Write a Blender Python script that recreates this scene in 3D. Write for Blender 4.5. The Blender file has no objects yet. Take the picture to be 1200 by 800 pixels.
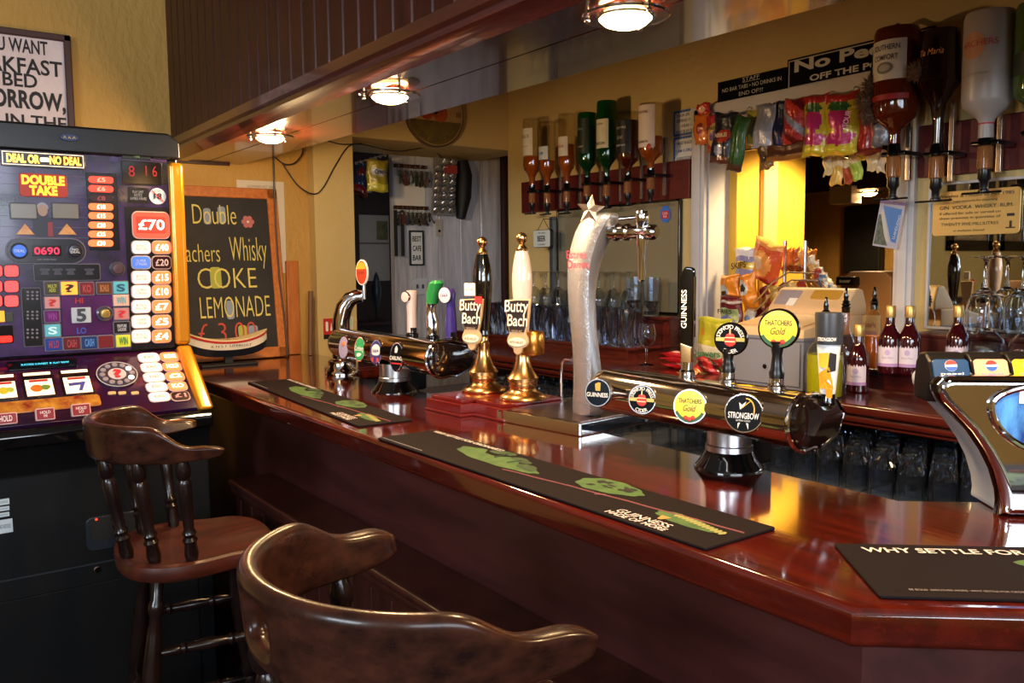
import bpy, bmesh, math, random
from mathutils import Matrix, Vector
PI = math.pi
rnd = random.Random(7)
SC = bpy.context.scene
COL = SC.collection

# ---------------------------------------------------------------- camera
CAMZ = 1.49
FPX, YAW, PIT, ROLL = 999.0, .623, .0888, -.0092
def _axes():
    cp, sp, cr, sr = math.cos(PIT), math.sin(PIT), math.cos(ROLL), math.sin(ROLL)
    c, s = math.cos(YAW), math.sin(YAW)
    def rot(v): return Vector((v[0]*c+v[1]*s, -v[0]*s+v[1]*c, v[2]))
    r, fw, up = Vector((1, 0, 0)), Vector((0, cp, -sp)), Vector((0, sp, cp))
    return rot(cr*r+sr*up), rot(fw), rot(-sr*r+cr*up)
AR, AF, AU = _axes()
CAMP = Vector((0, 0, CAMZ))
cam_d = bpy.data.cameras.new('camera'); cam = bpy.data.objects.new('camera', cam_d); COL.objects.link(cam)
m3 = Matrix((AR, AU, -AF)).transposed().to_4x4(); m3.translation = CAMP
cam.matrix_world = m3
cam_d.sensor_width = 36; cam_d.lens = 36*FPX/1200; cam_d.clip_start = .05
SC.camera = cam
# survey helpers: where a sight line meets a real plane of the room
def ray(px, py): return AF+AR*((px-600)/FPX)-AU*((py-400)/FPX)
def atz(px, py, z): d = ray(px, py); return CAMP+d*((z-CAMZ)/d.z)
def atx(px, py, x): d = ray(px, py); return CAMP+d*(x/d.x)
def aty(px, py, y): d = ray(px, py); return CAMP+d*(y/d.y)

# ---------------------------------------------------------------- world, exposure, daylight
SC.view_settings.view_transform = 'Standard'; SC.view_settings.look = 'None'
SC.view_settings.gamma = 1; SC.view_settings.use_curve_mapping = False
SC.view_settings.exposure = 0.0
SC.cycles.caustics_reflective = False; SC.cycles.caustics_refractive = True
SC.cycles.sample_clamp_indirect = 4.0; SC.cycles.max_bounces = 14
SC.cycles.transparent_max_bounces = 32; SC.cycles.transmission_bounces = 14
w = bpy.data.worlds.new('world'); SC.world = w; w.use_nodes = True
w.node_tree.nodes['Background'].inputs[0].default_value = (.62, .75, 1, 1)
w.node_tree.nodes['Background'].inputs[1].default_value = .9
def area(name, loc, target, sx, sy, power, col):
    l = bpy.data.lights.new(name, 'AREA'); l.shape = 'RECTANGLE'; l.size = sx; l.size_y = sy
    l.energy = power; l.color = col
    o = bpy.data.objects.new(name, l); COL.objects.link(o); o.location = loc
    o.rotation_euler = (Vector(target)-Vector(loc)).to_track_quat('-Z', 'Y').to_euler(); return o
DAY = (.80, .90, 1.0)
area('daylight_side', (-3.5, -.1, 2.1), (0, -.1, 1.6), 1.5, .85, 150, DAY)
area('daylight_rear', (-.75, -2.72, 2.05), (-.75, 0, 1.6), 3.2, .95, 150, DAY)

# ---------------------------------------------------------------- materials
def lin(c):
    if isinstance(c, str): c = [int(c[i:i+2], 16) for i in (0, 2, 4)]
    return tuple(((v/255/12.92) if v/255 <= .04045 else ((v/255+.055)/1.055)**2.4) for v in c)+(1,)
MATS = {}
def mat(name, col=(128, 128, 128), rough=.5, metal=0, coat=0, trans=0, ior=1.45, emit=None, es=1, noise=None, bump=None, spec=.5, col2=None, stretch=(1, 1, 1), alpha=1):
    if name in MATS: return MATS[name]
    m = bpy.data.materials.new(name); m.use_nodes = True; nt = m.node_tree; b = nt.nodes['Principled BSDF']
    I = b.inputs
    I['Base Color'].default_value = lin(col); I['Roughness'].default_value = rough; I['Metallic'].default_value = metal
    I['Coat Weight'].default_value = coat; I['Coat Roughness'].default_value = .06
    I['Transmission Weight'].default_value = trans; I['IOR'].default_value = ior
    I['Specular IOR Level'].default_value = spec; I['Alpha'].default_value = alpha
    if emit is not None:
        I['Emission Color'].default_value = lin(emit); I['Emission Strength'].default_value = es
    if noise or bump:
        tc = nt.nodes.new('ShaderNodeTexCoord'); mp = nt.nodes.new('ShaderNodeMapping')
        mp.inputs['Scale'].default_value = stretch
        nt.links.new(tc.outputs['Object'], mp.inputs['Vector'])
    if noise:
        n = nt.nodes.new('ShaderNodeTexNoise'); n.inputs['Scale'].default_value = noise; n.inputs['Detail'].default_value = 5
        n.inputs['Roughness'].default_value = .62
        nt.links.new(mp.outputs[0], n.inputs['Vector'])
        r = nt.nodes.new('ShaderNodeValToRGB'); r.color_ramp.elements[0].position = .32; r.color_ramp.elements[1].position = .68
        r.color_ramp.elements[0].color = lin(col); r.color_ramp.elements[1].color = lin(col2 or col)
        nt.links.new(n.outputs['Fac'], r.inputs[0]); nt.links.new(r.outputs[0], I['Base Color'])
    if bump:
        n2 = nt.nodes.new('ShaderNodeTexNoise'); n2.inputs['Scale'].default_value = bump[0]; n2.inputs['Detail'].default_value = 3
        nt.links.new(mp.outputs[0], n2.inputs['Vector'])
        bp = nt.nodes.new('ShaderNodeBump'); bp.inputs['Strength'].default_value = bump[1]; bp.inputs['Distance'].default_value = bump[2] if len(bump) > 2 else .01
        nt.links.new(n2.outputs['Fac'], bp.inputs['Height']); nt.links.new(bp.outputs[0], I['Normal'])
    MATS[name] = m; return m
def P(c, rough=.5):                      # a plain print / plastic colour
    k = c if isinstance(c, str) else '%02x%02x%02x' % tuple(c)
    return mat('colour_%s_%d' % (k, rough*100), c, rough)
def EM(c, s):                             # lit lamp or backlit print
    k = c if isinstance(c, str) else '%02x%02x%02x' % tuple(c)
    return mat('lit_%s_%d' % (k, s*100), c, .4, emit=c, es=s)
wall_paint = mat('ochre_wall_paint', (188, 146, 74), .75, noise=3, col2=(176, 134, 64), bump=(38, .55, .012), stretch=(1, 1, .55))
cream_paint = mat('cream_wall_paint', (208, 182, 124), .7, noise=2, col2=(200, 172, 110), bump=(30, .35, .01))
bright_paint = mat('yellow_gloss_paint', (236, 190, 72), .5, noise=3, col2=(228, 178, 60))
ceil_paint = mat('ceiling_paint', (205, 200, 195), .8)
white_trim = mat('white_gloss_trim', (205, 200, 198), .4, noise=6, col2=(190, 184, 180))
mahog = mat('mahogany_counter', (84, 22, 11), .11, coat=.8, noise=7, col2=(50, 12, 7), stretch=(6, .5, 6), bump=(26, .05, .004), spec=.55)
dwood = mat('dark_stained_wood', (62, 27, 20), .38, coat=.2, noise=5, col2=(40, 16, 12), stretch=(5, 5, .6), spec=.4)
beam_wood = mat('varnished_beam_wood', (84, 30, 23), .22, coat=.6, noise=6, col2=(58, 21, 16), stretch=(7, .5, 7))
panel_wood = mat('beam_panel_wood', (66, 26, 18), .4, spec=.22, coat=.06, noise=5, col2=(44, 16, 11), stretch=(6, 6, .5))
redwood = mat('red_plinth_wood', (112, 24, 16), .2, coat=.6, noise=4, col2=(96, 19, 13), stretch=(1, 4, 12))
backbar_wood = mat('back_bar_wood', (88, 30, 22), .25, coat=.4, noise=6, col2=(54, 16, 13), stretch=(6, .6, 6))
stool_wood = mat('stool_dark_wood', (30, 17, 14), .25, coat=.2, spec=.35, noise=9, col2=(18, 9, 8), stretch=(3, 3, 1.5), bump=(16, .05, .003))
seat_wood = mat('stool_seat_wood', (78, 31, 19), .38, coat=.12, noise=6, col2=(38, 16, 11), stretch=(1.2, 4, 4))
rail_wood = mat('stool_rail_wood', (62, 33, 22), .27, coat=.12, spec=.25, noise=7, col2=(28, 14, 11), stretch=(3, 3, 5))
pine = mat('pine_frame', (196, 118, 52), .45, noise=8, col2=(170, 92, 38), stretch=(6, 6, 1))
chrome = mat('polished_chrome', (222, 222, 226), .06, 1)
steel = mat('brushed_steel', (190, 190, 194), .28, 1)
satin = mat('satin_grey', (176, 178, 186), .45, .3)
brass = mat('polished_brass', (216, 170, 112), .24, 1)
black = mat('black_plastic', (12, 12, 13), .3)
gloss_black = mat('gloss_black', (8, 8, 9), .08, coat=.5)
matt_black = mat('matt_black', (14, 13, 14), .6)
rubber = mat('runner_rubber', (27, 21, 23), .75, bump=(400, .1, .001), spec=.08)
def thin(name, col, base=.05, edge=.85, rough=.02, body=0):   # thin-walled glass: clear face on, mirror-like at grazing angles
    m = bpy.data.materials.new(name); m.use_nodes = True; nt = m.node_tree; nt.nodes.clear(); N = nt.nodes.new; Lk = nt.links.new
    out = N('ShaderNodeOutputMaterial'); mx = N('ShaderNodeMixShader'); tr = N('ShaderNodeBsdfTransparent'); gl = N('ShaderNodeBsdfGlossy'); lw = N('ShaderNodeLayerWeight')
    tr.inputs[0].default_value = lin(col); gl.inputs['Roughness'].default_value = rough; lw.inputs['Blend'].default_value = .5
    pw = N('ShaderNodeMath'); pw.operation = 'POWER'; pw.inputs[1].default_value = 3.2; ma = N('ShaderNodeMath'); ma.operation = 'MULTIPLY_ADD'; ma.inputs[1].default_value = edge; ma.inputs[2].default_value = base; ma.use_clamp = True
    Lk(lw.outputs['Facing'], pw.inputs[0]); Lk(pw.outputs[0], ma.inputs[0]); Lk(ma.outputs[0], mx.inputs[0]); Lk(tr.outputs[0], mx.inputs[1]); Lk(gl.outputs[0], mx.inputs[2])
    Lk(mx.outputs[0], out.inputs[0]); MATS[name] = m; return m
glass = mat('clear_glass', (238, 246, 255), .0, trans=1, ior=1.46)
smoked = mat('smoked_mirror', (150, 140, 112), .3, .35)
frost = mat('clear_plastic', (240, 240, 240), .12, trans=1, ior=1.3)
mirror = mat('mirror_glass', (205, 208, 205), .015, 1)
ceramic_b = mat('black_ceramic', (8, 8, 9), .06, coat=1)
ceramic_w = mat('cream_ceramic', (222, 200, 186), .1, coat=1)
gold_rail = mat('gold_moulding', (196, 130, 20), .26, .45, coat=.4)
sign_black = mat('sign_black', (12, 11, 11), .8, spec=.08)
day_milk = mat('daylight_milk_glass', (226, 238, 255), .01, trans=.994, ior=1.46)  # slight bluish milkiness stands in for daylight missing on the bar glasses
amber = mat('amber_spirit', (196, 88, 20), .02, trans=.9, ior=1.36)
white = P('eeeae2'); ink = P('0e0d0d'); paper = P('e6e0d4', .7)

# ---------------------------------------------------------------- mesh helpers
def frame(o, right, up):
    r = Vector(right).normalized(); u = Vector(up).normalized(); n = r.cross(u).normalized(); u = n.cross(r)
    m = Matrix((r, u, n)).transposed().to_4x4(); m.translation = Vector(o); return m
def rotz(loc, a): return Matrix.Translation(Vector(loc)) @ Matrix.Rotation(a, 4, 'Z')
class MB:
    def __init__(s, M=None): s.bm = bmesh.new(); s.M = M or Matrix(); s.mi = 0; s.wn = False
    def add(s, vs, fs, smooth=True):
        V = [s.bm.verts.new(s.M @ Vector(v)) for v in vs]
        for f in fs:
            try: q = s.bm.faces.new([V[i] for i in f])
            except ValueError: continue
            q.material_index = s.mi; q.smooth = smooth
        return s
    def _bev(s, vs, fs, bev, seg, filt=None):
        s.wn = True; b = bmesh.new(); V = [b.verts.new(v) for v in vs]
        for f in fs: b.faces.new([V[i] for i in f])
        b.normal_update()
        eds = [e for e in b.edges if (filt is None or filt(e)) and len(e.link_faces) == 2 and e.calc_face_angle(0) > .35]
        bmesh.ops.bevel(b, geom=eds, offset=bev, segments=seg, affect='EDGES', profile=.5)
        b.verts.index_update()
        s.add([v.co.copy() for v in b.verts], [[v.index for v in f.verts] for f in b.faces]); b.free()
    def prism(s, pts, z0, z1, bev=0, seg=2, filt=None):
        n = len(pts)
        a = sum(pts[i][0]*pts[(i+1) % n][1]-pts[(i+1) % n][0]*pts[i][1] for i in range(n))
        if a < 0: pts = pts[::-1]
        vs = [(p[0], p[1], z0) for p in pts]+[(p[0], p[1], z1) for p in pts]
        fs = [list(range(n))[::-1], list(range(n, 2*n))]+[[i, (i+1) % n, n+(i+1) % n, n+i] for i in range(n)]
        if bev: s._bev(vs, fs, bev, seg, filt)
        else: s.add(vs, fs)
        return s
    def box(s, c, d, bev=0, seg=2):
        x, y, z = c; a, b, h = d[0]/2, d[1]/2, d[2]/2
        M0 = s.M; s.M = M0 @ Matrix.Translation((x, y, 0)); s.prism([(-a, -b), (a, -b), (a, b), (-a, b)], z-h, z+h, bev, seg); s.M = M0; return s
    def bb(s, lo, hi, bev=0, seg=2):
        return s.box([(lo[i]+hi[i])/2 for i in range(3)], [abs(hi[i]-lo[i]) for i in range(3)], bev, seg)
    def lathe(s, prof, c=(0, 0, 0), n=24, M=None, a0=0, a1=None):
        M0 = s.M; s.M = M0 @ Matrix.Translation(Vector(c)) @ (M or Matrix())
        vs, fs = [], []; full = a1 is None; k = n if full else n+1; A = 2*PI if full else a1-a0
        idx = []
        for r, z in prof:
            if r < 1e-6 and full: vs.append((0, 0, z)); idx.append([len(vs)-1]*k)
            else:
                idx.append(list(range(len(vs), len(vs)+k)))
                for i in range(k): t = a0+A*i/n; vs.append((r*math.cos(t), r*math.sin(t), z))
        for j in range(len(prof)-1):
            for i in range(n):
                i2 = (i+1) % k; q = [idx[j][i], idx[j][i2], idx[j+1][i2], idx[j+1][i]]
                f = []
                for v in q:
                    if v not in f: f.append(v)
                if len(f) > 2: fs.append(f)
        s.add(vs, fs); s.M = M0; return s
    def tube(s, pts, r, n=8, closed=False):
        pts = [Vector(p) for p in pts]; m = len(pts); R = r if isinstance(r, (list, tuple)) else [r]*m
        vs, fs = [], []; ref = None
        for i, p in enumerate(pts):
            t = (pts[(i+1) % m]-pts[i-1]) if closed else (pts[min(i+1, m-1)]-pts[max(i-1, 0)])
            t.normalize()
            if ref is None: ref = t.orthogonal().normalized()
            ref = (ref-t*ref.dot(t)).normalized(); b = t.cross(ref)
            for k in range(n): a = 2*PI*k/n; vs.append(p+(ref*math.cos(a)+b*math.sin(a))*R[i])
        for i in range(m if closed else m-1):
            j = (i+1) % m
            for k in range(n): fs.append([i*n+k, i*n+(k+1) % n, j*n+(k+1) % n, j*n+k])
        if not closed: fs += [list(range(n))[::-1], list(range((m-1)*n, m*n))]
        return s.add(vs, fs)
    def loft(s, rings, cap=True):
        n = len(rings[0]); vs = [v for r in rings for v in r]; fs = []
        for i in range(len(rings)-1):
            for k in range(n): fs.append([i*n+k, i*n+(k+1) % n, (i+1)*n+(k+1) % n, (i+1)*n+k])
        if cap: fs += [list(range(n))[::-1], list(range((len(rings)-1)*n, len(rings)*n))]
        return s.add(vs, fs)
    def ball(s, c, r, sc=(1, 1, 1), n=16):
        prof = [(r*math.sin(PI*i/n), -r*math.cos(PI*i/n)) for i in range(n+1)]
        return s.lathe([(max(a, 0) if 0 < i < n else 0, z) for i, (a, z) in enumerate(prof)], c, n, Matrix.Diagonal((*sc, 1)))
    def build(s, name, mats, parent=None, sharp=38):
        me = bpy.data.meshes.new(name); bmesh.ops.recalc_face_normals(s.bm, faces=s.bm.faces)
        s.bm.to_mesh(me); s.bm.free()
        for m in (mats if isinstance(mats, (list, tuple)) else [mats]): me.materials.append(m)
        o = link(name, me, parent, sharp)
        if s.wn: o.modifiers.new('flat_faces', 'WEIGHTED_NORMAL').keep_sharp = True
        return o
def wmat(o):
    M = Matrix()
    while o is not None: M = o.matrix_basis @ M; o = o.parent
    return M
def link(name, me, parent, sharp=38):
    o = bpy.data.objects.new(name, me); COL.objects.link(o)
    if parent is not None: me.transform(wmat(parent).inverted()); o.parent = parent
    elif len(me.vertices):
        xs = [v.co for v in me.vertices]
        c = Vector(((min(v.x for v in xs)+max(v.x for v in xs))/2, (min(v.y for v in xs)+max(v.y for v in xs))/2, min(v.z for v in xs)))
        me.transform(Matrix.Translation(-c)); o.location = c
    if sharp: me.set_sharp_from_angle(angle=math.radians(sharp))
    return o
def tag(o, label, cat, group=None):
    o['label'] = label; o['category'] = cat
    if group: o['group'] = group
    return o
def struct(o): o['kind'] = 'structure'; return o
def thing(name, label, cat, M=None, group=None):
    o = bpy.data.objects.new(name, None); COL.objects.link(o); o.empty_display_size = .05
    if M is not None: o.matrix_basis = M if isinstance(M, Matrix) else Matrix.Translation(Vector(M))
    return tag(o, label, cat, group)
def dup(root, M, label=None, group=None):
    r = root.copy(); COL.objects.link(r); r.matrix_basis = M if isinstance(M, Matrix) else Matrix.Translation(Vector(M))
    if label: r['label'] = label
    if group: r['group'] = group
    for ch in list(root.children):
        c = ch.copy(); COL.objects.link(c); c.parent = r
        for g in list(ch.children):
            d = g.copy(); COL.objects.link(d); d.parent = c
    return r
def T(s, M, h, m, parent, w=None, bold=0, name='lettering', at=(0, 0), dz=.0012, shear=0, wrap=None, maxw=None, part_label=None):
    """words printed on the plane of frame M, centred at `at`, capital height h"""
    c = bpy.data.curves.new('words', 'FONT'); c.body = s; c.align_x = 'CENTER'; c.align_y = 'CENTER'; c.size = 1; c.offset = bold; c.shear = shear
    c.resolution_u = 3; c.space_line = .85
    ob = bpy.data.objects.new('words', c); me = bpy.data.meshes.new_from_object(ob)
    bpy.data.objects.remove(ob); bpy.data.curves.remove(c)
    xs = [v.co.x for v in me.vertices]; ys = [v.co.y for v in me.vertices]
    if not xs: return None
    x0, x1, y0, y1 = min(xs), max(xs), min(ys), max(ys)
    lines = s.count('\n')+1
    ky = h/.72 if lines == 1 else h/(y1-y0)
    kx = ky
    if w: kx = w/(x1-x0)
    elif maxw and (x1-x0)*kx > maxw: kx = maxw/(x1-x0)
    for v in me.vertices:
        x = (v.co.x-(x0+x1)/2)*kx+at[0]; y = (v.co.y-(y0+y1)/2)*ky+at[1]; z = dz
        if wrap: a = x/wrap; x, z = (wrap+dz)*math.sin(a), (wrap+dz)*math.cos(a)-wrap
        v.co = M @ Vector((x, y, z))
    me.materials.append(m); me.name = name
    o = link(name, me, parent, None)
    if part_label: o['label'] = part_label
    return o
def ring_text(s, M, r, h, m, parent, a_mid, span, top=True, bold=.01, dz=.0012):
    """letters set around a circle"""
    bmx = bmesh.new(); n = len(s)
    for i, ch in enumerate(s):
        if ch == ' ': continue
        f = (i-(n-1)/2)/(n-1) if n > 1 else 0
        a = a_mid-span*f if top else a_mid+span*f
        c = bpy.data.curves.new('w', 'FONT'); c.body = ch; c.align_x = 'CENTER'; c.align_y = 'CENTER'; c.size = h/.72; c.offset = bold*h; c.resolution_u = 2
        ob = bpy.data.objects.new('w', c); me = bpy.data.meshes.new_from_object(ob); bpy.data.objects.remove(ob); bpy.data.curves.remove(c)
        me.transform(M @ Matrix.Translation((r*math.cos(a), r*math.sin(a), dz)) @ Matrix.Rotation(a-PI/2 if top else a+PI/2, 4, 'Z'))
        bmx.from_mesh(me); bpy.data.meshes.remove(me)
    me = bpy.data.meshes.new('lettering'); bmx.to_mesh(me); bmx.free(); me.materials.append(m)
    return link('lettering', me, parent, None)
def circ(r, n=32, cx=0, cy=0, ry=None): return [(cx+r*math.cos(2*PI*i/n), cy+(ry or r)*math.sin(2*PI*i/n)) for i in range(n)]
def rrect(x0, y0, x1, y1, r, n=5):
    p = []
    for cx, cy, a in ((x1-r, y1-r, 0), (x0+r, y1-r, PI/2), (x0+r, y0+r, PI), (x1-r, y0+r, 1.5*PI)):
        for i in range(n+1): t = a+PI/2*i/n; p.append((cx+r*math.cos(t), cy+r*math.sin(t)))
    return p
class Face:
    """a flat face in the room: sight lines to it give (u, v) on the face"""
    def __init__(s, o, right, up): s.M = frame(o, right, up); s.I = s.M.inverted()
    def uv(s, px, py):
        d = ray(px, py); n = s.M.col[2].to_3d(); o = s.M.translation
        t = (o-CAMP).dot(n)/d.dot(n); q = s.I @ (CAMP+d*t); return q.x, q.y
    def rect(s, x0, y0, x1, y1):
        a, b = s.uv(x0, (y0+y1)/2)[0], s.uv(x1, (y0+y1)/2)[0]; c, d = s.uv((x0+x1)/2, y1)[1], s.uv((x0+x1)/2, y0)[1]
        return min(a, b), min(c, d), max(a, b), max(c, d)
    def sub(s, u, v, z=0): return s.M @ Matrix.Translation((u, v, z))
# ================================================================ THE SETTING
H = 2.62; XB = 2.60; YF = 3.63; YL = 3.70; XR = -3.4; YR = -2.6; XL = 5.3
struct(MB().bb((XR-.15, YR-.15, -.1), (XL+.15, 5.0, 0)).build('floor', mat('dark_carpet', (26, 18, 20), .95, noise=60, col2=(40, 22, 24), bump=(300, .3, .003))))
struct(MB().bb((XR-.15, YR-.15, H), (XL+.15, 5.0, H+.1)).build('ceiling', ceil_paint))
struct(MB().bb((XR-.15, YL, 0), (1.53, YL+.15, H)).build('wall_left', wall_paint))
# wall with the bar pass-through beside the optics
HY0, HY1, HZ0, HZ1 = 1.50, 2.30, 1.0, 2.04
b = MB()
b.bb((XB, HY1, 0), (XB+.12, YF+.01, H)); b.bb((XB, YR-.15, 0), (XB+.12, HY0, H))
b.bb((XB, HY0, HZ1), (XB+.12, HY1, H)); b.bb((XB, HY0, 0), (XB+.12, HY1, HZ0))
struct(b.build('wall_back', cream_paint))
# far wall: pillar and lintel round the alcove
XO = aty(415, 250, YF).x; ZL = aty(425, 161, YF).z
b = MB(); b.bb((1.53, YF, 0), (XO, 4.1, H)); b.bb((XO, YF, ZL), (XB+.12, 4.1, H), .0)
struct(b.build('wall_far', cream_paint))
b = MB()
b.bb((XO-.12, 4.62, 0), (2.5, 4.7, H)); b.bb((XO-.12, 4.1, 0), (XO-.06, 4.62, H)); 
struct(b.build('wall_alcove', mat('alcove_dark_boards', (58, 36, 26), .6, noise=4, col2=(40, 24, 18), stretch=(4, 4, .4))))
struct(MB().bb((2.96, YF, 0), (3.02, 4.7, H)).build('wall_alcove_side', cream_paint))
# grey-brown boarded partition inside the alcove; pale grey stands in for daylight
XP0, XP1 = aty(461, 250, 4.1).x, aty(587, 250, 4.1).x
b = MB(); nb = 5
for i in range(nb):
    a, c = XP0+(XP1-XP0)*i/nb, XP0+(XP1-XP0)*(i+1)/nb
    b.bb((a+.0015, 4.10, 0), (c-.0015, 4.13, ZL+.2), .002, 1)
b.bb((XP0, 4.115, 0), (XP1, 4.14, ZL+.2))
struct(b.build('wall_partition', mat('daylight_toned_boards', (214, 214, 222), .3, noise=5, col2=(158, 156, 164), stretch=(5, 5, .5), coat=.15)))
struct(MB().bb((XP1, 4.06, 0), (aty(599, 250, 4.06).x+.03, 4.14, ZL+.2), .006).build('trim_1', dwood))
# far rooms beyond the pass-through
struct(MB().bb((XL, YR-.15, 0), (XL+.1, 5.0, H)).build('wall_lounge', wall_paint))
b = MB(); b.bb((XB+.12, 2.25, 0), (3.16, 2.31, H)); struct(b.build('wall_hatch', bright_paint))
struct(MB().bb((2.86, 2.228, HZ0), (2.95, 2.25, H), .004).build('trim_2', mat('yellow_trim', (228, 186, 110), .4)))
struct(MB().bb((4.6, YR, 1.915), (4.9, 3.74, H), .01).build('trim_3', dwood))
struct(MB().bb((3.1, 3.75, 0), (XL+.1, 3.85, H)).build('wall_lounge_side', wall_paint))
# hatch architrave
b = MB()
def arch(y0, y1):
    b.bb((XB-.022, y0, 1.0), (XB+.002, y1, HZ1+.06), .004); b.bb((XB-.030, y0+.016, 1.0), (XB-.018, y1-.016, HZ1+.05), .004)
arch(HY1-.005, HY1+.062); arch(HY0-.058, HY0+.005)
b.bb((XB-.03, HY0-.058, HZ1-.005), (XB+.002, HY1+.062, HZ1+.06), .004)
b.bb((XB, HY1-.012, 1.0), (XB+.125, HY1, HZ1)); b.bb((XB, HY0, 1.0), (XB+.125, HY0+.012, HZ1)); b.bb((XB, HY0, HZ1-.012), (XB+.125, HY1, HZ1))
struct(b.build('trim_4', white_trim))
# walls behind the camera, with their windows
WY0, WY1, WZ0, WZ1 = -.9, .7, 1.65, 2.55
b = MB(); b.bb((XR-.15, YR-.15, 0), (XR, WY0, H)); b.bb((XR-.15, WY1, 0), (XR, YL, H)); b.bb((XR-.15, WY0, 0), (XR, WY1, WZ0)); b.bb((XR-.15, WY0, WZ1), (XR, WY1, H))
struct(b.build('wall_front', wall_paint))
VX0, VX1 = -2.4, .92; VZ0, VZ1 = 1.55, 2.55
b = MB(); b.bb((XR, YR-.15, 0), (VX0, YR, H)); b.bb((VX1, YR-.15, 0), (XL, YR, H)); b.bb((VX0, YR-.15, 0), (VX1, YR, VZ0)); b.bb((VX0, YR-.15, VZ1), (VX1, YR, H))
struct(b.build('wall_rear', wall_paint))
def sash(name, M, w_, h_):
    b = MB(M)
    for x in (0, w_/2, w_): b.bb((x-.03, 0, -.03), (x+.03, h_, .03), .005)
    for y in (0, h_*.55, h_): b.bb((0, y-.03, -.03), (w_, y+.03, .03), .005)
    struct(b.build(name, white_trim))
sash('window_1', frame((XR-.06, WY1, WZ0), (0, -1, 0), (0, 0, 1)), WY1-WY0, WZ1-WZ0)
sash('window_2', frame((VX1, YR-.06, VZ0), (-1, 0, 0), (0, 0, 1)), VX1-VX0, VZ1-VZ0)
struct(MB().bb((XR, YL-.03, 1.13), (.0, YL+.002, 1.19), .01).build('trim_5', dwood))
p = aty(213, 188, YL); q = aty(268, 190, YL)
struct(MB().bb((p.x-.03, YL-.02, p.z-.012), (q.x, YL+.002, p.z+.012), .003).build('trim_6', dwood))

# ---------------------------------------------------------------- boarded bulkhead above the bar
SX, SZ, GZ = .945, 1.932, 1.984
beam = thing('bulkhead', 'dark boarded mahogany bulkhead hanging above the bar counter', 'bulkhead', (SX, 1.2, SZ))
b = MB(); y = YL
while y > -2.5:
    b.bb((SX, y-.086, GZ+.03), (SX+.02, y-.002, H), .004, 1); y -= .088
b.bb((SX+.012, -2.6, GZ), (SX+.03, YL, H))
b.build('boarded_front', panel_wood, beam)
b = MB(frame((0, 0, 0), (1, 0, 0), (0, 0, 1)))      # local z points to -y
prof = [(SX-.004, GZ+.034), (SX-.004, GZ+.006), (SX+.004, GZ), (SX-.006, GZ-.006), (SX-.016, GZ-.016), (SX-.018, GZ-.028), (SX-.006, GZ-.036), (SX+.004, GZ-.046), (SX+.012, SZ-.004), (SX+.05, SZ-.004), (SX+.05, GZ+.034)]
b.prism(prof, -YL, 2.6); b.build('cornice_moulding', beam_wood, beam)
b = MB()
b.prism([(SX+.03, YL), (SX+.03, -2.6), (1.135, -2.6), (1.072, YL)], SZ, SZ+.02)
b.prism([(1.077, YL), (1.140, -2.6), (1.46, -2.6), (1.228, YL)], SZ, SZ+.02)
b.prism([(1.21, YL), (1.41, -2.6), (1.43, -2.6), (1.228, YL)], SZ+.02, H)
b.bb((1.02, -2.6, SZ+.012), (1.2, YL, SZ+.03)); b.build('underside_boards', beam_wood, beam)

def downlight(label, x, y, power=9, spot=True, group='downlights under the bulkhead', zc=SZ):
    t = thing('downlight', label, 'light', (x, y, zc))
    t['group'] = group
    MB(Matrix.Translation((x, y, zc))).lathe([(0, 0), (.036, 0), (.036, -.005), (.03, -.008), (0, -.008)], n=28).build('mount', chrome, t)
    MB(Matrix.Translation((x, y, zc))).lathe([(0, -.006), (.018, -.008), (.019, -.016), (0, -.018)], n=28).build('bulb', EM('ffd9a0', 9), t)
    r = MB(Matrix.Translation((x, y, zc)))
    r.lathe([(.048, -.014), (.074, -.014), (.076, -.017), (.074, -.020), (.048, -.020), (.048, -.014)], n=40); r.build('glass_ring', frost, t)
    c = MB(Matrix.Translation((x, y, zc)))
    for k in range(3):
        a = .4+k*2*PI/3; p = Vector((math.cos(a)*.066, math.sin(a)*.066, 0))
        c.tube([p+Vector((0, 0, -.000)), p+Vector((0, 0, -.023))], .003, 8); c.ball(p+Vector((0, 0, -.023)), .005, n=8)
    c.lathe([(.046, -.012), (.051, -.012), (.051, -.022), (.046, -.022)], n=32); c.build('clips', chrome, t)
    MB(Matrix.Translation((x, y, zc))).lathe([(.047, -.017), (.045, -.023), (.036, -.031), (.022, -.036), (0, -.038)], n=28).build('diffuser', EM('ffcb84', 34), t)
    l = bpy.data.lights.new('lamp', 'SPOT' if spot else 'POINT'); l.energy = power; l.color = (1, .66, .32)
    if spot: l.spot_size = math.radians(164); l.spot_blend = .45
    l.shadow_soft_size = .045
    o = bpy.data.objects.new('lamp', l); COL.objects.link(o); o.parent = t; o.location = (0, 0, -.062)
    return t
LP = [(atz(317, 165, SZ-.03), 'furthest warm downlight under the bulkhead, above the chalkboard end'),
      (atz(457, 118, SZ-.03), 'middle warm downlight under the bulkhead, beside the round clock'),
      (atz(733, 28, SZ-.03), 'nearest and largest warm downlight under the bulkhead')]
for (p, l), e, sp in zip(LP, (30, 38, 38), (False, True, True)): downlight(l, p.x, p.y, e, sp)
downlight('warm downlight under the bulkhead over the right end of the bar', 1.12, .36, 38)
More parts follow.
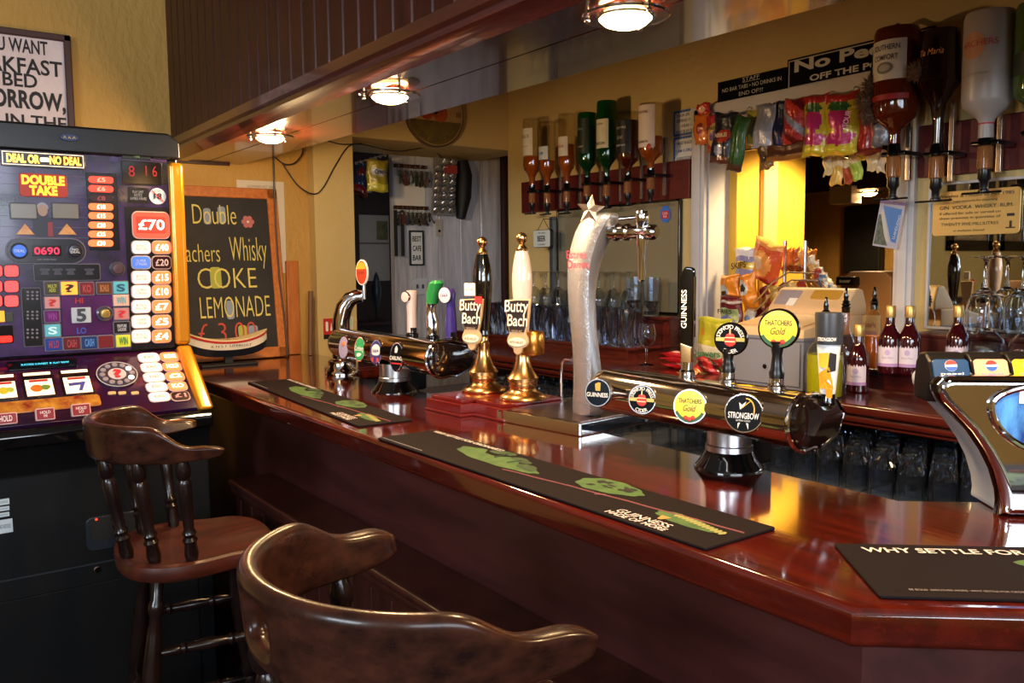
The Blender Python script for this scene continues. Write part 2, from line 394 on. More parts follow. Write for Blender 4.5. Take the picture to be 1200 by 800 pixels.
# ================================================================ BAR COUNTER
CT = 1.10
C1 = (.857, .537); EX = Vector((.755, -.656)).normalized(); NX = Vector((.656, .755)).normalized()
def angled(d, t):                                   # a point d behind the angled front edge, t along it
    return (C1[0]+EX.x*t+NX.x*d, C1[1]+EX.y*t+NX.y*d)
def corner(dx): # where the line x = C1.x+dx meets the angled line at the same depth
    n0 = NX.x*C1[0]+NX.y*C1[1]; x = C1[0]+dx; return (x, (n0+dx-NX.x*x)/NX.y)
bar = thing('bar_counter', 'long glossy mahogany bar counter with an angled right end', 'bar counter', (1.1, 2.0, 0))
YE = YL-.006
b = MB()
top = [(C1[0], YE), C1, angled(0, 1.7), angled(.465, 1.7), corner(.465), (1.322, 3.02), (1.53, 3.02), (1.53, YE)]
b.prism(top, CT-.05, CT, .012, 3, lambda e: all(v.co.z > CT-.001 for v in e.verts) or all(v.co.z < CT-.049 for v in e.verts))
b.build('counter_top', mahog, bar)
def strip(d0, d1, y0, t1=1.7):                      # band between two depths following the bar's bend
    return [(C1[0]+d0, y0), corner(d0), angled(d0, t1), angled(d1, t1), corner(d1), (C1[0]+d1, y0)]
b = MB(); b.prism(strip(.093, .12, YE), 0, CT-.05); b.build('front_panel', mat('counter_front_wood', (70, 32, 29), .4, coat=.15, noise=4, col2=(48, 20, 19), stretch=(4, .5, 4)), bar)
b = MB(); b.prism(strip(-.052, .095, 2.66), .81, .83, .006); b.prism(strip(-.045, .0, 2.655), .79, .81, .005); b.build('foot_ledge', dwood, bar)
b = MB(); b.prism(strip(-.028, .095, 2.65), .0, .79)
yy = 2.62
while yy > .5: b.bb((C1[0]-.031, yy-.016, .1), (C1[0]-.026, yy, .77), .002, 1); yy -= .10
b.bb((C1[0]-.04, .5, 0), (C1[0]-.026, 2.65, .1), .004, 1); b.build('panelled_base', dwood, bar)
b = MB(); b.prism([(1.25, 3.02), (1.25, .80), (1.30, .76), (1.30, 3.02)], .2, CT-.05); b.build('back_panel', dwood, bar)

# ---------------------------------------------------------------- bar runners
def runner(label, px, flip=False, near_text=True):
    """px: near-left, far-left, far-right, near-right sight points on the counter"""
    q = [atz(x, y, CT) for x, y in px]
    R = (q[3]-q[0]); U = (q[1]-q[0]); L = (q[3]-q[0]).length; W = U.length
    M = frame(q[0]+Vector((0, 0, .0005)), R, U)
    t = thing('bar_runner', label, 'bar runner', M)
    b = MB(M); b.prism(rrect(0, 0, L, W, .004), 0, .004, .001, 1); b.build('rubber_mat', rubber, t)
    return t, M, L, W
green = mat('printed_leaf_green', (74, 104, 52), .7, noise=40, col2=(48, 82, 38)); dkg = mat('printed_dark_green', (52, 78, 44), .7, noise=60, col2=(26, 44, 26)); twig = P('8a4a44', .6)
mat_white = P('cfc3c3', .6); harp = P('c08a4a', .5)
def leaf(b, cx, cy, l, w_, a, z=.0046, notch=None, n=40):
    pts = []
    for i in range(n):
        t = 2*PI*i/n; x = math.cos(t)*l/2; k = (1-abs(math.cos(t))**3)*.9+.1
        y = math.sin(t)*w_/2*(1-.25*math.cos(t))
        r = 1+.04*math.sin(9*t)
        if notch and .15 < t < 2.6 and math.sin(7*t+notch) > .1: y *= .35
        pts.append((cx+(x*math.cos(a)-y*math.sin(a))*r, cy+(x*math.sin(a)+y*math.cos(a))*r))
    return pts
def ngon(b, pts, z):
    b.add([(p[0], p[1], z) for p in pts], [list(range(len(pts)))])
def artwork(t, M, L, W, full=True):
    k = W/.185
    A1, A2, A3 = (.362, .56), (.672, .765), (.898, .46)
    b = MB(M); ngon(b, leaf(b, L*A1[0], W*A1[1], L*.30, W*.42, -.07, notch=1.0), .0046); b.build('long_leaf_print', green, t)
    b = MB(M); ngon(b, leaf(b, L*A2[0], W*A2[1], L*.155, W*.47, .03), .0046); b.build('round_leaf_print', green, t)
    b = MB(M); ngon(b, leaf(b, L*A3[0], W*A3[1], L*.135, W*.25, -.10), .0046); b.build('small_leaf_print', green, t)
    rr = random.Random(3); ink_ = P('1d1719', .7)
    b = MB(M)
    for i in range(22): ngon(b, circ(rr.uniform(.006, .012)*k, 7, L*A2[0]+rr.uniform(-.050, .050)*k, W*A2[1]+rr.uniform(-.022, .026)*k, rr.uniform(.003, .006)*k), .0048+.00004*i)
    b.build('cut_out_print', ink_, t)
    b = MB(M)
    for i, (u, v, r) in enumerate(((.31, .80, .022), (.335, .86, .026), (.395, .78, .024), (.42, .74, .020), (.455, .60, .028), (.475, .55, .020))): ngon(b, circ(r*k*1.25, 9, L*u, W*v, r*k*.62), .0050+.00005*i)
    b.tube([(L*.345, W*.6, .005), (L*.34, W*.84, .005)], .0016, 5); b.tube([(L*.40, W*.55, .005), (L*.405, W*.76, .005)], .0016, 5)
    b.build('tree_print', dkg, t)
    b = MB(M)
    for i in range(12): ngon(b, circ(.006*k, 6, L*(.868+.0095*i), W*(.54-.010*i), .011*k), .0050+.00003*i)
    b.build('caterpillar_print', P('8a8a50', .7), t)
    b = MB(M); pts = [(L*(.44+.55*i/12), W*(.30+.035*i-.0008*i*i+.008*math.sin(i*2.1)), .0048) for i in range(13)]
    b.tube(pts, .0013, 5); b.tube([(L*.705, W*.50, .0048), (L*.69, W*.42, .0048)], .001, 5); b.build('twig_print', twig, t)
    T('GUINNESS', M, W*.115, mat_white, t, at=(L*.845, W*.20), w=L*.115, bold=.01, dz=.0052)
    T('MADE OF MORE', M, W*.085, mat_white, t, at=(L*.845, W*.085), w=L*.13, bold=.02, dz=.0052)
    b = MB(M); ngon(b, [(L*.852, W*.42), (L*.872, W*.42), (L*.866, W*.30), (L*.859, W*.30)], .005); b.build('harp_print', harp, t)
t, M, L, W = runner('middle black bar runner with green leaf print, between stools and cider font', [(442, 515), (515, 507), (921, 615), (827, 646)])
artwork(t, M, L, W); T('WHY SETTLE FOR ORDINARY?', M, W*.085, mat_white, t, at=(L*.165, W*.90), w=L*.285, bold=.02, dz=.0052)
b = MB(M); b.bb((L*.0+.01, W*.06, .0041), (L*.19, W*.072, .0048)); b.build('small_print', P('8a8080', .6), t)
t, M, L, W = runner('farthest black bar runner with green leaf print, below the chalkboard', [(290, 449), (340, 445), (500, 495), (420, 501)])
artwork(t, M, L, W); T('WHY SETTLE FOR ORDINARY?', M, W*.085, mat_white, t, at=(L*.165, W*.90), w=L*.285, bold=.02, dz=.0052)
b = MB(M); b.bb((.01, W*.06, .0041), (L*.2, W*.072, .0048)); b.build('small_print', P('8a8080', .6), t)
q0, q1 = atz(1031, 702, CT), atz(985, 640, CT); R = Vector((EX.x, EX.y, 0)); W = (q1-q0).length; L = W*5.2
M = frame(q0+Vector((0, 0, .0005)), R, q1-q0)
t = thing('bar_runner', 'nearest black bar runner lying on the angled end of the counter', 'bar runner', M)
b = MB(M); b.prism(rrect(0, 0, L, W, .004), 0, .004, .001, 1); b.build('rubber_mat', rubber, t)
T('WHY SETTLE FOR ORDINARY?', M, W*.10, mat_white, t, at=(L*.05+L*.16, W*.85), w=L*.36, bold=.02, dz=.0052)
T('BE BOLD  DISCOVER MORE  WHY SETTLE FOR ORDINARY  PLEASE DRINK RESPONSIBLY', M, W*.028, P('8a8080', .6), t, at=(L*.15, W*.1), w=L*.22, dz=.0052)
artwork(t, M, L, W)

# ---------------------------------------------------------------- badges, fonts and pumps
def badge(parent, M, r, ring_m, face_m, ry=None, name='badge', depth=.012):
    """a domed round badge on frame M (z out)"""
    ry = ry or r; k = ry/r; S = M @ Matrix.Diagonal((1, k, 1, 1))
    b = MB(S); b.lathe([(0, -depth), (r*.8, -depth), (r, -depth*.4), (r*1.0, 0), (r*.95, .0025), (r*.9, .0025)], n=36); b.mi = 1
    b.lathe([(r*.905, .0022), (r*.6, .003), (0, .0034)], n=36)
    return b.build(name, [ring_m, face_m], parent)
def stowford(p, M, r):
    ring_text('STOWFORD PRESS', M, r*.72, r*.24, white, p, PI/2, 2.6, dz=.004)
    ring_text('CIDER', M, r*.74, r*.24, white, p, -PI/2, .9, False, dz=.004)
    b = MB(M); b.bb((-r*.85, -.12*r, .0038), (r*.85, .1*r, .0041)); b.build('gold_band', P('c0b060'), p)
    b = MB(M); b.ball((0, -.1*r, .0042), r*.36, (1, .95, .05), 12); b.ball((0, .2*r, .0042), r*.26, (1, .6, .05), 12); b.build('apple_press_print', P('c8382c'), p)
    b = MB(M); b.bb((-.3*r, -.16*r, .0062), (.3*r, -.1*r, .0066)); b.bb((-.3*r, .08*r, .0062), (.3*r, .13*r, .0066)); b.bb((-.035*r, .3*r, .005), (.035*r, .6*r, .0056)); b.build('press_bands', P('ead0a0'), p)
def thatchers(p, M, r, s=1):
    T('THATCHERS', M, r*.26, P('1e2a12'), p, at=(0, r*.30), w=r*1.3, bold=.012, dz=.0042)
    T('Gold', M, r*.36, P('6a5818'), p, at=(0, -r*.10), w=r*.74, dz=.0042, shear=.35, bold=.01)
    b = MB(M); pts = [(r*.9*math.cos(a), r*.9*math.sin(a)*s) for a in [PI*1.13+i*(PI*.74)/14 for i in range(15)]]+[(r*.75*math.cos(a), r*.70*math.sin(a)*s) for a in [PI*1.87-i*(PI*.74)/14 for i in range(15)]]
    ngon(b, pts, .0040); b.build('green_border', P('2c5a34'), p)
    b = MB(M)
    for u, v in ((-.2, -.64), (.02, -.7), (.22, -.62)): b.ball((u*r, v*r*s, .0045), r*.13, (1, 1, .2), 10)
    b.build('apple_print', P('c03a28'), p)
    T('WHAT CIDER\'S SUPPOSED TO TASTE LIKE', M, r*.06, P('6a7030'), p, at=(0, r*.6), maxw=r*1.0, dz=.004)
yel = P('f2d92e', .35)
def bar_font(name, label, x, yA, yB, zc, r, badges, handles, base_c, sect=None):
    """wide chrome T-bar dispense font: axis along the bar from yA (left) to yB (right)"""
    t = thing(name, label, 'beer font', (base_c[0], base_c[1], CT))
    M = frame((x, yA, zc), (0, -1, 0), (0, 0, 1)); L = yA-yB      # local x along the bar, y up, z towards the customer
    # body: profile in (z, y) swept along x
    prof = []
    for i in range(22):
        a = -1.9+i*(1.9+1.25)/21; prof.append((math.cos(a)*r*1.02, math.sin(a)*r))
    prof += [(-r*.5, r*.92), (-r*1.7, r*.62), (-r*2.2, r*.1), (-r*1.9, -r*.55), (-r*.9, -r*.95)]
    b = MB(M); rings = []
    for x_, k in ((0, .80), (.012, .95), (.03, 1), (L-.03, 1), (L-.008, .99)):
        rings.append([(x_, y*k, z*k if z > 0 else z) for z, y in prof])
    b.loft(rings); b.build('font_body', mat('warm_chrome', (206, 196, 184), .09, 1), t)
    # end cap: chrome rim round a dark inset
    b = MB(M); rim = [(L-.006, y*1.04, z*1.04) for z, y in prof]
    b.tube([Vector(p) for p in rim], .0045, 8, True); b.build('end_rim', chrome, t)
    b = MB(M); b.loft([[(L-.009, y*.98, z*.98) for z, y in prof], [(L+.004, y*.9, z*.9) for z, y in prof], [(L+.010, y*.6, z*.6) for z, y in prof]]); b.build('end_cap', mat('smoked_black', (20, 12, 10), .08, coat=.6), t)
    b = MB(M); b.bb((.03, r*.70, -r*1.62), (L-.02, r*.78, -r*.55), .003); b.build('top_plate', mat('dark_plate', (54, 48, 44), .25, .6), t)
    # neck and flared foot
    b = MB(Matrix.Translation((base_c[0], base_c[1], CT)))
    b.lathe([(r*.92, .034), (r*.92, zc-CT-r*.7)], n=40); b.lathe([(r*.92, .034), (r*.97, .036), (r*.97, .046), (r*.92, .048)], n=40); b.build('neck', steel, t)
    b = MB(Matrix.Translation((base_c[0], base_c[1], CT)))
    b.lathe([(0, .036), (r*.96, .036), (r*1.0, .034), (r*1.12, .022), (r*1.36, .007), (r*1.42, .003), (r*1.42, 0), (0, 0)], n=40); b.build('foot', gloss_black, t)
    b = MB(); b.bb((base_c[0]+.035, base_c[1]-r*.6, CT), (base_c[0]+.10, base_c[1]+r*.6, zc-r*.5), .01); b.build('python_cover', black, t)
    return t, M, L, r
# ---- right-hand cider font
FX = 1.205
Yof = lambda px, py, x=FX: atx(px, py, x).y
yA, yB = Yof(706, 462), Yof(948, 486); zf = 1.228; rf = .046
cf, M, L, r = bar_font('cider_font', 'wide chrome four-tap font with stout and cider badges on the counter', FX, yA, yB, zf, rf, None, None, (atz(826, 545, CT).x+.02, Yof(826, 520)))
def front_badge(parent, px, py, rad, x, ring_m, face_m, out=.0, sw=-.38, ry=None):
    """badge on a swivelled boss on the font's front"""
    p = atx(px, py, x-.055-out); n = Matrix.Rotation(sw, 4, 'Z') @ Vector((-1, 0, .12)); 
    rt = Vector((0, 0, 1)).cross(n).normalized(); Mb = frame(p, rt, n.cross(rt))
    bo = MB(Mb); bo.lathe([(rad*.62, -.05-out), (rad*.7, -.02), (rad*.8, -.008)], n=24); bo.build('badge_boss', chrome, parent)
    return badge(parent, Mb, rad, ring_m, face_m, ry), Mb
sw = .42
bo, Mb = front_badge(cf, 701, 460, .0285, FX, steel, mat('badge_navy', (16, 24, 34), .5, spec=.12), .03, sw)
T('GUINNESS', Mb, .0085, white, bo, at=(0, -.004), w=.046, bold=.012, dz=.0042)
b = MB(Mb); ngon(b, [(-.004, .004), (.006, .004), (.006, .02), (.001, .021), (-.006, .017)], .0042); b.build('harp', P('c8983c'), bo)
bo, Mb = front_badge(cf, 753, 468, .0290, FX, steel, mat('badge_black', (11, 11, 13), .5, spec=.12), 0, sw); stowford(bo, Mb, .029)
bo, Mb = front_badge(cf, 809, 476, .0325, FX, steel, yel, 0, sw); thatchers(bo, Mb, .0325)
bo, Mb = front_badge(cf, 872, 484, .0345, FX, chrome, mat('badge_black', (11, 11, 13), .5, spec=.12), 0, sw)
T('STRONGBOW', Mb, .0105, white, bo, at=(0, -.004), w=.052, bold=.012, dz=.0042); T('EXTRA COLD', Mb, .003, white, bo, at=(0, -.0125), w=.024, dz=.0042)
b = MB(Mb); b.add([(-.006, .006, .0043), (.0, .010, .0043), (.004, .02, .0043), (-.003, .014, .0043), (-.008, .018, .0043)], [[0, 1, 2, 3, 4]]); b.build('archer_print', white, bo)
for sx in (-1, 1): b = MB(Mb); b.add([(sx*.009, -.017, .0043), (sx*.005, -.016, .0043), (sx*.009, -.027, .0043)], [[0, 1, 2]]); b.build('arrow_print', white, bo)
b = MB(Mb); b.tube([(.004+.014*math.cos(a), .006+.019*math.sin(a), .0043) for a in [-.3+i*.24 for i in range(9)]], .0012, 5); b.tube([(-.004, .008, .0043), (.012, .022, .0043)], .0008, 5); b.build('bow_print', P('d8b040'), bo)
# levers
def upright(face_to, p):
    n = Matrix.Rotation(face_to, 4, 'Z') @ Vector((-1, 0, 0)); return frame(p, Vector((0, 0, 1)).cross(n), (0, 0, 1))
ZT = zf+rf*.85
HX = FX+.05
p = atx(805, 438, HX); p.z = ZT
hd = MB(Matrix.Translation(p)); hd.lathe([(.016, 0), (.016, .012), (.012, .016), (.012, .03)], n=20)
hd.build('lever_collar', chrome, cf)
ht = atx(805, 312, HX).z-ZT; Mh = upright(sw, p)
b = MB(Mh); ol = [(-.012, .06), (.0125, .055), (.0145, ht-.012), (.012, ht-.002), (-.004, ht), (-.0145, ht-.02)]
b.prism(ol, -.009, .009, .004, 2); hl = b.build('tap_lever', gloss_black, cf)
hl['label'] = 'tall black stout lever'
b = MB(Mh); b.prism([(-.011, .028), (.011, .028), (.0125, .062), (-.0125, .070)], -.010, .010, .003); b.build('lever_ferrule', brass, cf)
Mt = Mh @ Matrix.Translation((-.004, ht*.62, .009)) @ Matrix.Rotation(PI/2, 4, 'Z'); T('GUINNESS', Mt, .011, white, hl, w=.075, bold=.012, dz=.0008)
b = MB(Mh); b.bb((.0142, .08, -.006), (.0150, ht-.02, .006)); b.build('chrome_edge', chrome, hl)
def disc_lever(px, py, r_, base_px, fm, deco, rim=gloss_black, stem=black):
    p0 = atx(*base_px, HX); p0.z = ZT; p1 = atx(px, py, HX)
    b = MB(Matrix.Translation(p0)); b.lathe([(.016, 0), (.016, .006), (.0125, .009), (.0125, .022)], n=20); b.build('lever_collar', chrome, cf)
    b = MB(Matrix.Translation(p0)); h = p1.z-p0.z-r_*.9
    b.lathe([(.0125, .02), (.0135, .03), (.011, .036), (.0085, h*.8), (.011, h), (.014, h+.01), (0, h+.012)], n=20); st = b.build('tap_lever', stem, cf)
    Mb = upright(sw, p1+Vector((-.004, -.002, 0))); bd = badge(cf, Mb, r_, rim, fm, depth=.016, name='lever_badge'); deco(bd, Mb, r_)
disc_lever(857, 397, .0315, (853, 445), mat('badge_black', (11, 11, 13), .5, spec=.12), stowford)
disc_lever(913, 385, .036, (910, 453), yel, lambda p, M, r: thatchers(p, M, r))
p0 = atx(970, 462, HX-.01); p0.z = ZT-.012; hs = atx(971, 366, HX-.01).z-p0.z
b = MB(Matrix.Translation(p0)); b.lathe([(.012, 0), (.014, .004), (.012, .012), (.0115, .02)], n=24); b.build('lever_collar', gloss_black, cf)
b = MB(Matrix.Translation(p0)); rp = [(.0115, .018), (.0125, .022), (.0185, hs*.62), (.0215, hs*.85)]
b.lathe(rp[:4], n=28); b.mi = 1; b.lathe([(.0215, hs*.66), (.0232, hs*.97), (.0225, hs), (0, hs)], n=28); b.lathe([(.0215, hs*.66), (.017, hs*.66)], n=28)
tl = b.build('tap_lever', [P('dcdcde', .3), mat('anthracite', (46, 48, 54), .35)], cf); tl['label'] = 'tapered cone lever patterned in orange and grey'
Mc = upright(sw, p0)
for poly, c in (([(-.9, .18), (.75, .18), (.2, .42), (-.85, .34)], 'e8a428'), ([(-.75, .42), (.1, .40), (.2, .58), (-.8, .56)], 'f0c040'), ([(.05, .36), (.85, .38), (.8, .56), (.25, .58)], '2c2c30'), ([(.0, .08), (.65, .08), (.7, .2), (-.3, .3)], 'd88e20')):
    b = MB(Mc); vs = []
    P0 = [(u, v) for u, v in poly]; fine = []
    for i in range(len(P0)):
        a, c2 = P0[i], P0[(i+1) % len(P0)]
        for k in range(5): fine.append((a[0]+(c2[0]-a[0])*k/5, a[1]+(c2[1]-a[1])*k/5))
    cu = sum(q[0] for q in fine)/len(fine); cv = sum(q[1] for q in fine)/len(fine)
    allp = [(cu, cv)]+fine
    for u, v in allp:
        h = v*hs; rr = .0115+(.0195-.0115)*(h/(hs*.66))+.0004; vs.append((rr*math.sin(u*1.1), h, rr*math.cos(u*1.1)))
    n = len(fine); b.add(vs, [[0, 1+i, 1+(i+1) % n] for i in range(n)]); b.build('lever_facet', P(c, .3), tl)
T('STRONGBOW', Mc @ Matrix.Translation((0, hs*.72, .0222)), .006, white, tl, w=.03, bold=.02, wrap=.0222)
for k, (u, c) in enumerate(((.62, 'd8c02a'), (.80, 'd8b82a'))):
    b = MB(M); b.bb((L*u-.03, rf*.785, -rf*1.5), (L*u+.03, rf*.80, -rf*.62)); b.build('top_sticker', P(c), cf)
b = MB(M @ Matrix.Translation((L*.42, rf*.79, -rf*1.05))); b.lathe([(0, .0), (.02, 0)], M=Matrix.Rotation(-PI/2, 4, 'X')); b.build('top_sticker', P('a83028'), cf)

# ---- left-hand lager font
FX2 = 1.255
y2A, y2B = Yof(398, 404, FX2), Yof(520, 424, FX2)
lf, M2, L2, r = bar_font('lager_font', 'wide dark chrome four-tap lager font with oval badges near the alcove', FX2, y2A, y2B, 1.226, .052, None, None, (FX2-.005, Yof(463, 452, FX2-.005)))
def fb2(px, py, fm, rx=.027, ry=.041):
    return front_badge(lf, px, py, rx, FX2, chrome, fm, 0, .25, ry)
bo, Mb = fb2(403, 407, P('9a8ea8', .3)); b = MB(Mb); b.ball((0, .012, .003), .009, (1, 1, .2), 10); b.build('sun_print', P('d87838'), bo); T('LAGER', Mb, .009, P('d8d0e0'), bo, at=(0, -.012), w=.03)
bo, Mb = fb2(422, 409, P('2a9a5a', .3)); T('Carlsberg', Mb, .016, white, bo, w=.042, shear=.2, bold=.01, dz=.004)
b = MB(Mb); ngon(b, leaf(b, 0, -.018, .024, .012, .2), .004); b.build('hop_print', P('d8ecd8'), bo)
bo, Mb = fb2(441, 413, P('38306a', .3), .028); b = MB(Mb @ Matrix.Translation((0, .006, .003))); b.lathe([(0, .001), (.020, 0)]); b.build('white_disc', white, bo)
T('1664', Mb, .012, P('38306a'), bo, at=(0, .006), w=.03, bold=.01, dz=.0052); b = MB(Mb); ngon(b, [(-.02, -.02), (-.008, -.014), (-.006, -.032), (-.014, -.028)], .004); ngon(b, [(.02, -.02), (.008, -.014), (.006, -.032), (.014, -.028)], .004); b.build('ribbon_print', P('c83c38'), bo)
bo, Mb = fb2(465, 418, mat('badge_black', (11, 11, 13), .5, spec=.12), .029, .045); T('CARLING', Mb, .012, white, bo, at=(0, -.004), w=.054, bold=.012, shear=.15, dz=.004); b = MB(Mb); b.bb((-.018, -.022, .0036), (.024, -.018, .0042)); b.build('red_line', P('c02828'), bo)
b = MB(Mb); ngon(b, [(-.006, .012), (.004, .012), (.007, .024), (0, .034), (-.007, .024)], .004); b.build('flame_print', P('d8d0d0'), bo)
HX2 = FX2+.06; Z2 = 1.226+.052*.8
def lever2(px, py, bpx, prof_m, prof, label, top=None):
    p0 = atx(*bpx, HX2); p0.z = Z2; h = atx(px, py, HX2).z-Z2
    b = MB(Matrix.Translation(p0)); b.lathe([(.020, 0), (.020, .010), (.015, .014), (.015, .03)], n=18); b.build('lever_collar', gloss_black, lf)
    b = MB(Matrix.Translation(p0)); b.loft([[(x*h*0+dx+rr*math.cos(a), rr*.8*math.sin(a)+dy, z*h) for a in [2*PI*i/16 for i in range(16)]] for x, z, rr, dx, dy in prof])
    o = b.build('tap_lever', prof_m, lf); o['label'] = label; return o, p0, h
o, p0, h = lever2(483, 340, (483, 392), mat('pearl_grey', (196, 180, 180), .3, .2), [(0, .1, .017, 0, 0), (0, .5, .016, 0, 0), (0, .75, .018, 0, 0), (0, .97, .020, 0, 0), (0, 1, .014, 0, 0)], 'pale grey lager lever')
bd = badge(lf, upright(.3, p0+Vector((-.022, 0, h*.86))), .018, chrome, P('c8b8b8'), name='lever_badge')
o, p0, h = lever2(513, 330, (507, 390), chrome, [(0, .08, .018, 0, 0), (0, .3, .02, 0, 0), (0, .5, .016, 0, .01), (0, .7, .017, 0, 0), (0, .85, .020, 0, -.012), (0, .97, .022, 0, -.026), (0, 1, .014, 0, -.03)], 'curved chrome and green lager lever')
b = MB(Matrix.Translation(p0)); b.loft([[(rr*math.cos(a), dy+rr*.9*math.sin(a), z*h) for a in [2*PI*i/16 for i in range(16)]] for z, rr, dy in ((.62, .019, 0), (.8, .0225, -.008), (.97, .0235, -.026), (1.02, .015, -.030))]); b.build('green_shell', P('2f8a48', .2), o)
o, p0, h = lever2(530, 338, (529, 396), P('3a2c80', .25), [(0, .05, .017, 0, 0), (0, .3, .018, 0, 0), (0, .75, .013, 0, 0), (0, .9, .016, 0, 0), (0, 1, .01, 0, 0)], 'purple lager lever with round badge')
bd = badge(lf, upright(.3, p0+Vector((-.02, 0, h*.88))), .025, P('3a3060'), P('d8c8d8'), name='lever_badge'); T('1664', upright(.3, p0+Vector((-.02, 0, h*.88))), .009, P('38306a'), bd, w=.026, dz=.004)

# ---- tall swan-neck chrome tap with an oval badge
p0 = atz(402, 437, CT); p0.x = 1.36; p0 = Vector((1.30, atx(401, 432, 1.30).y, CT))
sn = thing('swan_neck_font', 'tall chrome swan-neck font with round orange badge, left of the lager font', 'beer font', p0)
b = MB(Matrix.Translation(p0)); b.lathe([(0, 0), (.062, 0), (.062, .012), (.056, .02), (.05, .028), (.05, .05), (.044, .056), (.03, .062), (0, .064)], n=32); b.build('base', chrome, sn)
top_ = atx(406, 352, 1.36); endp = atx(424, 350, 1.30)
pts = [p0+Vector((0, 0, .05)), p0+Vector((0, 0, .14)), p0+Vector((.001, -.001, .20)), p0+Vector((.010, -.010, .245)), p0+Vector((.028, -.022, .275)), p0+Vector((.050, -.036, .285)), p0+Vector((.066, -.046, .285))]
b = MB(); b.tube(pts, [.033, .032, .031, .030, .028, .025, .022], 20); b.build('arched_column', chrome, sn)
b = MB(); b.tube([pts[-1]+Vector((.008, .003, -.012)), pts[-1]+Vector((.008, .003, .05))], .007, 10); b.build('badge_stem', steel, sn)
pb = pts[-1]+Vector((.0, .0, .085)); Mb = upright(.32, pb)
bd = badge(sn, Mb, .030, P('e8dcd8'), P('a03c28', .3), .047); b = MB(Mb); ngon(b, [(.024*math.cos(a), .012+.026*math.sin(a)) for a in [PI*i/12 for i in range(13)]], .0042); b.build('orange_half', P('e8902c'), bd); T('TETLEY', Mb, .008, P('5a2018'), bd, w=.034, dz=.005)

# ---- Estrella column with star
qn, ql, qr = atz(680, 512, CT+.0), atz(612, 489, CT), atz(758, 491, CT)
dl = (ql-qn); dr = (qr-qn); s_ = (dl.length+dr.length)/2
ux = Vector((1, .12, 0)).normalized(); Mx = frame(qn, ux, Vector((0, 0, 1)).cross(ux))
es = thing('lager_tower', 'tall silver lager tower with star on top, standing on a steel drip tray', 'beer font', Mx @ Matrix.Translation((s_*.5, s_*.5, 0)))
b = MB(Mx); b.prism(rrect(0, 0, dr.length, dl.length, .006), .0, .030, .003, 2); b.build('drip_tray', chrome, es)
b = MB(Mx); b.bb((.014, .014, .030), (dr.length-.014, dl.length-.014, .0315)); b.build('tray_plate', mat('tray_plate', (120, 96, 92), .25, .9), es)
XE = atz(690, 492, CT+.03).x+.035
def ep(px, py, dx=0): return atx(px, py, XE+dx)
rows = [(492, 668, 688, 711), (470, 670, 690, 710), (440, 671, 692, 707), (400, 669, 692, 701), (370, 665, 690, 698), (340, 663, 690, 698), (315, 663, 690, 702), (292, 666, 694, 711), (270, 672, 703, 722), (256, 681, 712, 726), (248, 690, 720, 727)]
b = MB(); rings = []
rows = [(y_, (a+c)/2-(a+c)*0-(c-a)*.58, m_, (a+c)/2+(c-a)*.58) for y_, a, m_, c in rows]
for py, a, m_, c in rows:
    A, Mq, C = ep(a, py), ep(m_, py, -.03), ep(c, py, .02); B = ep((a+c)/2, py, .06); fm = ep((a+m_)/2, py, -.026)
    rings.append([A, fm, Mq, C, (C+B)/2+Vector((.01, 0, 0)), B, (A+B)/2+Vector((.01, 0, 0))])
b.loft([[tuple(v) for v in r_] for r_ in rings]); 
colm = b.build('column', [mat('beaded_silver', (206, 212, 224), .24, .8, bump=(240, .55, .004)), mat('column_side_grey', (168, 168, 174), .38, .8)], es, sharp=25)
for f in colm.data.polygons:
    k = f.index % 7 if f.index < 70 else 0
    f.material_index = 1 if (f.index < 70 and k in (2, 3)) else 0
sub = colm.modifiers.new('round', 'SUBSURF'); sub.levels = sub.render_levels = 1
pe = ep(692, 246, -.03); Ms = upright(.5, pe) @ Matrix.Rotation(-.12, 4, 'Z')
st = []
for i in range(10): a = PI/2+i*PI/5; q = .036 if i % 2 == 0 else .0155; st.append((q*math.cos(a), q*math.sin(a)))
b = MB(Ms); vs = [(x, y, 0) for x, y in st]+[(0, 0, .012), (0, 0, -.012)]; b.add(vs, [[i, (i+1) % 10, 10] for i in range(10)]+[[(i+1) % 10, i, 11] for i in range(10)], False); b.build('star', mat('star_silver', (214, 196, 180), .3, .9, bump=(200, .4, .003)), es, sharp=1)
Mt = upright(.55, ep(679, 304, -.030)); T('Estrella\nDamm', Mt, .042, P('b02030', .4), es, w=.060, bold=.01, dz=.006)
# tap on the tower
ta, tb = ep(716, 272, .0), ep(770, 272, .02)
dirn = (tb-ta).normalized()
b = MB(); Lp = (tb-ta).length
b.M = Matrix.Translation(ta) @ dirn.to_track_quat('Z', 'Y').to_matrix().to_4x4()
b.lathe([(.016, 0), (.016, .012), (.020, .014), (.020, .022), (.015, .026), (.015, .04), (.019, .043), (.019, .05), (.014, .054), (.014, Lp-.03), (.017, Lp-.026), (.017, Lp-.006), (.012, Lp), (0, Lp)], n=24); tp = b.build('tap', chrome, es)
tv = ta.lerp(tb, .68)
b = MB(Matrix.Translation(tv)); b.lathe([(.0, .046), (.013, .046), (.015, .040), (.015, .022), (.012, .016), (.012, .0)], n=22); b.build('tap_knob', chrome, tp)
b = MB(); b.tube([tv+Vector((0, 0, .034)), tv+Vector((-.03, .04, .03))], [.005, .004], 10); b.build('tap_handle', chrome, tp)
b = MB(Matrix.Translation(tv)); b.lathe([(.013, -.005), (.014, -.02), (.0095, -.04), (.0085, -.105), (.006, -.108)], n=20); b.build('spout', chrome, tp)

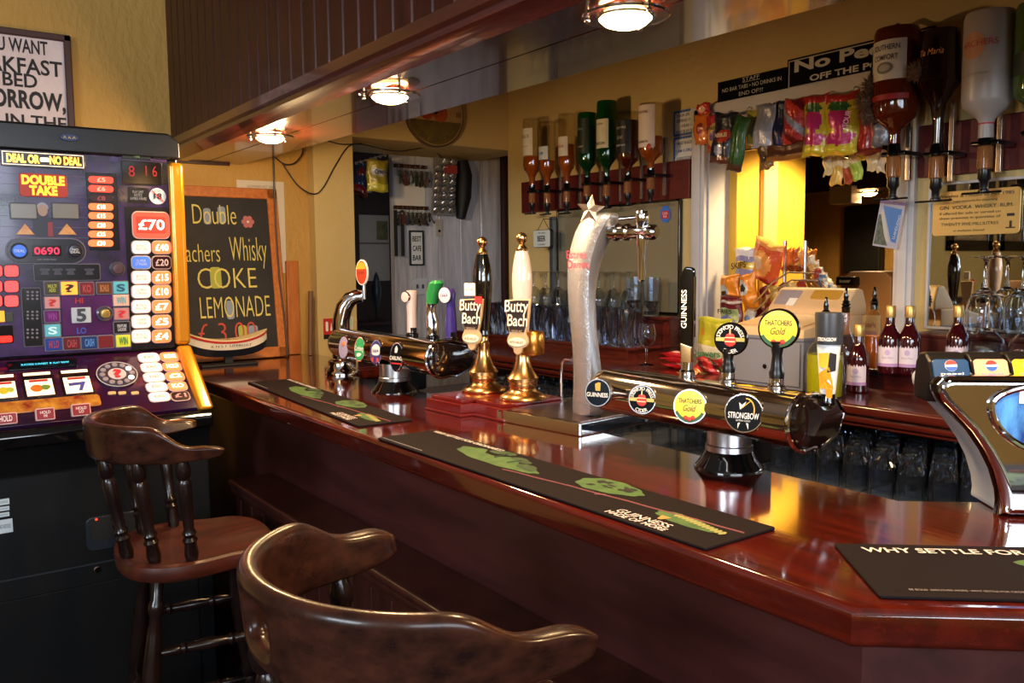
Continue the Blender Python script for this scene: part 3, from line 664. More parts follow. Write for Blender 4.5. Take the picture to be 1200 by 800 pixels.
# ---- hand pumps
def hand_pump(label, corner_px, left_px, right_px, bpx, hm, clip_px, topz, trim=(0, 0)):
    qn, ql, qr = (atz(*q, CT) for q in (corner_px, left_px, right_px))
    ux = Vector((1, .05, 0)).normalized(); lx = abs((qr-qn).dot(ux)); uy = Vector((0, 0, 1)).cross(ux); ly = abs((ql-qn).dot(uy)); lx -= trim[0]; ly -= trim[1]; qn = qn+uy*trim[1]
    Mx = frame(qn, ux, uy); ph = .042
    t = thing('hand_pump', label, 'hand pump', Mx @ Matrix.Translation((lx/2, ly/2, 0)))
    b = MB(Mx); b.bb((-.003, -.003, 0), (lx+.003, ly+.003, .008), .002); b.bb((0, 0, .008), (lx, ly, .033), .002); b.bb((.010, .010, .033), (lx-.010, ly-.010, ph), .002); b.build('plinth', redwood, t)
    p = atz(bpx[0], bpx[1], CT+ph); Z = Matrix.Translation(p); s = 1.0
    hb = topz(p)-p.z                                  # height of the finial top above the plinth
    b = MB(Z); b.lathe([(0, 0), (.060, 0), (.062, .004), (.060, .009), (.048, .016), (.036, .022), (.033, .028), (.036, .032), (.036, .042), (.040, .046), (.041, .056), (.036, .062), (.027, .075), (.019, .100), (.0165, .125), (.018, .130), (.018, .136), (.0145, .140), (.0145, .150), (.012, .156)], n=40); b.build('brass_base', brass, t)
    z0, z1 = .152, hb-.048
    prof = [(.012, z0), (.0175, z0+.003), (.0175, z0+.01), (.0165, z0+.014)]
    for i in range(1, 15):
        f = i/14; r_ = .0165+.0115*math.sin(PI*min(1, (f*.93)**1.45))-.004*f**3; prof.append((r_, z0+.014+(z1-z0-.014)*f))
    prof.append((.0, z1+.002)); b = MB(Z); b.lathe(prof, n=36); b.build('handle', hm, t)
    b = MB(Z); b.lathe([(.0, z1-.002), (.0135, z1), (.0145, z1+.006), (.010, z1+.013), (.006, z1+.018), (.008, z1+.022)], n=24); b.ball((0, 0, hb-.0145), .0145, n=18); b.build('finial', brass, t)
    # pump clip: shaped wooden badge
    ch = .165; pc = atx(clip_px[0], clip_px[1], p.x-.062); Mc = upright(.42, pc)
    KC = .86; ol = [(-.042, .080), (.0, .083), (.044, .083), (.042, .066), (.038, .03), (.030, -.006), (.026, -.016), (.034, -.03), (.036, -.042), (.030, -.054), (.016, -.060), (.012, -.074), (0, -.081), (-.012, -.074), (-.016, -.060), (-.030, -.054), (-.036, -.042), (-.034, -.03), (-.026, -.016), (-.030, -.004), (-.036, .03), (-.044, .066)]; ol = [(x_*KC, y_*KC) for x_, y_ in ol]
    b = MB(Mc); b.prism(ol, -.010, 0, .002, 1); cl = b.build('pump_clip', mat('clip_tan', (196, 160, 118), .45), t)
    b = MB(Mc); b.prism([(x*.88, y*.93+.002) for x, y in ol if y > -.02], 0, .0012); b.build('dark_panel', P('2a1d1c', .4), cl)
    b = MB(Mc); b.prism(circ(.030*KC, 24, 0, -.042*KC, .013*KC), .0, .003, .001, 1); b.build('brewery_plaque', P('efe3c2', .4), cl)
    T('Butty', Mc, .030, P('f2e6d0'), cl, at=(0, .058*KC), w=.080*KC, bold=.012, dz=.003, shear=.1); T('Bach', Mc, .030, P('f2e6d0'), cl, at=(.002, .022*KC), w=.068*KC, bold=.012, dz=.003, shear=.1)
    T('WELSH ALE', Mc, .006, P('c8b090'), cl, at=(0, -.008), w=.03, dz=.003); T('WYE VALLEY', Mc, .007, P('6a5a48'), cl, at=(0, -.042*KC), w=.040, bold=.01, dz=.0042)
    b = MB(); b.tube([pc+Vector((.004, 0, -.03)), Vector((p.x-.014, p.y, pc.z-.05))], .006, 8); b.build('clip_bracket', brass, t)
    return t, Mc, p
zt = lambda px, py: (lambda p: atx(px, py, p.x).z)
tA, McA, pA = hand_pump('hand pump with glossy black handle and brass base on red wooden plinth', (540, 489), (489, 481), (600, 468), (567, 458), ceramic_b, (552, 381), zt(569, 277))
tB, McB, pB = hand_pump('hand pump with cream white handle and brass base, right of the black one', (600, 497), (544, 487), (672, 477), (613, 467), ceramic_w, (606, 384), zt(614, 272), (.07, .035))
b = MB(McA @ Matrix.Translation((-.005, .096, -.004))); b.box((0, 0, 0), (.034, .034, .006), .002); b.build('price_card', P('f0e8e4'), tA)
T('£3.20', McA @ Matrix.Translation((-.005, .098, 0)), .008, P('7a3040'), tA, w=.026)
b = MB(McA @ Matrix.Translation((.026, .068, .002))); b.box((0, 0, 0), (.022, .02, .003), .001); b.build('red_tag', P('c83030'), tA)
b = MB(Matrix.Translation(pB)); b.lathe([(.020, .115), (.030, .118), (.033, .125), (.033, .170), (.030, .178), (.018, .180)], c=(.012, -.024, 0), n=30); b.build('brass_collar', mat('orange_brass', (206, 140, 62), .2, .9), tB)

# ---- chrome swan spout behind the pumps
p = atz(658, 462, CT); p = Vector((1.42, atx(658, 460, 1.42).y, CT-.06))
cr = thing('hook_spout', 'thin bent chrome pipe behind the white-handled hand pump', 'pipe', p)
hz = atx(665, 421, 1.42).z
b = MB(); b.tube([p, p+Vector((0, 0, hz-p.z-.04)), Vector((p.x, p.y-.006, hz-.012)), Vector((p.x, p.y-.02, hz)), Vector((p.x, p.y-.045, hz))], .005, 10); b.build('pipe', chrome, cr)
b = MB(Matrix.Translation(p)); b.lathe([(0, 0), (.012, 0), (.012, .01), (.006, .014)], n=16); b.build('collar', chrome, cr)

# ---- pepsi tower on the angled end
n_ = Vector((NX.x, NX.y, 0)); e_ = Vector((EX.x, EX.y, 0)); pp = atz(1163, 600, CT)
FP = Face(pp, e_, (0, 0, 1)); 
pt = thing('cola_tower', 'curved chrome soft drink tower with blue panel on the right end of the counter', 'drinks dispenser', frame(pp+e_*.06+n_*.05, e_, n_))
def U(*a): return FP.uv(*a)
half = [(1163, 603), (1166, 590), (1164, 572), (1157, 548), (1146, 526), (1130, 503), (1113, 485), (1098, 470), (1091, 458), (1090, 448), (1096, 441), (1108, 438)]
ol = [(q_[0], max(q_[1], .0005)) for q_ in (U(*q) for q in half)]; cx = U(1226, 560)[0]
ol2 = ol+[(2*cx-x, y) for x, y in ol[::-1]]
b = MB(FP.M); b.prism(ol2, -.012, .03, .014, 4); b.build('tower_body', chrome, pt, 50)
b = MB(FP.M); b.prism([(x+(.006 if x < cx else -.006), y-.0) for x, y in ol2], -.10, -.010, .006, 2); b.build('tower_back', satin, pt)
x0, v1 = U(1152, 443); _, v0 = U(1200, 526); vm = U(1160, 470)[1]
ov = []
for i in range(40):
    a = 2*PI*i/40; ov.append((cx+(cx-x0)*math.cos(a), vm+(v1-vm-.004)*math.sin(a) if math.sin(a) > 0 else vm+(vm-v0)*math.sin(a)))
b = MB(FP.M); b.tube([(x, y, .034) for x, y in ov], .005, 8, True); b.build('panel_rim', chrome, pt)
b = MB(FP.M); b.prism(ov, .028, .034); pn = b.build('display_panel', mat('blue_burst', (6, 26, 112), .4, noise=40, col2=(90, 165, 235), stretch=(1, 1, .3), emit=(10, 40, 150), es=.12), pt)
T('PEPSI', FP.M, .019, white, pn, at=(cx, vm+.012), w=(cx-x0)*1.25, bold=.02, dz=.036)
def hood(px0, px1, lab_c, lab, gx):
    u0, v0_ = U(px0, 446); u1 = U(px1, 446)[0]; vt = U((px0+px1)/2, 415)[1]; vb = U(px0, 474)[1]
    Mh = FP.M @ Matrix.Translation((u0, 0, -.03)) @ Matrix.Rotation(-PI/2, 4, 'Y')      # local x = away from customer, y up, z along e
    w_ = u1-u0; pr = [(-.002, v0_-.006), (.0, v0_+.004), (.012, vt-.012), (.03, vt), (.055, vt-.002), (.07, vt-.016), (.078, vb+.02), (.072, vb), (.02, vb), (.01, v0_-.008)]
    pr = [(x_, y_) for x_, y_ in pr]
    Mh = FP.M @ Matrix((( 0, 0, 1, u0), (0, 1, 0, 0), (-1, 0, 0, -.006), (0, 0, 0, 1)))
    b = MB(Mh); b.prism(pr, .002, w_-.002, .006, 3); h = b.build('tap_hood', mat('soft_black', (24, 22, 22), .28), pt)
    ang = math.atan2(vt-.012-v0_-.004, .012)
    Ml = FP.M @ Matrix.Translation((u0+w_/2, (v0_+vt-.010)/2+.001, -.0085)) @ Matrix.Rotation(-(PI/2-ang), 4, 'X')
    b = MB(Ml); lh = (vt-v0_)*.80; b.prism(rrect(-w_*.44, -lh/2, w_*.44, lh/2, .006), .0, .0025, .001, 1); l = b.build('label_plate', lab_c, h)
    b = MB(Ml); rr_ = lh*.27
    ngon(b, [(rr_*math.cos(a), lh*.16+rr_*math.sin(a)) for a in [.25+i*(PI-.4)/12 for i in range(13)]], .0034); b.build('logo_red', P('d83030'), l)
    b = MB(Ml); ngon(b, [(rr_*math.cos(a), lh*.16+rr_*math.sin(a)) for a in [PI+.25+i*(PI-.4)/12 for i in range(13)]], .0034); b.build('logo_blue', P('2c5ab0'), l)
    b = MB(Ml); b.prism(circ(rr_*1.04, 24, 0, lh*.16), .0024, .0029); b.build('logo_disc', white, l)
    if lab: T(lab, Ml, lh*.17, white if gx else P('8090b0'), l, at=(0, -lh*.28), w=w_*.55, bold=.015, dz=.0036)
hood(1092, 1141, P('16406a', .3), 'pepsi', True)
hood(1141, 1187, P('d8a888', .3), 'pepsi', False)
hood(1187, 1231, P('e0c030', .3), 'pepsi', False)
# ================================================================ BACK BAR
ZB = CAMZ-.365; ZS1 = CAMZ-.312; ZS2 = CAMZ-.208; GS = CAMZ-.592
bb_ = thing('back_bar_counter', 'low mahogany back bar counter with moulded edge behind the beer fonts', 'counter', (2.3, 1.6, 0))
b = MB(); b.bb((1.985, -.6, ZB-.028), (XB, YF, ZB), .008, 3); b.bb((1.998, -.6, ZB-.05), (2.06, YF, ZB-.028), .008, 2); b.bb((2.01, -.6, ZB-.062), (2.06, YF, ZB-.05), .004, 1); b.build('worktop', backbar_wood, bb_)
b = MB(); b.bb((2.34, -.6, 0), (XB, YF, ZB-.05)); b.build('back_board', dwood, bb_)
b = MB(); b.bb((1.93, -.6, GS-.03), (2.34, YF, GS), .004); b.build('glass_shelf', dwood, bb_)
b = MB(); b.bb((1.97, -.6, 0), (1.99, YF, GS-.03)); b.build('cupboard_front', dwood, bb_)
b = MB()
yy = .3
while yy < 3.3:
    b.bb((1.935, yy, GS), (2.3, yy+.30, GS+.006), .002, 1); yy += .31
b.build('bar_matting', mat('clear_bar_matting', (120, 122, 126), .3), bb_)
def riser(label, x0, y0, y1, z1, m=backbar_wood, z0=ZB):
    t = thing('shelf_riser', label, 'shelf', ((x0+XB)/2, (y0+y1)/2, z0))
    b = MB(); b.bb((x0+.006, y0+.006, z0), (XB, y1-.006, z1-.012)); b.build('riser_box', m, t)
    b = MB(); b.bb((x0, y0, z1-.014), (XB, y1, z1), .004, 2); b.build('shelf_top', m, t)
yR1 = atx(1014, 445, 2.31).y; yR2 = atx(1068, 420, 2.44).y
riser('low wooden display step carrying the tall tumblers, left of the hatch', 2.25, 2.375, YF-.01, CAMZ-.319)
riser('upper wooden display step carrying stemmed glasses, left of the hatch', 2.44, 2.375, YF-.01, ZS2, z0=CAMZ-.319)
riser('low wooden display step under the small red wine bottles, right of the hatch', 2.31, -.5, yR1, ZS1)
riser('upper wooden display step under the upturned wine glasses, right of the hatch', 2.44, -.5, yR2, ZS2, mat('maroon_step', (84, 34, 34), .35, noise=6, col2=(64, 22, 24)), z0=ZS1)

# optics boards and mirrors
def board(label, x, a, c_, name='optic_board'):
    (x0, z1), (x1, z0) = a, c_
    t = MB(); t.bb((XB-.02, x1, z0), (XB, x0, z1), .004); o = t.build(name, mat('maroon_board', (98, 26, 24), .45, noise=5, col2=(78, 18, 18), stretch=(4, .4, 4))); return tag(o, label, 'board')
board('maroon optic board behind the seven left bottles', 0, (3.50, CAMZ+.416), (2.372, CAMZ+.262))
board('maroon optic board behind the large bottles on the right', 0, (1.435, CAMZ+.416), (-.2, CAMZ+.258))
def wall_mirror(label, px0, pytop, px1, pybot, fm, gm_=mirror):
    y0, y1 = atx(px0, 300, XB-.01).y, (atx(px1, 300, XB-.01).y if px1 else -.3); zt_ = atx(px0, pytop, XB-.01).z; zb = pybot
    t = thing('wall_mirror', label, 'mirror', (XB-.01, (y0+y1)/2, zb))
    b = MB(); b.bb((XB-.014, y1, zb), (XB-.002, y0, zt_)); b.build('glass_sheet', gm_, t)
    b = MB()
    for lo, hi in (((XB-.02, y1-.004, zb), (XB-.001, y1+.004, zt_)), ((XB-.02, y0-.004, zb), (XB-.001, y0+.004, zt_)), ((XB-.02, y1, zt_-.004), (XB-.001, y0, zt_+.004)), ((XB-.02, y1, zb-.002), (XB-.001, y0, zb+.006))): b.bb(lo, hi, .001, 1)
    b.build('edge_trim', fm, t); return t
wall_mirror('wall mirror with black edge behind the rows of bar glasses', 655, 247, 797, ZS2+.004, gloss_black, smoked)
wall_mirror('wall mirror above the red wine bottles on the right', 1089, 217, None, ZS2+.004, white_trim)
FBK = Face((XB-.016, 0, CAMZ), (0, -1, 0), (0, 0, 1))
u, v = FBK.uv(780, 251); o8 = [(u+.031*math.cos(PI/8+i*PI/4), v+.036*math.sin(PI/8+i*PI/4)) for i in range(8)]
st_ = thing('octagon_sticker', 'blue and red octagonal sticker at the top of the left mirror', 'sticker', FBK.sub(u, v))
b = MB(FBK.M); b.prism(o8, 0, .002); b.build('blue_plate', P('3a70c0'), st_)
b = MB(FBK.M); b.prism(rrect(u-.022, v-.018, u+.022, v+.014, .005), .002, .0028); b.build('red_field', P('c03038'), st_); T('CASK\nALE', FBK.M, .022, white, st_, at=(u, v-.002), w=.03, dz=.0034)

# ---------------------------------------------------------------- inverted bottles on optics
def optic_parts(t, M, big=1.0, xw=0):
    """measure below a bottle whose mouth is at local origin, hanging down -z; local y is towards the wall"""
    s = big
    b = MB(M); b.lathe([(.0, .02), (.014*s, .02), (.016*s, .0), (.016*s, -.012), (.011*s, -.018)], n=20); b.bb((-.03*s, -.008, -.016), (.03*s, .09, -.002), .003); b.build('optic_clamp', gloss_black, t)
    b = MB(M); b.lathe([(.012*s, -.016), (.0165*s, -.02), (.0165*s, -.062*s), (.012*s, -.066*s)], n=20); b.build('measure_glass', mat('optic_chamber', (190, 130, 80), .05, trans=.6, ior=1.3), t)
    b = MB(M); b.lathe([(0, -.060*s), (.013*s, -.064*s), (.014*s, -.085*s), (.009*s, -.092*s), (.008*s, -.108*s), (.012*s, -.111*s), (.012*s, -.118*s), (0, -.118*s)], n=20); b.tube([(-.043*s, -.012, -.116*s), (.043*s, -.012, -.116*s)], .003, 8); b.build('dispense_valve', black, t)
    b = MB(M); b.bb((-.0075, .075, -.085), (.0075, .090, .15), .002); b.build('wall_bracket', mat('bracket_steel', (190, 178, 168), .25, .9), t)
def bottle(label, px, py_top, py_mouth, x, prof, gm, fill=None, labels=(), wpx=None, sub=True, xw=XB, big=1.0):
    """inverted bottle, base up. prof: list of (radius, fraction 0 mouth..1 base)"""
    pt_, pm_ = atx(px, py_top, x), atx(px, py_mouth, x); h = pt_.z-pm_.z; p = Vector((x, pt_.y, pm_.z))
    M = frame(p, (0, -1, 0), (1, 0, 0))          # local x = right, y = to the wall, z = down? fix below
    M = Matrix(((0, 1, 0, p.x), (-1, 0, 0, p.y), (0, 0, 1, p.z), (0, 0, 0, 1)))
    t = thing('spirit_bottle', label, 'bottle', M)
    b = MB(M); b.lathe([(r_, f*h) for r_, f in prof]+[(0, h*.985)], n=28); bo = b.build('bottle_glass', gm, t)
    if fill:
        fm, f1 = fill; R = [(r_*.93, f*h) for r_, f in prof if f <= f1]; 
        nxt = [q for q in prof if q[0] > 0 and q[1] >= f1][0]; R.append((nxt[0]*.93, f1*h))
        b = MB(M); b.lathe([(0, R[0][1])]+R+[(0, f1*h)], n=28); b.build('spirit', fm, t)
    for (f0, f1, span, col, txt) in labels:
        rr = max(r_ for r_, f in prof)+.0008
        b = MB(M); b.lathe([(rr, f0*h), (rr, f1*h)], n=20, a0=-PI/2-span/2+.55*0, a1=-PI/2+span/2); lb = b.build('bottle_label', P(col, .5), bo)
        for (s_, fv, hh, ww, tc) in txt:
            Mt = M @ Matrix.Translation((0, -rr, fv*h)) @ Matrix.Rotation(PI/2, 4, 'X')
            T(s_, Mt, hh, P(tc), lb, w=ww, bold=.01, wrap=rr, dz=.001)
    if sub: optic_parts(t, M @ Matrix.Translation((0, 0, .0)), big)
    t['group'] = 'spirit bottles on wall optics'
    return t, M, h
def bp(R, neck=.013, sh=.42, nk=.2):
    R *= 1.08; sh = .10+sh*.52 if sh > .3 else sh; nk = min(nk, sh*.45)
    return [(neck, 0), (neck+.001, .03), (neck, nk), (neck+.003, nk+.04), (R*.55, (nk+sh)/2), (R*.93, sh-.02), (R, sh+.03), (R, .95), (R*.93, .99), (R*.6, .985)]
clear_b = thin('bottle_clear', (236, 232, 222), .05, .8); green_b = mat('bottle_green', (20, 92, 40), .04, trans=.75, ior=1.4); dark_b = mat('bottle_brown', (34, 16, 10), .05, trans=.3, coat=.5)
whisky = mat('whisky', (214, 112, 40), .05, trans=.55, ior=1.33, emit=None); jd = mat('dark_whisky', (120, 44, 12), .03, trans=.6)
XO_ = 2.50
bottle('leftmost inverted whisky bottle, amber spirit and white oval label', 623, 139, 222, XO_, bp(.040, .014, .40), clear_b, (whisky, .46), [(.47, .85, 2.0, 'ddd6c8', [("BELL'S", .74, .015, .05, '2a2220'), ('AFORE YE GO', .6, .005, .04, '6a5a4a')])])
bottle('short-filled inverted bottle with small pale blue and white label', 641, 142, 222, XO_, bp(.036, .013, .40), clear_b, (whisky, .42), [(.43, .62, 2.0, 'cfd6d8', [('RUM', .52, .014, .03, '3a78b0')])])
bottle('slim inverted whisky bottle with slanted cream label and red writing', 664, 133, 220, XO_, bp(.035, .013, .38), clear_b, (whisky, .58), [(.42, .68, 2.0, 'ddd2c2', [('GROUSE', .55, .012, .04, 'b05038')])])
bottle('dark green inverted bottle with black oval label', 688, 132, 213, XO_, bp(.039, .013, .34), green_b, (mat('green_fill', (10, 34, 16), .1), .8), [(.40, .90, 2.0, '16241a', [('GORDON', .75, .008, .035, '889a88'), ('SPECIAL DRY', .5, .007, .04, 'c8c8b8')])])
bottle('tall green inverted whiskey bottle with long cream label', 711, 118, 212, XO_, bp(.040, .013, .36), green_b, (mat('green_fill', (10, 34, 16), .1), .45), [(.40, .76, 2.0, 'd8cfae', [('JAMESON', .455, .012, .055, '26221e'), ('IRISH WHISKEY', .70, .006, .04, '5a4a3a')])])
bottle('square inverted whiskey bottle with black label', 736, 131, 208, XO_, bp(.043, .014, .34), clear_b, (jd, .86), [(.36, .86, 2.1, '17161a', [('JACK DANIELS', .74, .010, .056, 'c8c4bc'), ('OLD No.7', .6, .013, .03, 'b8b4ac'), ('TENNESSEE WHISKEY', .48, .007, .055, 'c8c4bc')])])
bottle('inverted bourbon bottle with large pink-white label and a red rose print, rightmost of seven', 763, 121, 203, XO_, bp(.045, .014, .36), clear_b, (whisky, .52), [(.36, .96, 2.2, 'e0d0c4', [('FOUR ROSES', .86, .010, .05, '7a2a22'), ('BOURBON', .44, .009, .05, '5a3a30')])])
p = atx(763, 165, XO_-.046); b = MB(Matrix.Translation(p)); b.ball((0, .012, -.02), .012, (.25, 1, 1), 10); ro = b.build('rose_print', P('b03828')); 
ro.parent = [o for o in bpy.data.objects if o.name == 'spirit_bottle.006'][0]; ro.matrix_parent_inverse = wmat(ro.parent).inverted()
# large ones on the right
XG = 2.47
def wrapdisc(M, rr, cx, cz, rx, rz, name, m, parent):
    vs = [(rr*math.sin(cx/rr), -rr*math.cos(cx/rr), cz)]; n = 28
    for k in (.5, 1):
        for i in range(n):
            a = (cx+rx*k*math.cos(2*PI*i/n))/rr; vs.append((rr*math.sin(a), -rr*math.cos(a), cz+rz*k*math.sin(2*PI*i/n)))
    b = MB(M); b.add(vs, [[0, 1+i, 1+(i+1) % n] for i in range(n)]+[[1+i, 1+(i+1) % n, n+1+(i+1) % n, n+1+i] for i in range(n)]); return b.build(name, m, parent)
tB_, MB_, hB_ = bottle('large inverted bottle of amber liqueur with white shield label, furry garland behind', 1052, 33, 176, XG, bp(.060, .016, .29, .14), mat('bottle_amber', (120, 44, 20), .05, trans=.5), (mat('amber_dark', (52, 16, 8), .2), .55), [(.56, .88, 1.9, 'd6cdc0', [('SOUTHERN', .82, .016, .085, '2a2420'), ('COMFORT', .74, .016, .075, '2a2420')]), (.40, .445, 2.2, '9a2420', [])], big=1.25)
wrapdisc(MB_, .0656+.0014, 0, hB_*.655, .026, .017, 'medallion_print', P('7a7670'), tB_); wrapdisc(MB_, .0656+.0020, 0, hB_*.655, .018, .010, 'medallion_print', P('a8a29a'), tB_)
t_, M_, h_ = bottle('dark brown flared inverted coffee liqueur bottle with orange script', 1103, 35, 176, XG, [(.015, 0), (.016, .04), (.0155, .25), (.022, .38), (.05, .52), (.060, .57), (.057, .62), (.052, .95), (.05, .99), (.03, .985)], dark_b, None, [], big=1.25)
Mt = M_ @ Matrix.Translation((0, -.0555, h_*.80)) @ Matrix.Rotation(PI/2, 4, 'X'); T('Tia Maria', Mt, .018, P('d88a4a'), t_, w=.07, wrap=.056, dz=.0012, shear=.3)
b = MB(M_); b.lathe([(.0545, h_*.66), (.0545, h_*.70)], n=16, a0=-PI/2-.7, a1=-PI/2+.7); b.build('orange_swirl', P('9a4a20'), t_)
t_, M_, h_ = bottle('large frosted white inverted bottle with orange disc and red cap band', 1161, 14, 163, XG, bp(.060, .019, .28, .12), mat('milky_bottle', (172, 163, 158), .35), None, [], big=1.25)
wrapdisc(M_, .0656, -.014, h_*.72, .034, .036, 'orange_disc', P('c08868'), t_)
T('ARCHERS', M_ @ Matrix.Translation((0, -.0648, h_*.735)) @ Matrix.Rotation(PI/2, 4, 'X'), .017, P('b85048'), t_, w=.10, wrap=.0648, dz=.0016, bold=.01)
T('PEACH SCHNAPPS', M_ @ Matrix.Translation((0, -.0648, h_*.50)) @ Matrix.Rotation(PI/2, 4, 'X'), .005, P('8a7a72'), t_, w=.06, wrap=.0648, dz=.001)
b = MB(M_); b.lathe([(.0200, h_*.12), (.0200, h_*.17)], n=20); b.build('red_band', P('b83038'), t_)
bottle('green inverted liqueur bottle at the right edge, next to the white one', 1222, 2, 150, XG, bp(.056, .016, .28, .12), mat('bottle_olive', (90, 120, 60), .06, trans=.5), None, [(.42, .6, 2.2, '1c2a1c', [])], big=1.25)
# furry garland wrapped on the big amber bottle
def fluff(name, label, cat, centres, m, n=260, ln=.02, seed=1, parent=None):
    r_ = random.Random(seed); b = MB()
    for i in range(n):
        c, rad = centres[i % len(centres)]; d = Vector((r_.gauss(0, 1), r_.gauss(0, 1), r_.gauss(0, 1))).normalized()
        s0 = Vector(c)+d*rad*.55; e = Vector(c)+d*(rad+ln*r_.uniform(.2, 1)); q = d.orthogonal().normalized()*.0022; w2 = d.cross(q)
        b.add([s0+q, s0-q*.5+w2, s0-q*.5-w2, e], [[0, 1, 3], [1, 2, 3], [2, 0, 3], [0, 2, 1]])
    for c, rad in centres: b.ball(c, rad*.8, n=8)
    o = b.build(name, m, parent, None)
    if label: tag(o, label, cat)
    return o
ga = thing('furry_garland', 'brown furry garland draped around the large amber bottle', 'garland', atx(1052, 120, XG))
fm = mat('brown_fur', (104, 80, 64), .95)
cs = [(atx(x, y, 2.50 if 1030 < x < 1078 else 2.44), r_) for x, y, r_ in ((1022, 100, .028), (1016, 118, .030), (1020, 136, .026), (1074, 66, .030), (1078, 84, .032), (1074, 104, .028), (1068, 120, .022))]
fluff('fur_tufts', None, None, cs[:3], fm, 900, .017, 3, ga); fluff('fur_tufts', None, None, cs[3:], fm, 1100, .017, 4, ga)
b = MB(); b.tube([atx(x, y, 2.545) for x, y in ((1022, 92), (1026, 60), (1036, 38), (1052, 30), (1068, 36), (1076, 58))], .008, 8); b.build('black_cord', matt_black, ga)

# ---------------------------------------------------------------- signs on the back wall
FW = Face((XB-.001, 0, CAMZ), (0, -1, 0), (0, 0, 1))
def panel(name, label, F, rect, th, col, cat='sign', border=None, group=None, bw=.008):
    x0, y0, x1, y1 = rect; t = thing(name, label, cat, F.sub((x0+x1)/2, y0), group)
    b = MB(F.M); b.prism([(x0, y0), (x1, y0), (x1, y1), (x0, y1)], 0, th, .0015, 1); b.build('board', sign_black, t)
    if border:
        b = MB(F.M); i = bw*.8; g = bw*.45
        for r_ in ((x0+i, y0+i, x1-i, y0+i+g), (x0+i, y1-i-g, x1-i, y1-i), (x0+i, y0+i, x0+i+g, y1-i), (x1-i-g, y0+i, x1-i, y1-i)): b.bb((r_[0], r_[1], th-.001), (r_[2], r_[3], th+.0012))
        b.build('border_line', P(border), t)
    return t
zS = lambda px, py: FW.uv(px, py)
x0, y1 = zS(843, 97); x1, y0 = zS(925, 106); _, y1b = zS(925, 75)
s = panel('staff_sign', 'black staff notice with small white capitals, left of the larger sign', FW, (x0, y0+.004, x1-.006, y1b-.01), .01, '0d0c0c')
W_ = x1-x0; yc = (y0+y1b)/2; Hh = y1b-y0
for s_, dv, ww in (('STAFF', .27, .24), ('NO BAR TABS • NO DRINKS IN', 0, .84), ('END OF!!!', -.27, .34)): T(s_, FW.M, Hh*.16, P('c8c4bc'), s, at=((x0+x1)/2, yc+dv*Hh), w=W_*ww, dz=.0125)
b = MB(FW.M); b.bb(((x0+x1)/2-W_*.12, yc+.16*Hh, .010), ((x0+x1)/2+W_*.12, yc+.172*Hh, .0122)); b.build('underline', P('c8c4bc'), s)
x0, y0 = zS(925, 107); _, y1 = zS(925, 71); x1 = -1.40
s = panel('porch_sign', 'large black joke sign with big old-style white lettering and border', FW, (x0, y0, x1, y1), .014, '0d0c0c', border='b8b2a8')
T('No Peeing', FW.M, (y1-y0)*.36, P('c8c2b8'), s, at=((x0+x1)/2, y0+(y1-y0)*.66), w=(x1-x0)*.88, bold=.035, dz=.0165)
T('OFF THE PORCH', FW.M, (y1-y0)*.19, P('c8c2b8'), s, at=((x0+x1)/2+.01, y0+(y1-y0)*.25), w=(x1-x0)*.68, bold=.03, dz=.0165)
for k, (ya, yb, tx, lb) in enumerate(((128, 158, ('YOUR LIFE MAY', 'DEPEND ON IT', 'I HEAR IS', 'BLAH BLAH BLAH'), 'upper of two white joke cards with blue scalloped edge beside the hatch'), (159, 191, ('I AM NOT AN ALCOHOLIC', 'I AM A DRUNK', 'ALCOHOLICS GO TO MEETINGS'), 'lower of two white joke cards with blue scalloped edge beside the hatch'))):
    r_ = FW.rect(790, ya, 820, yb); t = thing('joke_card', lb, 'sign', FW.sub(r_[0], r_[1]))
    b = MB(FW.M); b.prism([(r_[0], r_[1]), (r_[2], r_[1]), (r_[2], r_[3]), (r_[0], r_[3])], 0, .003); b.build('blue_card', P('3a64a8'), t)
    ed = []; nx = 9; ny = 7; a0, b0, a1, b1 = r_[0]+.008, r_[1]+.008, r_[2]-.004, r_[3]-.008
    for i in range(nx*2): ed.append((a0+(a1-a0)*i/(nx*2), b0+(.004 if i % 2 else 0)))
    for i in range(ny*2): ed.append((a1-(.004 if i % 2 else 0), b0+(b1-b0)*i/(ny*2)))
    for i in range(nx*2): ed.append((a1-(a1-a0)*i/(nx*2), b1-(.004 if i % 2 else 0)))
    for i in range(ny*2): ed.append((a0+(.004 if i % 2 else 0), b1-(b1-b0)*i/(ny*2)))
    b = MB(FW.M); b.prism(ed, .003, .004); b.build('white_field', P('d8d6d2'), t)
    n = len(tx)
    for i, s_ in enumerate(tx): T(s_, FW.M, (b1-b0)*.13, P('1c2a50' if i != n-2 or k == 0 else '2050a0'), t, at=((a0+a1)/2, b1-(b1-b0)*(i+.6)/n), maxw=(a1-a0)*.86, bold=.02, dz=.0045)
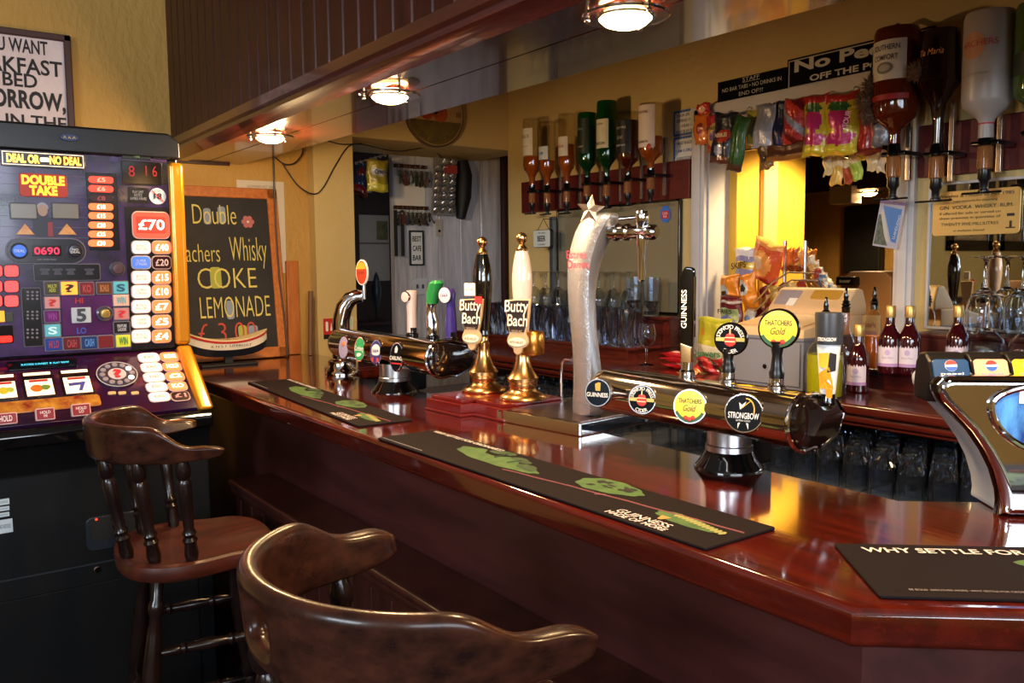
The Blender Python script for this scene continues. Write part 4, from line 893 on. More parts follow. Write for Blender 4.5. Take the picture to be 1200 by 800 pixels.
# measures plaque on the mirror
r_ = FBK.rect(1094, 222, 1197, 275)
pl = thing('measures_plaque', 'pale gold licensing plaque with black writing on the right-hand mirror', 'plaque', FBK.sub(r_[0], r_[1]))
b = MB(FBK.M); b.prism(rrect(*r_, .012), .002, .006, .001, 1); b.build('gold_plate', mat('pale_gold_plate', (222, 182, 108), .3, .35), pl)
cx, W_, Hh = (r_[0]+r_[2])/2, r_[2]-r_[0], r_[3]-r_[1]; bk = P('30261a')
for s_, f, hh, ww in (('Weights & Measures Act 1985', .88, .075, .86), ('Legal measures for dispensing', .76, .045, .5), ('GIN  VODKA  WHISKY  RUM', .63, .085, .82), ('if offered for sale or served on', .50, .06, .7), ('these premises in quantities of', .385, .06, .7), ('TWENTY FIVE MILLILITRES', .25, .07, .66), ('or multiples thereof', .10, .05, .36)): T(s_, FBK.M, Hh*hh, bk, pl, at=(cx-(W_*.06 if f < .55 else 0), r_[1]+Hh*f), w=W_*ww, dz=.0072)
b = MB(FBK.M); b.bb((r_[2]-W_*.14, r_[1]+Hh*.38, .006), (r_[2]-W_*.06, r_[1]+Hh*.44, .0075)); b.build('crest_print', bk, pl)
b = MB(FBK.M); b.bb((r_[2]-W_*.11, r_[1]+Hh*.14, .006), (r_[2]-W_*.085, r_[1]+Hh*.28, .0075)); b.bb((r_[2]-W_*.15, r_[1]+Hh*.12, .006), (r_[2]-W_*.05, r_[1]+Hh*.145, .0075)); b.build('measure_print', bk, pl)
# small hanging beer sign and cards
F2 = Face((2.50, 0, CAMZ), (0, -1, 0), (0, 0, 1)); r_ = F2.rect(629, 269, 649, 290)
bs = thing('beer_sign', 'small pale square beer plaque hanging on a cord left of the mirror', 'sign', F2.sub(r_[0], r_[1]))
b = MB(F2.M); b.prism(rrect(*r_, .01), 0, .02, .003); b.build('black_block', black, bs)
b = MB(F2.M); b.prism(rrect(r_[0]+.003, r_[1]+.003, r_[2]-.003, r_[3]-.003, .008), .02, .0215); b.build('pale_face', P('c8d0cc'), bs)
T('BEER', F2.M, .026, ink, bs, at=((r_[0]+r_[2])/2, (r_[1]+r_[3])/2), w=.062, bold=.02, dz=.0225); T('I ONLY DRINK', F2.M, .007, ink, bs, at=((r_[0]+r_[2])/2, r_[3]-.016), w=.058, dz=.0225); T('ON DAYS ENDING Y', F2.M, .007, ink, bs, at=((r_[0]+r_[2])/2, r_[1]+.014), w=.058, dz=.0225)
b = MB(F2.M); b.tube([(r_[0]+.02, r_[3]-.002, .01), ((r_[0]+r_[2])/2, r_[3]+.05, .01), (r_[2]-.02, r_[3]-.002, .01)], .0015, 6); b.tube([((r_[0]+r_[2])/2, r_[3]+.05, .01), ((r_[0]+r_[2])/2, r_[3]+.05, -.09)], .0015, 6); b.build('cord', black, bs)
o = MB(); y_ = atx(648, 300, 2.56).y; o.bb((2.548, y_-.014, CAMZ-.2), (2.573, y_+.014, CAMZ+.23), .004); o = o.build('steel_upright', mat('blue_grey_steel', (110, 116, 124), .35, .7)); tag(o, 'blue-grey metal upright left of the black-edged mirror', 'upright')

# ---------------------------------------------------------------- bar glasses
def glass_from(name, prof_out, th, label, cat, group, n=14):
    b = MB(); ins = [(max(r_-th, 0), z) for r_, z in prof_out if r_ > 0]
    # outer wall up, inner wall down
    b.lathe(prof_out+[(prof_out[-1][0]-th, prof_out[-1][1])]+[(r_-th, z) for r_, z in prof_out[::-1][1:] if z > prof_out[0][1]+.006 and r_ > th]+[(0, prof_out[0][1]+.008)], n=n)
    o = b.build(name, day_milk, sharp=8); o.location = (0, 0, -10); tag(o, label, cat, group); return o
def copies(o, pts, lab=None, flip=False):
    for i, p in enumerate(pts):
        c = o if i == 0 else o.copy()
        if i: COL.objects.link(c)
        c.location = p; c.rotation_euler = (0, 0, rnd.uniform(0, 6))
        if lab: c['label'] = lab
tum = glass_from('tumbler', [(0, 0), (.026, 0), (.0285, .004), (.034, .145)], .0022, 'clear tall tumbler in the front rows on the display step', 'glass', 'tall tumblers on the step')
pts = []
for r_ in range(2):
    for i in range(13): pts.append((2.295+.078*r_, 2.43+.084*i+.03*r_, CAMZ-.319))
pts = [p for p in pts if p[1] < 3.45]
copies(tum, pts[:3]+pts[4:])
# stemmed glass, upturned, with foot on top
def stem_prof(s=1.0): return [(.034*s, 0), (.040*s, .03*s), (.042*s, .055*s), (.036*s, .085*s), (.018*s, .104*s), (.006*s, .112*s), (.0045*s, .13*s), (.0045*s, .175*s), (.010*s, .182*s), (.034*s, .186*s), (.034*s, .189*s), (0, .189*s)]
def stem_glass(name, s, label, group, up=False):
    b = MB(); pf = stem_prof(s); inner = [(r_-.0014, z) for r_, z in pf[:5]]; inner.append((.004*s, .100*s))
    b.lathe([(0, .098*s)]+inner[::-1][1:]+pf, n=24)
    o = b.build(name, glass)
    if up:
        o.data.transform(Matrix.Rotation(PI, 4, 'X')); o.data.transform(Matrix.Translation((0, 0, .189*s)))
    tag(o, label, 'glass', group); return o
sg = stem_glass('wine_glass', .95, 'clear upturned stemmed glass in the back row before the mirror', 'upturned stemmed glasses by the left mirror')
copies(sg, [(2.515, 2.46+.095*i, ZS2+.0005) for i in range(2, 10)])
hg = glass_from('hurricane_glass', [(0, 0), (.030, 0), (.031, .006), (.030, .06), (.034, .115), (.037, .155)], .0022, 'large clear straight glass standing in the back row right of the silver tower', 'glass', 'large straight glasses in the back row')
copies(hg, [(2.475, 2.475, ZS2+.0005), (2.475, 2.575, ZS2+.0005)])
ug = stem_glass('wine_glass', .80, 'single clear upright wine glass at the right end of the tumblers', 'x', True); del ug['group']
ug.location = atx(768, 405, 2.235); ug.location.z = CAMZ-.365; ug.location.x = 2.19
wg = stem_glass('wine_glass', 1.18, 'clear upturned large wine glass on the upper right step', 'upturned large wine glasses on the upper right step')
copies(wg, [(2.52, atx(px, 400, 2.52).y, ZS2+.0005) for px in (1152, 1197, 1241)])
wg2 = stem_glass('wine_glass', 1.18, 'clear upturned large wine glass on the low step behind the cola tower', 'upturned large wine glasses on the low step')
copies(wg2, [(2.385, atx(px, 400, 2.385).y, ZS1+.0005) for px in (1156, 1204)])
hb = glass_from('half_pint_glass', [(0, 0), (.024, 0), (.026, .004), (.031, .045), (.0335, .075), (.0325, .085), (.034, .118)], .0024, 'clear half pint glass upturned on the matting under the back bar counter', 'glass', 'half pint glasses under the back bar')
hb.data.transform(Matrix.Rotation(PI, 4, 'X')); hb.data.transform(Matrix.Translation((0, 0, .1181)))
pts = []
for r_ in range(4):
    y_ = .86+.037*(r_ % 2)
    while y_ < 3.0: 
        if y_ < 1.95 or y_ > 2.15: pts.append((1.975+.076*r_, y_+rnd.uniform(-.004, .004), GS+.0065))
        y_ += .076
copies(hb, pts)

# ---------------------------------------------------------------- small wine bottles
wine = mat('red_wine_bottle', (52, 8, 14), .06, coat=.6); capg = mat('gold_cap', (196, 160, 96), .35, .7)
def wine_bottle(label, loc, lean=0):
    t = thing('wine_bottle', label, 'bottle', loc); M = wmat(t)
    b = MB(M); b.lathe([(0, 0), (.026, 0), (.0295, .004), (.0295, .092), (.027, .108), (.017, .128), (.0125, .142), (.0115, .17), (0, .17)], n=28); b.build('bottle_glass', wine, t)
    b = MB(M); b.lathe([(.0135, .158), (.0140, .160), (.0140, .188), (.0125, .191), (0, .191)], n=24); b.build('cap', capg, t)
    rr = .0301; Md = M @ Matrix.Rotation(PI*1.0, 4, 'Z')
    b = MB(Md); b.lathe([(rr, .022), (rr, .074)], n=20, a0=-.9, a1=1.3)
    for i in range(9):
        a = -.9+2.2*(i+.5)/9; b.add([(rr*math.cos(a-.12), rr*math.sin(a-.12), .074), (rr*math.cos(a+.12), rr*math.sin(a+.12), .074), (rr*math.cos(a), rr*math.sin(a), .078+.002*(i % 3))], [[0, 1, 2]])
    lb = b.build('label_paper', P('dccfdc', .6), t)
    b = MB(Md); b.lathe([(rr+.0004, .022), (rr+.0004, .031)], n=20, a0=-.9, a1=1.3); b.build('lilac_band', P('b48cc0', .6), lb)
    for i in range(4):
        Mt = M @ Matrix.Rotation(.25, 4, 'Z') @ frame((-rr, 0, .05+.006*(i-1)), (0, -1, 0), (0, 0, 1))
    T('Rosé Wine', M @ Matrix.Rotation(.35, 4, 'Z') @ frame((-rr, 0, .047), (0, -1, 0), (0, 0, 1)), .0055, P('a088b0'), lb, w=.03, wrap=rr, dz=.0006)
    b = MB(M @ Matrix.Rotation(.35, 4, 'Z') @ frame((-rr-.0004, 0, .062), (0, -1, 0), (0, 0, 1))); b.prism(circ(.007, 12, 0, 0, .008), 0, .0005); b.build('flower_print', P('c0a8d0', .6), lb)
    return t
pw = atz(1005, 459, ZB); wine_bottle('small red wine bottle with lilac label, nearest of four, on the main back counter', pw)
wine_bottle('small red wine bottle on the low step, left one of the touching pair', atz(1037, 438, ZS1)+Vector((.02, 0, 0)))
wine_bottle('small red wine bottle on the low step, right one of the touching pair', atz(1060, 439, ZS1)+Vector((.02, 0, 0)))
wine_bottle('small red wine bottle standing alone in front of the upturned wine glasses', Vector((2.385, atx(1121, 430, 2.385).y, ZS1)))

# ---------------------------------------------------------------- squash bottles with pourers
def pourer(t, M, z):
    b = MB(M); b.lathe([(.011, z-.012), (.011, z), (.013, z+.001), (.013, z+.004), (.009, z+.006), (.0125, z+.010), (.0125, z+.013), (.008, z+.015), (.011, z+.019), (.006, z+.024), (.007, z+.034), (.0035, z+.056), (.0025, z+.058), (0, z+.058)], n=18); b.build('pourer', gloss_black, t)
def squash(name, label, loc, prof, liq, lz, gm=clear_b):
    t = thing(name, label, 'bottle', loc); M = wmat(t); H_ = prof[-1][1]
    b = MB(M); b.lathe([(0, 0)]+prof, n=28); b.build('bottle_glass', gm, t)
    b = MB(M); R = [(r_*.93, max(z, .003)) for r_, z in prof if z < lz]; b.lathe([(0, .003)]+R+[(R[-1][0], lz), (0, lz)], n=28); b.build('squash', liq, t)
    pourer(t, M, H_); return t
sq = [(.034, 0), (.036, .004), (.036, .12), (.030, .15), (.016, .185), (.012, .20), (.0115, .235)]
limeq = mat('lime_squash', (196, 200, 36), .1, trans=.25); orq = mat('orange_squash', (232, 130, 26), .3)
x_ = 2.036
squash('squash_bottle', 'clear pourer bottle of lime squash standing behind the cone lever', Vector((x_, atx(966, 450, x_).y, ZB)), [(.046, 0), (.049, .005), (.051, .07), (.050, .10), (.046, .13), (.02, .16), (.0125, .185), (.012, .215)], limeq, .118)
x_ = 2.19
squash('squash_bottle', 'empty clear bulbous pourer bottle between the lime bottle and the red wine', Vector((x_, atx(989, 450, x_).y, ZB)), [(.030, 0), (.032, .01), (.030, .05), (.036, .085), (.036, .115), (.022, .15), (.012, .175), (.0115, .235)], mat('black_drink', (20, 8, 8), .2), .06, thin('pinkish_glass', (240, 214, 204), .06, .8))
x_ = 2.43
squash('squash_bottle', 'straight clear pourer bottle of orange squash behind the red wine', Vector((x_, atx(1022, 450, x_).y, ZB)), [(.032, 0), (.034, .005), (.034, .09), (.026, .13), (.022, .20), (.0125, .215), (.0115, .232)], orq, .14)
t = thing('cocktail_menu', 'pale folded card with pink print behind the squash bottles', 'menu card', Vector((2.50, atx(1013, 440, 2.50).y, ZB)))
F3 = Face((2.50, 0, CAMZ), (0, -1, 0), (0, 0, 1)); r_ = F3.rect(999, 369, 1031, 440); b = MB(F3.M); b.prism([(r_[0], r_[1]), (r_[2], r_[1]), (r_[2], r_[3]), (r_[0], r_[3])], 0, .002); b.build('card', P('ecdcae', .6), t)
T('Cocktails', F3.M, .016, P('b04858'), t, at=((r_[0]+r_[2])/2, r_[3]-.03), w=(r_[2]-r_[0])*.7, dz=.003); b = MB(F3.M); b.bb((r_[0]+.01, r_[3]-.075, .002), (r_[2]-.01, r_[3]-.05, .003)); b.build('mauve_block', P('c8a8c0', .6), t)

# ---------------------------------------------------------------- till
tl_ = thing('cash_register', 'beige cash register with grey drawer on the back counter', 'till', Vector((2.15, 1.85, ZB)))
xf = 2.07
yl_, yr_ = atx(856, 400, xf).y, atx(946, 400, xf).y+.012
beige = mat('beige_plastic', (216, 180, 136), .5); greyp = mat('grey_drawer', (112, 112, 122), .45)
zd = atx(905, 396, xf).z
b = MB(); b.bb((xf, yr_, ZB), (xf+.29, yl_, zd), .005); b.build('drawer_case', greyp, tl_)
b = MB(); b.bb((xf-.006, yr_+.008, ZB+.012), (xf, yl_-.008, zd-.010), .002); dr_ = b.build('cash_drawer', mat('grey_drawer_front', (122, 122, 132), .4), tl_)
pk = atx(897, 429, xf-.006); b = MB(frame(pk, (0, -1, 0), (0, 0, 1))); b.lathe([(0, .004), (.007, .004), (.009, 0), (.009, -.001)]); b.build('lock', chrome, dr_)
Mt_ = Matrix(((0, 0, 1, 0), (1, 0, 0, 0), (0, 1, 0, 0), (0, 0, 0, 1)))
def side(px, py, x): return atx(px, py, x).z
# body profile in (x, z) swept along y
zk0 = atx(905, 384, xf).z; xk = xf+.20; zk1 = atx(905, 366, xk).z; xt = xf+.24
MY = Matrix(((1, 0, 0, 0), (0, 0, 1, 0), (0, 1, 0, 0), (0, 0, 0, 1)))
b = MB(MY); b.prism([(xf-.004, zd), (xf-.004, zk0), (xk, zk1), (xk+.09, zk1), (xk+.09, zd)], yr_-.002, yl_+.002, .006); b.build('keyboard_body', beige, tl_)
zt_ = atx(900, 336, xf+.26).z
yh0, yh1 = atx(1012, 370, xf+.26).y+.0, atx(914, 352, xf+.26).y
yh0 = atx(1003, 360, xf+.26).y
b = MB(MY); b.prism([(xk-.01, zk1-.004), (xk+.0, zk1+.02), (xk+.055, zt_-.004), (xk+.075, zt_), (xk+.10, zt_-.004), (xk+.12, zt_-.05), (xk+.12, zk1-.004)], yh0, yh1, .008, 3); hd_ = b.build('printer_hood', beige, tl_)
# sloping front of hood
sl = Face((xk, 0, zk1+.02), (0, -1, 0), (.055, 0, zt_-.004-zk1-.02))
r_ = sl.rect(960, 347, 1003, 357)
MhF = sl.M; Ls = Vector((.055, 0, zt_-.024-zk1)).length
b = MB(MhF); b.prism(rrect(-(yh0+.135), Ls*.45, -(yh0+.035), Ls*.92, .006), .0, .003); dw = b.build('display_window', mat('amber_window', (196, 148, 60), .12, coat=.5), tl_)
b = MB(MhF); b.prism(rrect(-(yh1-.015), Ls*.12, -(yh1-.095), Ls*.9, .004), .0, .002); b.build('paper_cover', mat('mauve_cover', (160, 148, 156), .4), tl_)
b = MB(MhF); b.prism([(-(yh1-.065), Ls*.05), (-(yh1-.095), Ls*.05), (-(yh1-.095), Ls*.45), (-(yh1-.065), Ls*.45)], .002, .0035); b.build('receipt_paper', white, tl_)
kb = MB()
kn = (Vector((xk, 0, zk1))-Vector((xf-.004, 0, zk0))).normalized()
MK = frame(Vector((xf-.004, yl_, zk0)), (0, -1, 0), kn); Lk = (Vector((xk, 0, zk1))-Vector((xf-.004, 0, zk0))).length
b = MB(MK); b.prism(rrect(.02, .02, (yl_-yr_)-.02, Lk-.015, .01), 0, .0035, .001, 1); b.build('key_mat', mat('beige_keys', (206, 172, 132), .4, noise=70, col2=(190, 156, 118)), tl_)
b = MB(); zc_ = zd+.012; b.bb((xf-.006, yr_-.004, zd-.004), (xf+.29, yl_+.004, zd+.006), .002); b.build('seam_strip', greyp, tl_)
# ---- till in the lounge beyond
t = thing('lounge_till', 'second beige till seen through the hatch in the next room', 'till', Vector((3.95, 2.05, 1.0)))
F5 = Face((3.9, 0, CAMZ), (0, -1, 0), (0, 0, 1)); r_ = F5.rect(984, 318, 1045, 345)
b = MB(F5.M); b.prism([(r_[0], r_[1]-.2), (r_[2], r_[1]-.2), (r_[2], r_[3]-.03), (r_[2]-.04, r_[3]), (r_[0]+.05, r_[3]), (r_[0], r_[3]-.05)], -.3, 0, .01); b.build('till_body', mat('tan_plastic', (170, 122, 78), .5), t)
r2 = F5.rect(986, 324, 1008, 334); b = MB(F5.M); b.bb((r2[0], r2[1], 0), (r2[2], r2[3], .05), .006); cb = b.build('black_display', black, t); T('SHARP', F5.M, .014, P('c8c0b0'), cb, at=((r2[0]+r2[2])/2, r2[1]+.02), w=.06, dz=.052)
b = MB(); b.bb((3.6, .3, .0), (4.2, 2.9, atx(1000, 347, 3.9).z-.19), .01); tag(b.build('lounge_counter', dwood), 'dark counter in the next room carrying the second till', 'counter')
p = atx(1018, 229, 4.68); downlight('small warm downlight in the next room seen through the hatch', p.x, p.y, 22, zc=1.915, group='downlights beyond the hatch')
b = MB(); r_ = Face((4.59, 0, CAMZ), (0, -1, 0), (0, 0, 1)).rect(977, 230, 1003, 239); M5 = Face((4.59, 0, CAMZ), (0, -1, 0), (0, 0, 1)).M; b.M = M5; b.bb((r_[0], r_[1], -.06), (r_[2], r_[3]+.06, .05), .006); tag(b.build('white_box', P('d0c4b0')), 'long white box fixed under the beam in the next room', 'box')
b = MB(); F6 = Face((5.2, 0, CAMZ), (0, -1, 0), (0, 0, 1)); r_ = F6.rect(988, 240, 1031, 320); b.M = F6.M; b.bb((r_[0], r_[1], -.06), (r_[2], r_[3], 0), .01); tag(b.build('television', matt_black), 'large black wall screen in the next room beyond the hatch', 'television')

# ---------------------------------------------------------------- lamp over the hatch wall
l = thing('hatch_lamp', 'small warm spotlight above the yellow hatch wall', 'light', (2.95, 1.95, 2.12))
Z = Matrix.Translation((2.95, 1.95, 2.12)); b = MB(Z); b.lathe([(0, .05), (.03, .05), (.045, .0), (.04, .0), (.026, .04), (0, .04)], n=24); b.tube([(0, 0, .05), (0, 0, .50)], .006); b.build('shade', chrome, l)
b = MB(Z); b.ball((0, 0, .012), .022, n=12); b.build('bulb', EM('ffd9a0', 20), l)
ld = bpy.data.lights.new('lamp', 'SPOT'); ld.spot_size = math.radians(128); ld.spot_blend = .5; ld.energy = 75; ld.color = (1, .72, .36); ld.shadow_soft_size = .05; lo = bpy.data.objects.new('lamp', ld); COL.objects.link(lo); lo.parent = l; lo.location = (0, 0, -.05)
# ================================================================ SNACKS
def foil(c, r_=.28): 
    k = c if isinstance(c, str) else '%02x%02x%02x' % tuple(c)
    return mat('foil_%s' % k, c, r_, .1, coat=.3, bump=(70, .35, .008))
def bag(name, label, M, w, h, d, cols, pat, group=None, txt=(), crimp=.07, lean=0, cat='snack bag', seed=1, nx=20, ny=28):
    """pillow bag: local x right, y up (top centre at the origin), z out. pat(u,v)->colour index, u,v in 0..1 from bottom left"""
    r_ = random.Random(seed); ph = [r_.uniform(0, 6) for _ in range(6)]
    t = thing(name, label, cat, M, group)
    vs, fs, mi = [], [], []
    def pt(u, v, sgn):
        e = min(v/crimp, (1-v)/crimp, 1); e = max(0, e); a = abs(2*u-1)
        th = d/2*(1-a**2.6)*(e**.7)*(.75+.25*math.sin(PI*v))*(1+.16*math.sin(11*v+ph[0]+3*u)+.10*math.sin(17*u+ph[1]))
        x = (u-.5)*w*(1-.06*e)+.003*math.sin(9*v+ph[2]); y = -h*(1-v)+.003*math.sin(8*u+ph[3])
        z = sgn*max(th, .0006)+.006*math.sin(5*v+ph[4])*(1-v)+.004*math.sin(7*u+ph[5])*(1-e)
        return (x, y, z)
    for s_ in (1, -1):
        for j in range(ny+1):
            for i in range(nx+1): vs.append(pt(i/nx, j/ny, s_))
    N = (nx+1)*(ny+1)
    for j in range(ny):
        for i in range(nx):
            a = j*(nx+1)+i; q = [a, a+1, a+nx+2, a+nx+1]; fs.append(q); mi.append(pat((i+.5)/nx, (j+.5)/ny)); fs.append([N+v for v in q[::-1]]); mi.append(pat((i+.5)/nx, (j+.5)/ny) if False else 0)
    rim = [i for i in range(nx+1)]+[(nx+1)*j+nx for j in range(1, ny+1)]+[(nx+1)*ny+i for i in range(nx-1, -1, -1)]+[(nx+1)*j for j in range(ny-1, 0, -1)]
    for k in range(len(rim)):
        a, c = rim[k], rim[(k+1) % len(rim)]; fs.append([a, N+a, N+c, c]); mi.append(0)
    b = MB(M); V = [b.bm.verts.new(M @ Vector(v)) for v in vs]
    for f, m_ in zip(fs, mi):
        q = b.bm.faces.new([V[i] for i in f]); q.material_index = m_; q.smooth = True
    body = b.build('bag_body', [foil(c) for c in cols], t, 60)
    for (s_, fx, fy, hh, ww, tc, rot) in txt:
        Mt = M @ Matrix.Translation(((fx-.5)*w, -h*(1-fy), d*.5+.010)) @ Matrix.Rotation(rot, 4, 'Z')
        T(s_, Mt, hh*h, P(tc), body, w=ww*w, bold=.02, dz=-.001)
    return t
def band(*lv):            # colour index by height
    return lambda u, v: next((i for i, l in lv if v <= l), 0)
def spot(bg, ix, cu, cv, ru, rv): return lambda u, v: ix if ((u-cu)/ru)**2+((v-cv)/rv)**2 < 1 else (bg(u, v) if callable(bg) else bg)
FHG = 2.545
FH = Face((FHG, 0, CAMZ), (0, -1, 0), (0, 0, 1))
G1 = 'snack bags hanging from the hatch header'
def hang(name, label, x0, y0, x1, y1, d, cols, pat, txt=(), x=FHG, rot=0, yaw=0, seed=1, group=G1, cat='snack bag', crimp=.07):
    F = Face((x, 0, CAMZ), (0, -1, 0), (0, 0, 1)); r_ = F.rect(x0, y0, x1, y1)
    M = F.sub((r_[0]+r_[2])/2, r_[3]) @ Matrix.Rotation(yaw, 4, 'Y') @ Matrix.Rotation(rot, 4, 'Z')
    return bag(name, label, M, r_[2]-r_[0], r_[3]-r_[1], d, cols, pat, group, txt, crimp, cat=cat, seed=seed)
hang('snack_bag', 'small glossy red packet at the left end of the hatch header', 816, 121, 832, 136, .02, ['c02828', 'e8c0a0'], spot(0, 1, .5, .5, .25, .25), x=2.55, seed=11)
hang('snack_bag', 'bright orange bag hanging leftmost below the hatch header', 813, 134, 831, 169, .03, ['e07828', 'f0a030', '8a3020'], spot(band((0, 1)), 2, .6, .5, .22, .2), seed=2)
hang('snack_bag', 'red and yellow dried fruit bag next to the orange one', 828, 134, 852, 177, .03, ['b83040', 'd8b858', '7a5a8a', 'c87030'], spot(spot(band((3, .12), (0, 1)), 1, .5, .42, .42, .34), 2, .5, .4, .25, .14), [('FRUIT', .5, .62, .09, .6, '3a3a20', 0)], x=2.535, seed=3)
hang('snack_bag', 'dark navy and brown chocolate bag tilted left below the header', 838, 132, 866, 192, .035, ['20222e', '6a4030', 'b03a28', '9a9ab0'], spot(spot(band((1, .14), (0, 1)), 2, .55, .55, .3, .13), 3, .45, .28, .22, .1), [('NIBBLES', .55, .56, .08, .5, 'e8d0a0', .1)], x=2.52, rot=-.14, seed=4)
hang('snack_bag', 'narrow dark green packet hanging at a slant with a brown end', 861, 136, 880, 201, .03, ['2f5a2c', '5a3a26', '8a2a22'], band((1, .16), (0, 1)), [('CHOCOLATE', .5, .55, .5, .4, '8ab070', PI/2)] if False else [], x=2.505, rot=-.22, seed=5, group=G1)
hang('snack_bag', 'yellow-green fruit bag hanging behind the slanted green packet', 876, 128, 899, 170, .03, ['b8b040', 'd8c858', '6a6a50'], spot(0, 2, .5, .45, .3, .22), [('FRUIT', .5, .7, .11, .55, '4a4a20', 0)], seed=6)
hang('snack_bag', 'small brown and gold packet dangling below the yellow-green bag', 887, 168, 904, 199, .025, ['5a4026', '8a6a38', '30241a'], band((1, .3), (2, .5), (0, 1)), x=2.53, rot=.18, seed=7)
hang('snack_bag', 'plain silver-grey bag turned sideways in the middle of the header', 886, 122, 910, 173, .03, ['8c8c98', 'a8a8b4'], band((1, .4), (0, 1)), x=2.525, rot=-.12, seed=8)
hang('snack_bag', 'tall navy blue bag next to the silver-grey one', 906, 118, 924, 174, .03, ['1c2244', '30386a', '8a8aa0'], spot(band((1, .2), (0, 1)), 2, .7, .88, .25, .05), seed=9)
hang('snack_bag', 'crinkled shiny red bag between the navy and the pink bags', 919, 115, 947, 170, .045, ['a82824', 'd04030', '8a8a9a', '701818'], lambda u, v: [0, 1, 3, 0, 2][int(u*3+v*6) % 5], x=2.52, rot=-.08, seed=10)
hang('snack_bag', 'flat brown and gold packet lying across below the shiny red bag', 898, 168, 950, 188, .03, ['5a3420', 'a06a30', '703020'], band((1, .3), (0, 1)), x=2.515, seed=12)
def monster(u, v):
    if v > .86: return 2
    if v < .16: return 1
    if ((u-.5)/.34)**2+((v-.78)/.08)**2 < 1: return 4
    if ((u-.5)/.32)**2+((v-.58)/.19)**2 < 1: return 3
    if ((u-.5)/.45)**2+((v-.27)/.11)**2 < 1: return 3
    return 0
hang('snack_bag', 'left one of the two matching yellow bags with pink fruit print', 942, 111, 972, 183, .05, ['c8b028', 'd8c030', 'b02a2a', 'b82a68', '2a5a28'], monster, x=2.51, seed=13)
hang('snack_bag', 'right one of the two matching yellow bags with pink fruit print', 966, 109, 1008, 182, .05, ['c8b028', 'd8c030', 'b02a2a', 'b82a68', '2a5a28'], monster, [('SOUR', .8, .55, .10, .4, 'd8b0c0', 1.3)], x=2.505, seed=14)
hang('snack_bag', 'plain deep red bag hanging behind the furry garland', 1003, 110, 1036, 181, .04, ['a01c22', '7a1418'], band((1, .12), (0, 1)), x=2.52, seed=15)
hang('fur_charm', 'round silver-grey fluffy packet beside the deep red bag', 1021, 143, 1046, 172, .04, ['6a6a72', '8a8a92'], spot(0, 1, .5, .5, .3, .3), x=2.47, seed=16, cat='packet')
G2 = 'lamp-lit sachets behind the hatch header'
for i, (x0, y0, x1, y1, c, lb) in enumerate(((963, 183, 975, 206, 'e8d8a0', 'leftmost pale sachet hanging lamp-lit behind the hatch header'), (974, 181, 989, 217, 'e8c060', 'long yellow sachet hanging second behind the hatch header'), (985, 184, 996, 217, 'b05030', 'brown-red sachet hanging third behind the hatch header'), (994, 177, 1010, 212, 'a8c848', 'green and yellow sachet hanging slanted behind the hatch header'), (1004, 175, 1017, 188, 'e8d060', 'short yellow sachet hanging behind the hatch header'), (1015, 174, 1032, 200, 'f0e4c0', 'cream sachet hanging behind the hatch header on the right'), (1030, 176, 1041, 202, 'e8e0c8', 'rightmost pale sachet hanging beside the white hatch frame'))):
    hang('sachet', lb, x0, y0, x1, y1, .02, [c, 'e8d8b0'], band((0, .6), (1, 1)), x=2.66, rot=rnd.uniform(-.15, .2), seed=20+i, group=G2)
# header rail and little clip hooks
o = MB(); o.tube([(2.56, HY1-.02, CAMZ+.545), (2.56, HY0+.02, CAMZ+.545)], .004, 8)
r_ = thing('hook_rail', 'thin metal rail with hooks under the white hatch header', 'rail', (2.56, 1.9, CAMZ+.545)); o.build('rail', steel, r_)
b = MB(); 
for i in range(9): y_ = HY1-.06-.085*i; b.tube([(2.572, y_, CAMZ+.57), (2.556, y_, CAMZ+.565), (2.55, y_, CAMZ+.535), (2.545, y_, CAMZ+.53)], .0022, 6)
b.build('hooks', white_trim, r_)
b = MB(); b.tube([(2.66, HY1-.02, CAMZ+.43), (2.66, HY0+.02, CAMZ+.43)], .003, 8); r2 = b.build('rail', steel); tag(r2, 'thin rod holding the lamp-lit sachets inside the hatch', 'rail')
# postcard on the hatch frame
F = Face((2.548, 0, CAMZ), (0, -1, 0), (0, 0, 1)); u, v = F.uv(1042, 262)
M = F.sub(u, v) @ Matrix.Rotation(-.17, 4, 'Z'); pc = thing('postcard', 'blue seaside postcard pinned at a slant on the white hatch frame', 'postcard', M)
w_, h_ = .085, .150
b = MB(M); b.box((0, 0, 0), (w_, h_, .0015)); b.build('card', P('b8b4c0'), pc)
b = MB(M); ngon(b, [(-w_*.36, h_*.36), (w_*.40, h_*.32), (w_*.40, -h_*.38), (w_*.2, -h_*.36)], .0012); b.build('sea_print', P('3a7ac0', .35), pc)
b = MB(M); ngon(b, [(-w_*.42, h_*.2), (-w_*.32, h_*.3), (w_*.12, -h_*.36), (w_*.0, -h_*.40)], .0015); b.build('beach_print', P('c8c4b8', .35), pc)
b = MB(M); ngon(b, [(-w_*.46, h_*.16), (-w_*.38, h_*.18), (-w_*.10, -h_*.26), (w_*.1, -h_*.46), (-w_*.46, -h_*.46)], .0018); b.build('town_print', mat('town_print', (110, 120, 110), .4, noise=90, col2=(40, 60, 50)), pc)
T('LLANDUDNO', M @ Matrix.Translation((w_*.33, -h_*.05, 0)) @ Matrix.Rotation(PI/2-.1, 4, 'Z'), .009, white, pc, w=h_*.5, dz=.0022)
b = MB(M); b.bb((-w_*.5, h_*.40, .0008), (w_*.5, h_*.47, .0014)); b.build('heading_band', mat('heading_band', (150, 110, 140), .4, noise=120, col2=(90, 90, 150)), pc)

